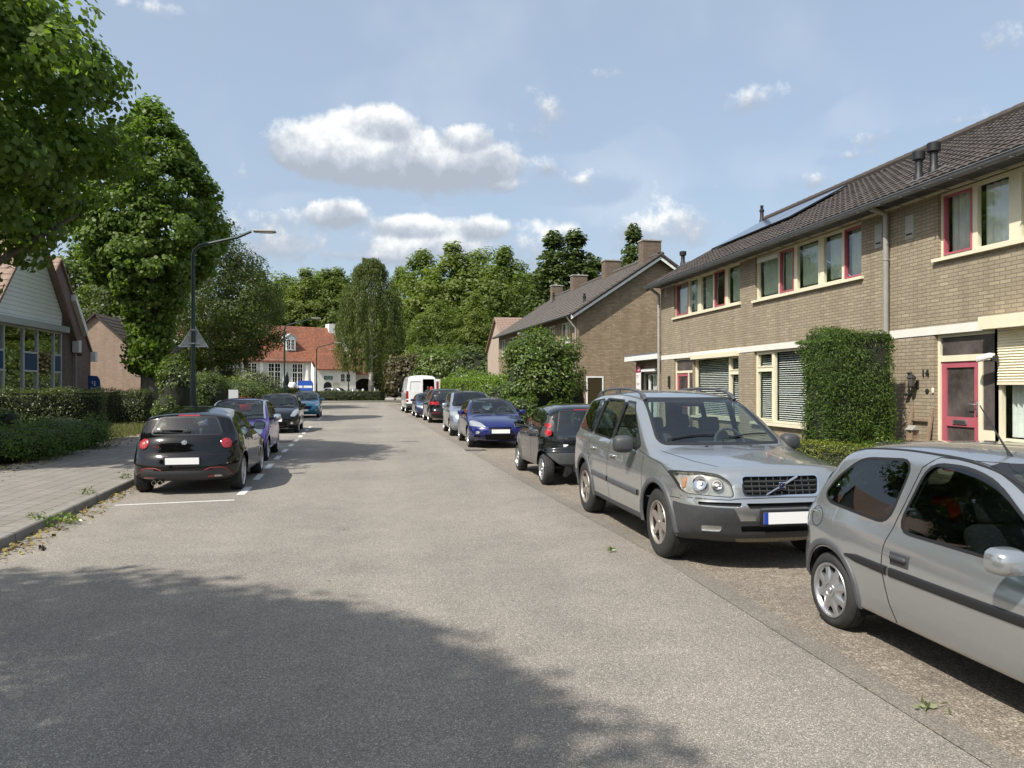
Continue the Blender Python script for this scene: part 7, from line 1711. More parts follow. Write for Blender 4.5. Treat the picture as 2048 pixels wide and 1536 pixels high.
# ================================================================ STREET FURNITURE
def lamp_post(loc, h, arm, ang, label, headlen=.6):
    root = thing('street_lamp', loc, ang, label, 'street lamp', 'dark green street lamps')
    m = MB(); m.lathe([(.085, 0), (.082, 1.5), (.08, 1.95), (.056, 2.05), (.050, h * .82)], n=14); m.build('pole', LAMP_GREEN, root, True, 50)
    m = MB(); P = [(0, 0, h * .80), (0, 0, h * .885), (.05, 0, h * .91), (.16, 0, h * .93), (arm * .55, 0, h * .975), (arm - headlen, 0, h + .02)]; m.tube(P, [.050, .048, .046, .044, .040, .036], 10); m.build('arm', LAMP_GREEN if h > 5.9 else LAMP_GREEN, root, True)
    m = MB(); m.M = Matrix.Translation((arm - headlen * .42, 0, h + .03)); m.rbox((0, 0, 0), (headlen, .22, .06), .45, n=3); o = m.build('lamp_head', GREY_PIPE, root, True, 60)
    m = MB(); m.M = Matrix.Translation((arm - headlen * .35, 0, h - .005)); m.rbox((0, 0, 0), (headlen * .6, .16, .02), .3); m.build('lens', WHITE_PLASTIC, o, True)
    return root
L1 = at(386, 20.2); lp1 = lamp_post((L1[0], L1[1], .1), 5.9, 2.1, 0, 'nearest dark green street lamp, with triangular sign on its pole, beside the parked cars')
L2 = at(569, 46.5); lamp_post((L2[0], L2[1], .1), 5.9, 2.15, 0, 'second dark green street lamp, behind the black and teal cars')
L3 = at(633, 71); lamp_post((L3[0], L3[1], .0), 5.9, 2.2, 0, 'third street lamp, standing in front of the orange roof corner')
L4 = at(697, 90.5); lamp_post((L4[0], L4[1], .0), 6.1, -1.9, 0, 'farthest lamp, its arm turned left, before the villa arch', .5)
# triangular sign seen from the back
root = thing('warning_sign', (L1[0], L1[1] + .0, 0), -YAW * .5, 'triangular road sign seen from its grey back on the nearest lamp pole', 'road sign')
zt, zb_ = ztop(652, 20.2), ztop(693, 20.2); hw = .37; yy = .075
def tri(s, z0=0): c = (zt + 2 * zb_) / 3; return [(-hw * s, c + (zb_ - c) * s), (hw * s, c + (zb_ - c) * s), (0, c + (zt + .03 - c) * s)]
m = MB(); m.prism([(x, yy, z) for x, z in tri(1.0)], (0, .012, 0)); m.build('sign_plate', simple('sign_back', (.42, .43, .42), .5, .35, 9, Metallic=.4), root)
T = tri(1.0); m = MB(); m.tube([(x, yy - .008, z) for x, z in T + [T[0]]], .019, 6); m.build('sign_rim', WHITE_PAINT, root)
for z in (zb_ + .07, zt - .12): m = MB(); m.lathe([(.056, z), (.056, z + .03)], n=14); m.box(-.16 if z < zb_ + .1 else -.05, .16 if z < zb_ + .1 else .05, .05, .075, z, z + .03); m.build('clamp', ALU, root, True, 40)
root = thing('square_sign', (*at(467, 33.5), 0), 0, 'square grey sign back with dark rim behind the purple car roof', 'road sign')
zt, zb_ = ztop(778, 33.5), ztop(801, 33.5) - .05; m = MB(); m.box(-.235, .235, -.02, .0, zb_, zt); m.build('rim', METAL_DARK, root); m = MB(); m.box(-.205, .205, -.026, -.0205, zb_ + .03, zt - .03); m.build('panel', simple('sign_grey', (.50, .52, .53), .5), root); m = MB(); m.tube([(0, .03, 0), (0, .03, zt)], .03, 8); m.build('post', GREY_PIPE, root)
# blue leaning banner
bx = at(190, 44); root = thing('blue_banner', (*bx, 0), 0, 'blue flag banner with white letters and stars beside the brick gable', 'banner')
zt, zb_ = ztop(752, 44), ztop(781, 44); m = MB(); m.prism([(-.34, 0, zb_), (.32, 0, zb_), (.26, 0, (zt + zb_) / 2 + .2), (.12, 0, zt), (-.34, 0, zt + .03)], (0, .03, 0)); m.build('cloth', simple('royal_blue_cloth', (.012, .07, .27), .6), root)
text_mesh("tz", .36, Matrix.Translation((-.06, -.01, (zt + zb_) / 2 + .06)) @ Matrix.Rotation(R(90), 4, 'X'), WHITE_PLASTIC, 'lettering', root)
m = MB(); m.prism([(-.30, -.005, zb_ + .10), (.31, -.005, zb_ + .20), (.31, -.005, zb_ + .225), (-.30, -.005, zb_ + .125)], (0, -.003, 0)); m.build('stripe', WHITE_PLASTIC, root); m = MB(); m.tube([(-.36, .02, 0), (-.36, .02, zt + .08)], .02, 6); m.build('pole', METAL_DARK, root)
# far things in front of the villa
c = at(611, 98); root = thing('collection_container', (*c, 0), -YAW + R(12), 'royal blue clothes collection container with white stripe before the villa', 'container')
BL = simple('container_blue', (.02, .09, .42), .5); m = MB(); m.prism([(-.95, -.6, 0), (.95, -.6, 0), (.95, -.6, 2.15), (.75, -.6, 2.5), (-.75, -.6, 2.5), (-.95, -.6, 2.15)], (0, 1.2, 0)); m.build('body', BL, root); m = MB(); m.box(-.2, .88, -.615, -.602, 1.55, 1.85); m.box(-.85, -.35, -.615, -.602, 1.55, 1.85); m.build('label_stripe', WHITE_PLASTIC, root)
c = at(581, 97); root = thing('white_container', (*c, 0), -YAW, 'white and red bottle bank left of the blue container', 'container'); m = MB(); m.rbox((0, 0, 1.2), (1.5, 1.3, 2.2), .35, n=4); m.build('body', WHITE_PLASTIC, root, True); m = MB(); m.rbox((.6, -.2, .9), (.5, 1.1, 1.3), .3); m.build('red_part', simple('signal_red', (.5, .02, .02), .5), root, True)
c = at(574, 92); root = thing('closed_parasol', (*c, 0), 0, 'folded black parasol beside the second lamp post', 'parasol'); m = MB(); m.lathe([(.05, 0), (.05, .6)], n=8); m.build('pole', METAL_DARK, root); m = MB(); m.lathe([(.14, .6), (.24, 1.1), (.22, 1.6), (.12, 1.8), (.26, 2.2), (.20, 2.9), (.05, 3.5), (.001, 3.6)], n=10); m.build('canopy', BLACK_TRIM, root, True)
c = at(748, 97); root = thing('white_parasol', (*c, 0), 0, 'folded white parasol right of the birch trunk at the terrace', 'parasol'); m = MB(); m.lathe([(.34, .4), (.30, 1.2), (.14, 2.2), (.03, 2.9)], n=10); m.build('canopy', WHITE_PAINT, root, True); m = MB(); m.tube([(0, 0, 0), (0, 0, 3)], .03, 6); m.build('pole', WHITE_PAINT, root)
c = at(726, 92); root = thing('white_bollard', (*c, 0), 0, 'round headed white bollard behind the far hedge', 'bollard'); m = MB(); m.lathe([(.16, 0), (.15, 1.15), (.19, 1.2), (.17, 1.4), (.001, 1.5)], n=12); m.build('post', WHITE_PAINT, root, True)

# ================================================================ VEHICLES
P_SUV = mat_paint('silver_grey_metallic', (.46, .472, .465), .76, .24, dust=.08)
P_SIL = mat_paint('light_silver_metallic', (.44, .455, .46), .76, .23, dust=.08)
P_SIL2 = mat_paint('blue_silver_metallic', (.38, .42, .48), .75, .3)
P_BLK = mat_paint('black_paint', (.003, .003, .0035), .0, .15, dust=.0)
P_BLK2 = mat_paint('dusty_black_paint', (.004, .005, .006), .0, .16, dust=.006)
P_BLU = mat_paint('imperial_blue', (.005, .010, .105), .25, .25, dust=.015)
P_PUR = mat_paint('violet_paint', (.12, .055, .38), .15, .32)
P_TEAL = mat_paint('teal_metallic', (.0, .18, .30), .35, .3)
P_NAVY = mat_paint('navy_paint', (.015, .03, .08), .3, .3)
P_WHT = mat_paint('white_van_paint', (.72, .72, .71), 0, .35)
P_RED = mat_paint('red_paint', (.5, .015, .012), 0, .3)
def setp(sp, p):
    if sp['mirror'][3] is None: sp['mirror'] = sp['mirror'][:3] + (p,)
    return sp
def place(spec, name, x_out, y_axle, which, head, label, paint, side=1, **kw):
    """x_out: outer face of the tyres towards the road; y_axle: world y of that axle; head 'toward'|'away'"""
    sp = setp(spec, paint); sp.update(kw); off = sp['L'] / 2; yaw = kw.get('yaw', 0); hw = sp['W'] - .02
    cx = x_out + hw * side; a = sp['axles'][0] if which == 'front' else sp['axles'][1]
    cy = y_axle - (a - off) if head == 'toward' else y_axle + (a - off)
    return make_car(sp, name, (cx, cy), (0 if head == 'toward' else PI) + yaw, label, 'cars parked along the street', 'car', paint)
r1, c1 = place(SPEC_SUV(), 'suv', 2.86, 10.39, 'rear', 'toward', 'large silver SUV with roof rails and grey bumper, facing us on the right', P_SUV, plate_x=.02)
# its badge, grille bars and rails
L_ = c1
def gridbars(root, car, x0, x1, z0, z1, nx, nz):
    m = MB()
    for i in range(1, nx): x = x0 + (x1 - x0) * i / nx; m.box(x - .004, x + .004, -car.off + .05, -car.off + .06, z0, z1)
    o = m
    for j in range(1, nz):
        z = z0 + (z1 - z0) * j / nz; pts = []
        for i in range(9):
            x = x0 + (x1 - x0) * i / 8; h = car.ray(x, z, 'front', 1); pts.append(h[0] + Vector((0, .006, 0)))
        m.tube(pts, .006, 5)
    m.v = [tuple(v) for v in m.v]; return m
m = MB()
for i in range(1, 10):
    x = -.37 + .74 * i / 10; a = c1.ray(x, .76, 'front', 1)[0]; b = c1.ray(x, .928, 'front', 1)[0]; m.tube([a + Vector((0, .012, 0)), b + Vector((0, .012, 0))], .005, 5)
for z in (.795, .84, .885):
    m.tube([c1.ray(x, z, 'front', 1)[0] + Vector((0, .010, 0)) for x in np.linspace(-.375, .375, 9)], .006, 5)
m.build('grille_bars', GREY_PLASTIC, r1, True)
a = c1.ray(-.17, .760, 'front', 1)[0]; b = c1.ray(.17, .926, 'front', 1)[0]; m = MB(); m.tube([a, b], .012, 8); m.build('grille_bar', CHROME, r1, True)
h = c1.ray(0, .842, 'front', 1)[0]; m = MB(); m.rbox(h, (.075, .03, .075), .2); ob = m.build('badge', CHROME, r1, True, 30)
m = MB(); m.rbox(h + Vector((0, -.012, 0)), (.056, .012, .056), .2); m.build('badge_field', simple('badge_navy', (.01, .015, .08), .3), ob, True)
m = MB(); m.tube([h + Vector((.019 * math.cos(t), -.021, .019 * math.sin(t))) for t in np.linspace(0, 2 * PI, 20)], .004, 5); m.build('badge_ring', CHROME, ob, True)
for sd in (1, -1):
    m = MB(); P = []
    for x, dz in ((2.22, .005), (2.30, .04), (2.45, .062), (2.8, .068), (3.3, .068), (3.8, .066), (4.10, .05), (4.22, .01)):
        q = c1.ray(.585 * sd, x, 'top', 1)[0]; P.append(q + Vector((0, 0, dz)))
    m.tube(P, [.024, .024, .021, .019, .019, .019, .022, .024], 8)
    for x in (2.32, 3.3, 4.1): q = c1.ray(.585 * sd, x, 'top', 1)[0]; m.rbox(q + Vector((0, 0, .02)), (.03, .14, .07), .35)
    m.build('roof_rail', FLARE_GREY, r1, True, 60)
for sd in (1, -1):   # lamp bowls
    for (x, z, rr) in ((.775, .865, .078), (.625, .85, .055)):
        q = c1.ray(x * sd, z, 'front', 1); p, nn = q; M = Matrix.Translation(p - nn * .034) @ nn.to_track_quat('Z', 'Y').to_matrix().to_4x4()
        m = MB(M); m.lathe([(rr, .025), (rr * .96, .028), (rr * .9, .018), (rr * .55, .004), (rr * .25, .0), (.001, .0)], n=24); m.build('lamp_bowl', CHROME, r1, True, 50); m = MB(M); m.lathe([(rr * .28, .0), (rr * .28, .014), (.001, .022)], n=14); m.build('bulb', WHITE_PLASTIC, r1, True)
    q = c1.ray(.885 * sd, .86, 'front', 1)
    if q: p, nn = q; m = MB(Matrix.Translation(p - nn * .026) @ nn.to_track_quat('Z', 'Y').to_matrix().to_4x4()); m.rbox((0, 0, -.008), (.055, .10, .03), .4); m.build('indicator', AMBER, r1, True)
    for (x, w_) in ((.26, .02),): 
        q = c1.ray(x * sd, 1.18, 'top', 1); m = MB(); m.rbox(q[0], (.03, .04, .018), .4); m.build('washer_jet', BLACK_TRIM, r1, True)
r2, c2 = place(SPEC_CORSA(), 'hatchback', 3.28, 5.12, 'rear', 'toward', 'silver three door hatchback cut off by the right picture edge', P_SIL)
q = c2.ray(3.37, .80, 'side', -1)
if q: p, nn = q; M = Matrix.Translation(p + nn * .001) @ nn.to_track_quat('Z', 'Y').to_matrix().to_4x4(); m = MB(M); m.lathe([(.079, 0), (.079, .0015), (.074, .0015), (.074, 0)], n=36); m.build('fuel_flap_gap', SEAM, r2, True); m = MB(M); m.rbox((-.06, .03, .003), (.022, .012, .008), .3); m.build('fuel_flap', P_SIL, r2, True)
r3, c3 = place(SPEC_C1(), 'hatchback', 2.87, 13.40, 'rear', 'away', 'small black hatchback showing its rear with yellow plate, behind the silver SUV', P_BLK2)
h = c3.ray(.36, .80, 'rear', 1)
if h: text_mesh('CITROËN', .062, Matrix.Translation(h[0] + Vector((0, .006, 0))) @ Matrix.Rotation(PI, 4, 'Z') @ Matrix.Rotation(R(80), 4, 'X'), CHROME, 'lettering', r3); m = MB(); m.rbox(h[0] + Vector((.02, .004, -.075)), (.13, .006, .045), .4); m.build('sticker', WHITE_PLASTIC, r3, True)
place(SPEC_FOCUS(), 'hatchback', 2.50, 21.95, 'front', 'toward', 'blue hatchback with white headlights facing us on the right', P_BLU)
place(SPEC_MPV(), 'minivan', 2.42, 27.1, 'front', 'toward', 'grey silver people carrier directly behind the blue hatchback', P_SIL2)
place(SPEC_TIGUAN(), 'suv', 2.20, 36.9, 'rear', 'away', 'black compact SUV with bright red tail lights, behind the grey people carrier', P_BLK2, yaw=R(2))
place(SPEC_SEDAN(), 'saloon', 1.86, 42.8, 'front', 'toward', 'dark blue car half hidden between the black SUV and the white van', P_NAVY, yaw=R(2))
r9, c9 = place(SPEC_MITO(), 'hatchback', -2.42, 13.72, 'rear', 'away', 'glossy black three door hatchback with round red tail lights, nearest on the left', P_BLK, side=-1, yaw=R(1.5))
for sd in (1, -1):
    h = c9.ray(.645 * sd, .845, 'rear', 1); p, nn = h
    M = Matrix.Translation(p - nn * .012) @ nn.to_track_quat('Z', 'Y').to_matrix().to_4x4()
    m = MB(M); m.lathe([(.098, -.02), (.10, .010), (.092, .016)], n=32); o = m.build('tail_light', simple('lamp_rim', (.02, .01, .01), .2), r9, True)
    m = MB(M); m.lathe([(.092, .012), (.078, .020), (.05, .024), (.001, .026)], n=32); m.build('lens', RED_LIGHT, o, True)
    for k in range(20): a = k * PI / 10; m = MB(M); m.tube([(.085 * math.cos(a), .085 * math.sin(a), .020), (.05 * math.cos(a), .05 * math.sin(a), .0265)], .0035, 5); m.build('led', RED_LENS, o) if k % 2 == 0 else None
    m = MB(M); m.lathe([(.028, .026), (.02, .031), (.001, .032)], n=16); m.build('lens_centre', AMBER if sd == 1 else RED_LENS, o, True)
h = c9.ray(0, .865, 'rear', 1); p, nn = h; M = Matrix.Translation(p) @ nn.to_track_quat('Z', 'Y').to_matrix().to_4x4(); m = MB(M); m.lathe([(.042, -.004), (.042, .006), (.036, .009)], n=24); o = m.build('badge', CHROME, r9, True); m = MB(M); m.lathe([(.036, .006), (.001, .008)], n=24); m.build('badge_field', simple('badge_grey', (.16, .17, .18), .3), o, True)
m = MB(M); m.box(-.004, .004, -.026, .026, .009, .011); m.box(-.022, .0, -.004, .004, .009, .0112); m.tube([(.006 + .014 * math.cos(t), .014 * math.sin(t), .010) for t in np.linspace(0, 5, 12)], .003, 5); m.build('emblem', CHROME, o)
h = c9.ray(.42, .79, 'rear', 1)
if h: text_mesh('MiTo', .060, Matrix.Translation(h[0] + Vector((0, .004, 0))) @ Matrix.Rotation(PI, 4, 'Z') @ Matrix.Rotation(R(80), 4, 'X'), simple('red_chrome', (.45, .12, .10), .2, Metallic=.6), 'lettering', r9)
for dx in (.36, .455): m = MB(); yb2 = c9.off - .14; m.lathe([(.026, -.12), (.036, .02), (.038, .06), (.032, .06), (.028, .0)], c=(dx, yb2, .215), axis='y', n=20); m.build('exhaust_pipe', CHROME, r9, True, 50)
h = c9.ray(.05, 1.045, 'rear', 1)
if h: m = MB(); P = [c9.ray(x, 1.05 + .012 * math.sin((x + .0) * 4), 'rear', 1) for x in np.linspace(-.03, .40, 7)]; m.tube([q[0] + q[1] * .02 for q in P if q], [.018, .016, .014, .011, .009, .008, .006], 8); m.rbox(h[0] + Vector((-.06, .015, -.01)), (.13, .05, .05), .4); m.build('wiper', BLACK_TRIM, r9, True)
place(SPEC_500(), 'hatchback', -2.72, 18.85, 'front', 'toward', 'small purple retro hatchback with black roof and white roof edges', P_PUR, side=-1, yaw=R(1.5))
place(SPEC_SWIFT(), 'hatchback', -3.18, 30.0, 'front', 'toward', 'black five door hatchback facing us, between the purple and teal cars', P_BLK2, side=-1, yaw=R(2))
place(SPEC_FIESTA(), 'hatchback', -3.50, 44.0, 'front', 'toward', 'teal hatchback facing us, farthest in the left parking row', P_TEAL, side=-1, yaw=R(2))
# far cars
def farcar(spec, u, D, ang, label, paint):
    sp = setp(spec, paint); sp['near'] = 0; sp['res'] = .07; x, y = at(u, D); make_car(sp, 'parked_car', (x, y), ang, label, 'cars parked near the villa', 'car', paint)
farcar(SPEC_MPV(), 676, 96, R(70), 'silver grey car parked behind the far hedge, by the arched doorway', P_SIL2)
farcar(SPEC_FOCUS(), 716, 97, R(75), 'white silver car behind the far hedge, under the porch arch', P_SIL)
farcar(SPEC_TIGUAN(), 452, 49, R(60), 'bright red car glimpsed through the shrubs left of the trimmed hedge', P_RED)

# white van with one rear door open
def SPEC_VAN():
    return dict(L=5.5, W=1.03, H=2.50, axles=(1.0, 4.3), tyre=.34, rim=.21, tyre_w=.215, rim_style=('mid', 6), zc=1.0, spine=(1.3, 5.2), res=.06, nl=14, p=2.6,
        prof=[(.4, .25, .06), (.1, .3, .3), (0, .5, .35), (.03, .85, .3), (.25, 1.1, .2), (.8, 1.35, .15), (1.0, 1.45, .14), (1.75, 2.2, .16), (2.1, 2.42, .18), (2.6, 2.5, .2), (4.5, 2.5, .2), (5.25, 2.48, .2), (5.36, 2.42, .18), (5.42, 2.2, .14), (5.46, 1.6, .12), (5.47, 1.0, .12), (5.48, .8, .12), (5.5, .6, .14), (5.5, .42, .14), (5.42, .36, .1), (5.1, .34, .06)],
        belt=[0, 1.2, 1.2, 1.35, 5.5, 1.4], roof=.84, sect=[.93, .95, .98, 1.0, 1.0, 1.0, .99], plan=[0, .88, .5, .96, 1.2, 1, 5.5, 1], flare=.01,
        side_glass=[[(1.3, 1.4), (2.2, 1.35), (2.2, 1.95), (1.8, 1.98)]], windscreen=(1.5, 2.2, .85, .75, .8, 2.2), cabin=(1.0, 2.6), seats=(1.9,), near=0, arch_gap=.06,
        inlay=[('lower_bumper', rpoly([(-1.2, .2), (1.2, .2), (1.2, .66), (-1.2, .66)], .02), 'front', 0, (4.9, 5.6), GREY_PLASTIC, 0), ('tail_light', rpoly([(.89, .95), (1.2, .95), (1.2, 1.48), (.90, 1.48)], .03), 'front', 1, (5.0, 5.6), RED_LENS, 0),
               ('tail_light', rpoly([(.89, .75), (1.2, .75), (1.2, .90), (.90, .90)], .03), 'front', 1, (5.0, 5.6), RED_LENS, 0), ('door_panel', rpoly([(.08, 1.45), (.80, 1.45), (.76, 2.1), (.08, 2.1)], .08), 'front', 0, (5.0, 5.6), P_WHT, .03)],
        seams=[[(2.3, .5), (2.3, 2.3)], [(3.6, .5), (3.6, 2.3)]], handles=[], mirror=(1.55, 1.45, (.22, .38, .16), BLACK_TRIM), wipers=False)
class _V: pass
_old = Car.emit
def _emit_van(s, *a, **k):
    s.carve(rpoly([(-.03, .72), (-.82, .72), (-.78, 2.25), (-.03, 2.25)], .06), 'front', 0, xr=(4.9, 5.6), key=None); return _old(s, *a, **k)
Car.emit = _emit_van
vp = at(829, 49.3); rv_, cv_ = make_car(SPEC_VAN(), 'delivery_van', (vp[0] + .35, vp[1] + 2.3), PI + R(3), 'white delivery van with one rear door open and someone reaching inside', 'cars parked along the street', 'van', P_WHT)
Car.emit = _old
o5 = 5.5 / 2
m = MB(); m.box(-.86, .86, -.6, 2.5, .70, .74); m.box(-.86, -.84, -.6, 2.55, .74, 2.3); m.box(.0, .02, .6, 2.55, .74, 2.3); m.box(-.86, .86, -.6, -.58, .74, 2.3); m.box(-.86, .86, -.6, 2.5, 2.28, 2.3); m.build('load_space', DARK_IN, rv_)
m = MB(); m.M = Matrix.Translation((-.90, o5 - .03, 0)) @ Matrix.Rotation(R(100), 4, 'Z'); m.box(-.0, .80, -.03, .03, .74, 2.25); od = m.build('rear_door', P_WHT, rv_); m2 = MB(m.M); m2.box(.12, .70, -.036, -.031, .9, 2.1); m2.box(.12, .70, .031, .036, .9, 2.1); m2.build('door_lining', simple('dark_red_lining', (.16, .02, .02), .7), od)
m = MB(); m.M = rv_.matrix_basis.copy(); m.lathe([(.16, .74), (.16, 1.65), (.12, 1.75), (.001, 1.76)], c=(-.64, 2.5, 0), n=16); tag(m.build('gas_bottle', simple('bottle_red', (.35, .03, .03), .4), None, True), 'red cylinder standing in the open back of the white van', 'gas bottle')
# person leaning into the van
def person():
    W = rv_.matrix_basis
    J = {'pel': (-.35, 3.02, .98), 'sp': (-.36, 2.86, 1.22), 'ch': (-.38, 2.68, 1.42), 'nk': (-.39, 2.60, 1.55), 'hd': (-.39, 2.54, 1.66), 'ht': (-.39, 2.50, 1.80),
         'ls': (-.20, 2.66, 1.45), 'le': (-.12, 2.52, 1.20), 'lw': (-.25, 2.30, 1.05), 'lh': (-.30, 2.22, 1.02), 'rs': (-.57, 2.66, 1.45), 're': (-.62, 2.46, 1.26), 'rw': (-.55, 2.25, 1.15), 'rh': (-.52, 2.17, 1.12),
         'lp': (-.25, 3.02, .93), 'lk': (-.24, 3.00, .50), 'la': (-.24, 3.08, .09), 'lt': (-.24, 2.92, .04), 'rp': (-.45, 3.02, .93), 'rk': (-.46, 2.98, .50), 'ra': (-.47, 3.06, .09), 'rt': (-.47, 2.90, .04)}
    Rd = {'pel': .15, 'sp': .14, 'ch': .17, 'nk': .06, 'hd': .095, 'ht': .07, 'ls': .07, 'le': .045, 'lw': .032, 'lh': .038, 'rs': .07, 're': .045, 'rw': .032, 'rh': .038, 'lp': .10, 'lk': .065, 'la': .045, 'lt': .04, 'rp': .10, 'rk': .065, 'ra': .045, 'rt': .04}
    E = [('pel', 'sp'), ('sp', 'ch'), ('ch', 'nk'), ('nk', 'hd'), ('hd', 'ht'), ('ch', 'ls'), ('ls', 'le'), ('le', 'lw'), ('lw', 'lh'), ('ch', 'rs'), ('rs', 're'), ('re', 'rw'), ('rw', 'rh'), ('pel', 'lp'), ('lp', 'lk'), ('lk', 'la'), ('la', 'lt'), ('pel', 'rp'), ('rp', 'rk'), ('rk', 'ra'), ('ra', 'rt')]
    K = list(J); V = [tuple(W @ Vector(J[k])) for k in K]; ed = [(K.index(a), K.index(b)) for a, b in E]; rr = [Rd[k] for k in K]
    for hnd, wr in (('lh', 'lw'), ('rh', 'rw')):
        hp_ = Vector(J[hnd]); d = (hp_ - Vector(J[wr])).normalized(); sd = d.cross(Vector((0, 0, 1))).normalized()
        for f in range(5):
            off = (f - 1.5) * .02; b = hp_ + sd * off + d * .03; ln = [.06, .075, .08, .07, .05][f]
            if f == 4: b = hp_ + sd * .05 - d * .02
            t = b + d * ln * .55; t2 = t + d * ln * .3 + Vector((0, 0, -.03)); o = len(V); V += [tuple(W @ q) for q in (b, t, t2)]; ed += [(K.index(hnd), o), (o, o + 1), (o + 1, o + 2)]; rr += [.010, .009, .008]
    me = bpy.data.meshes.new('person'); me.from_pydata(V, ed, []); o = bpy.data.objects.new('person', me); COL.objects.link(o)
    md = o.modifiers.new('Skin', 'SKIN'); sv = me.skin_vertices[0].data
    for i, r in enumerate(rr): sv[i].radius = (r, r)
    sv[0].use_root = True
    o.modifiers.new('Sub', 'SUBSURF').levels = 2; dg = bpy.context.evaluated_depsgraph_get(); m2 = bpy.data.meshes.new_from_object(o.evaluated_get(dg)); o.modifiers.clear(); o.data = m2
    skin = simple('skin', (.45, .27, .19), .6); shirt = simple('dark_shirt', (.02, .02, .025), .85); trou = simple('dark_trousers', (.03, .035, .05), .9); hair = simple('dark_hair', (.03, .02, .015), .8); m2.materials.clear()
    for mm in (skin, shirt, trou, hair): m2.materials.append(mm)
    Wi = W.inverted(); hd = Vector(J['hd'])
    for p in m2.polygons:
        c = Wi @ p.center; p.use_smooth = True
        arm = min((c - Vector(J[k])).length for k in ('lw', 'rw', 'lh', 'rh', 'le', 're'))
        if c.z < .96: p.material_index = 2
        elif c.z > 1.56: p.material_index = 3 if (c - hd).dot(Vector((0, .8, .6))) > .0 else 0
        elif (c.y < 2.5 and c.z < 1.3) or (abs(c.x + .38) > .27 and c.z < 1.30 and c.y < 2.6): p.material_index = 0
        else: p.material_index = 1
    tag(o, 'person in dark shirt leaning into the open back of the white van', 'person')
person()
# ================================================================ LIGHT, SKY, CAMERA
SUN_H = Vector((-.80, -.60)).normalized(); SUN_EL = R(50)
sd = Vector((SUN_H.x * math.cos(SUN_EL), SUN_H.y * math.cos(SUN_EL), math.sin(SUN_EL)))
sl_ = bpy.data.lights.new('sun', 'SUN'); sl_.energy = 4.2; sl_.angle = R(.55); sl_.color = (1.0, .955, .88)
so = bpy.data.objects.new('sun', sl_); COL.objects.link(so); so.rotation_euler = sd.to_track_quat('Z', 'Y').to_euler()
w = bpy.data.worlds.new('World'); scene.world = w; w.use_nodes = True; T = w.node_tree; T.nodes.clear()
class WT(NT):
    def __init__(s, tree): s.t = tree
t = WT(T)
sky = t.n('ShaderNodeTexSky', sky_type='NISHITA', sun_disc=False, sun_elevation=SUN_EL, air_density=1.0, dust_density=3.0, ozone_density=1.2, altitude=0)
sky.sun_rotation = math.atan2(SUN_H.x, SUN_H.y)
skc = t.n('ShaderNodeVectorMath', operation='SCALE', i_Scale=.112); t.link(sky.outputs[0], skc.inputs[0])
tc = t.n('ShaderNodeTexCoord'); g = tc.outputs['Generated']; s = t.n('ShaderNodeSeparateXYZ'); t.link(g, s.inputs[0])
az = t.math('ARCTAN2', s.outputs[0], s.outputs[1]); el = t.math('ARCSINE', s.outputs[2])
# soft haze towards the horizon is the dusty air of the sky texture; clouds are placed by azimuth and elevation
CL = [(755, 312, 235, 66, 1.7), (620, 300, 100, 58, 1.5), (885, 330, 120, 60, 1.5), (760, 262, 105, 54, 1.5), (930, 285, 80, 42, 1.2), (985, 325, 70, 48, 1.3), (1000, 368, 50, 18, .45), (1096, 338, 40, 26, .62), (1098, 215, 62, 50, .42), (1062, 262, 40, 26, .34),
      (676, 430, 80, 38, 1.2), (820, 455, 100, 27, 1.15), (966, 458, 76, 28, 1.0), (560, 475, 90, 30, .40), (1262, 465, 65, 40, .72), (720, 512, 160, 16, .38), (1140, 468, 70, 26, .45), (500, 345, 60, 30, .32),
      (1502, 200, 62, 28, .42), (1760, 275, 80, 26, .40), (1632, 362, 52, 28, .5), (1700, 312, 60, 12, .34), (1196, 148, 60, 18, .34), (1424, 378, 46, 18, .34), (1985, 85, 60, 40, .36), (1370, 440, 90, 50, .36), (1930, 240, 90, 20, .40), (1170, 360, 70, 24, .30),
      (850, 492, 420, 46, .50), (560, 440, 120, 40, .42), (300, 20, 120, 24, .30), (3000, 300, 500, 90, .8), (-1200, 380, 500, 120, .8), (-2500, 200, 300, 100, .7)]
n1 = t.noise(g, 13.0, 10, .64); n2 = t.noise(g, 26, 7, .6); n3 = t.noise(g, 4.5, 4, .5)
best = None; shade = None
for (u, v, hw, hh, a) in CL:
    A = math.atan((u - 1024) / FPX) + YAW; c = math.cos(A - YAW); E = math.atan((HZ - v) / FPX * c) if abs(u - 1024) < 2500 else R(14)
    if u > 2900 or u < -1000: A = (u - 1024) / FPX * .9
    W_, H_ = hw / FPX * c * c, hh / FPX * c
    dx = t.math('DIVIDE', t.math('SUBTRACT', az, A), W_); dy = t.math('DIVIDE', t.math('SUBTRACT', el, E), H_)
    d2 = t.math('SQRT', t.math('ADD', t.math('MULTIPLY', dx, dx), t.math('MULTIPLY', dy, dy)))
    m = t.math('MULTIPLY', t.math('SUBTRACT', 1.12, d2), a); sh = t.math('MULTIPLY', dy, .80)
    wgt = t.math('EXPONENT', t.math('MULTIPLY', t.math('MAXIMUM', m, -1.5), 7.0)); ws = t.math('MULTIPLY', wgt, t.math('MAXIMUM', t.math('MINIMUM', sh, 1.2), -1.2))
    if best is None: best, shade = wgt, ws
    else: best = t.math('ADD', best, wgt); shade = t.math('ADD', shade, ws)
shade = t.math('DIVIDE', shade, best); best = t.math('DIVIDE', t.math('LOGARITHM', best, math.e), 7.0)
dens = t.math('ADD', best, t.math('MULTIPLY', t.math('SUBTRACT', n1, .5), 1.5)); dens = t.math('ADD', dens, t.math('MULTIPLY', t.math('SUBTRACT', n2, .5), .45))
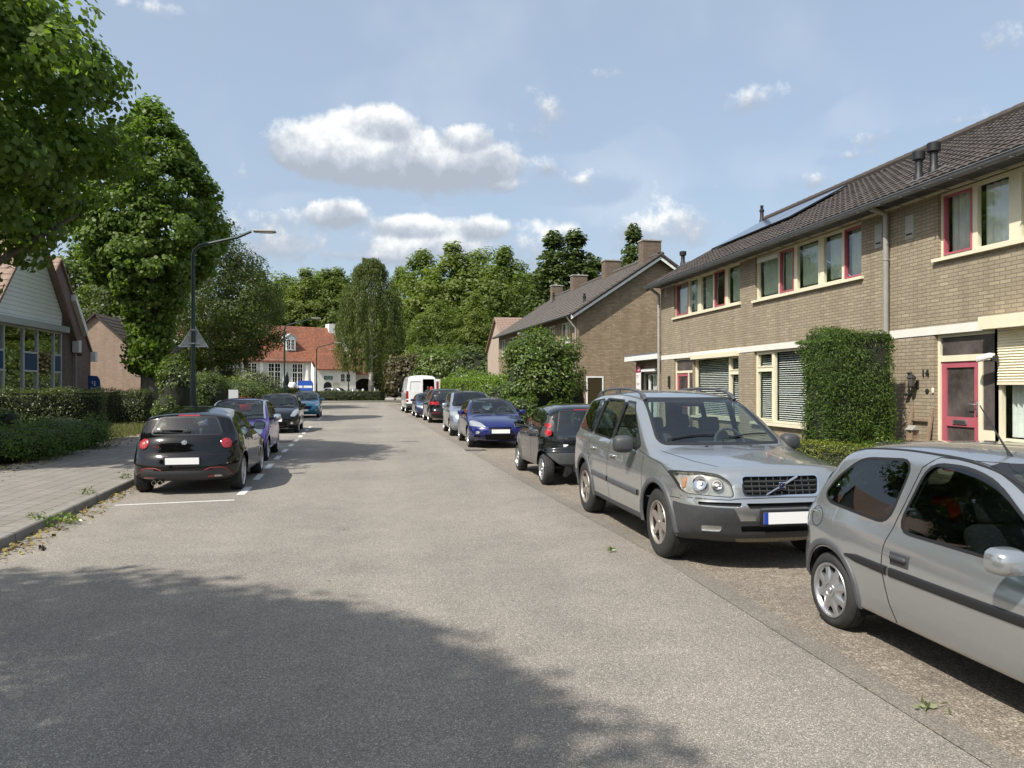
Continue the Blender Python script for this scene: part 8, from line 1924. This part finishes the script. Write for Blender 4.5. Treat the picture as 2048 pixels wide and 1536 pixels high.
f = t.n('ShaderNodeMapRange', interpolation_type='SMOOTHSTEP', i_1=.10, i_2=.60); t.link(dens, f.inputs[0])
# thin veil
veil = t.n('ShaderNodeMapRange', interpolation_type='SMOOTHSTEP', i_1=.42, i_2=.80, i_3=0.0, i_4=.22); t.link(n3, veil.inputs[0])
up = t.math('ADD', shade, t.math('MULTIPLY', t.math('SUBTRACT', n1, .5), 1.3)); up = t.math('ADD', up, t.math('MULTIPLY', t.math('SUBTRACT', n2, .5), 1.0))
cc = t.ramp(t.math('ADD', t.math('MULTIPLY', up, .85), .46), [(.20, (.31, .345, .40)), (.46, (.40, .435, .49)), (.66, (.55, .575, .60)), (.92, (.76, .76, .745))])
zf = t.n('ShaderNodeMapRange', interpolation_type='LINEAR', i_1=-.02, i_2=.03); t.link(s.outputs[2], zf.inputs[0])
alpha = t.math('MULTIPLY', t.math('MAXIMUM', t.math('MULTIPLY', f.outputs[0], .96), veil.outputs[0]), zf.outputs[0])
tint = t.mix(.46, skc.outputs[0], (.42, .505, .605))
col = t.mix(alpha, tint, cc)
bg = t.n('ShaderNodeBackground', i_Strength=1.0); t.link(col, bg.inputs[0]); ow = t.n('ShaderNodeOutputWorld'); t.link(bg.outputs[0], ow.inputs[0])
cam = bpy.data.cameras.new('camera'); co = bpy.data.objects.new('camera', cam); COL.objects.link(co); scene.camera = co
co.location = (0, 0, CAM_H); co.rotation_euler = (R(90) + math.atan((HZ - 768) / FPX), 0, -YAW); cam.lens = FPX * 36 / 2048; cam.clip_end = 2000; cam.clip_start = .05
scene.view_settings.view_transform = 'Standard'; scene.view_settings.look = 'None'; scene.view_settings.exposure = 0.56; scene.view_settings.gamma = 1
scene.cycles.max_bounces = 8; scene.cycles.transparent_max_bounces = 12; scene.cycles.diffuse_bounces = 4; scene.cycles.glossy_bounces = 3; scene.cycles.transmission_bounces = 4
scene.cycles.use_denoising = True; scene.cycles.sample_clamp_indirect = 6; scene.cycles.caustics_reflective = False; scene.cycles.caustics_refractive = False
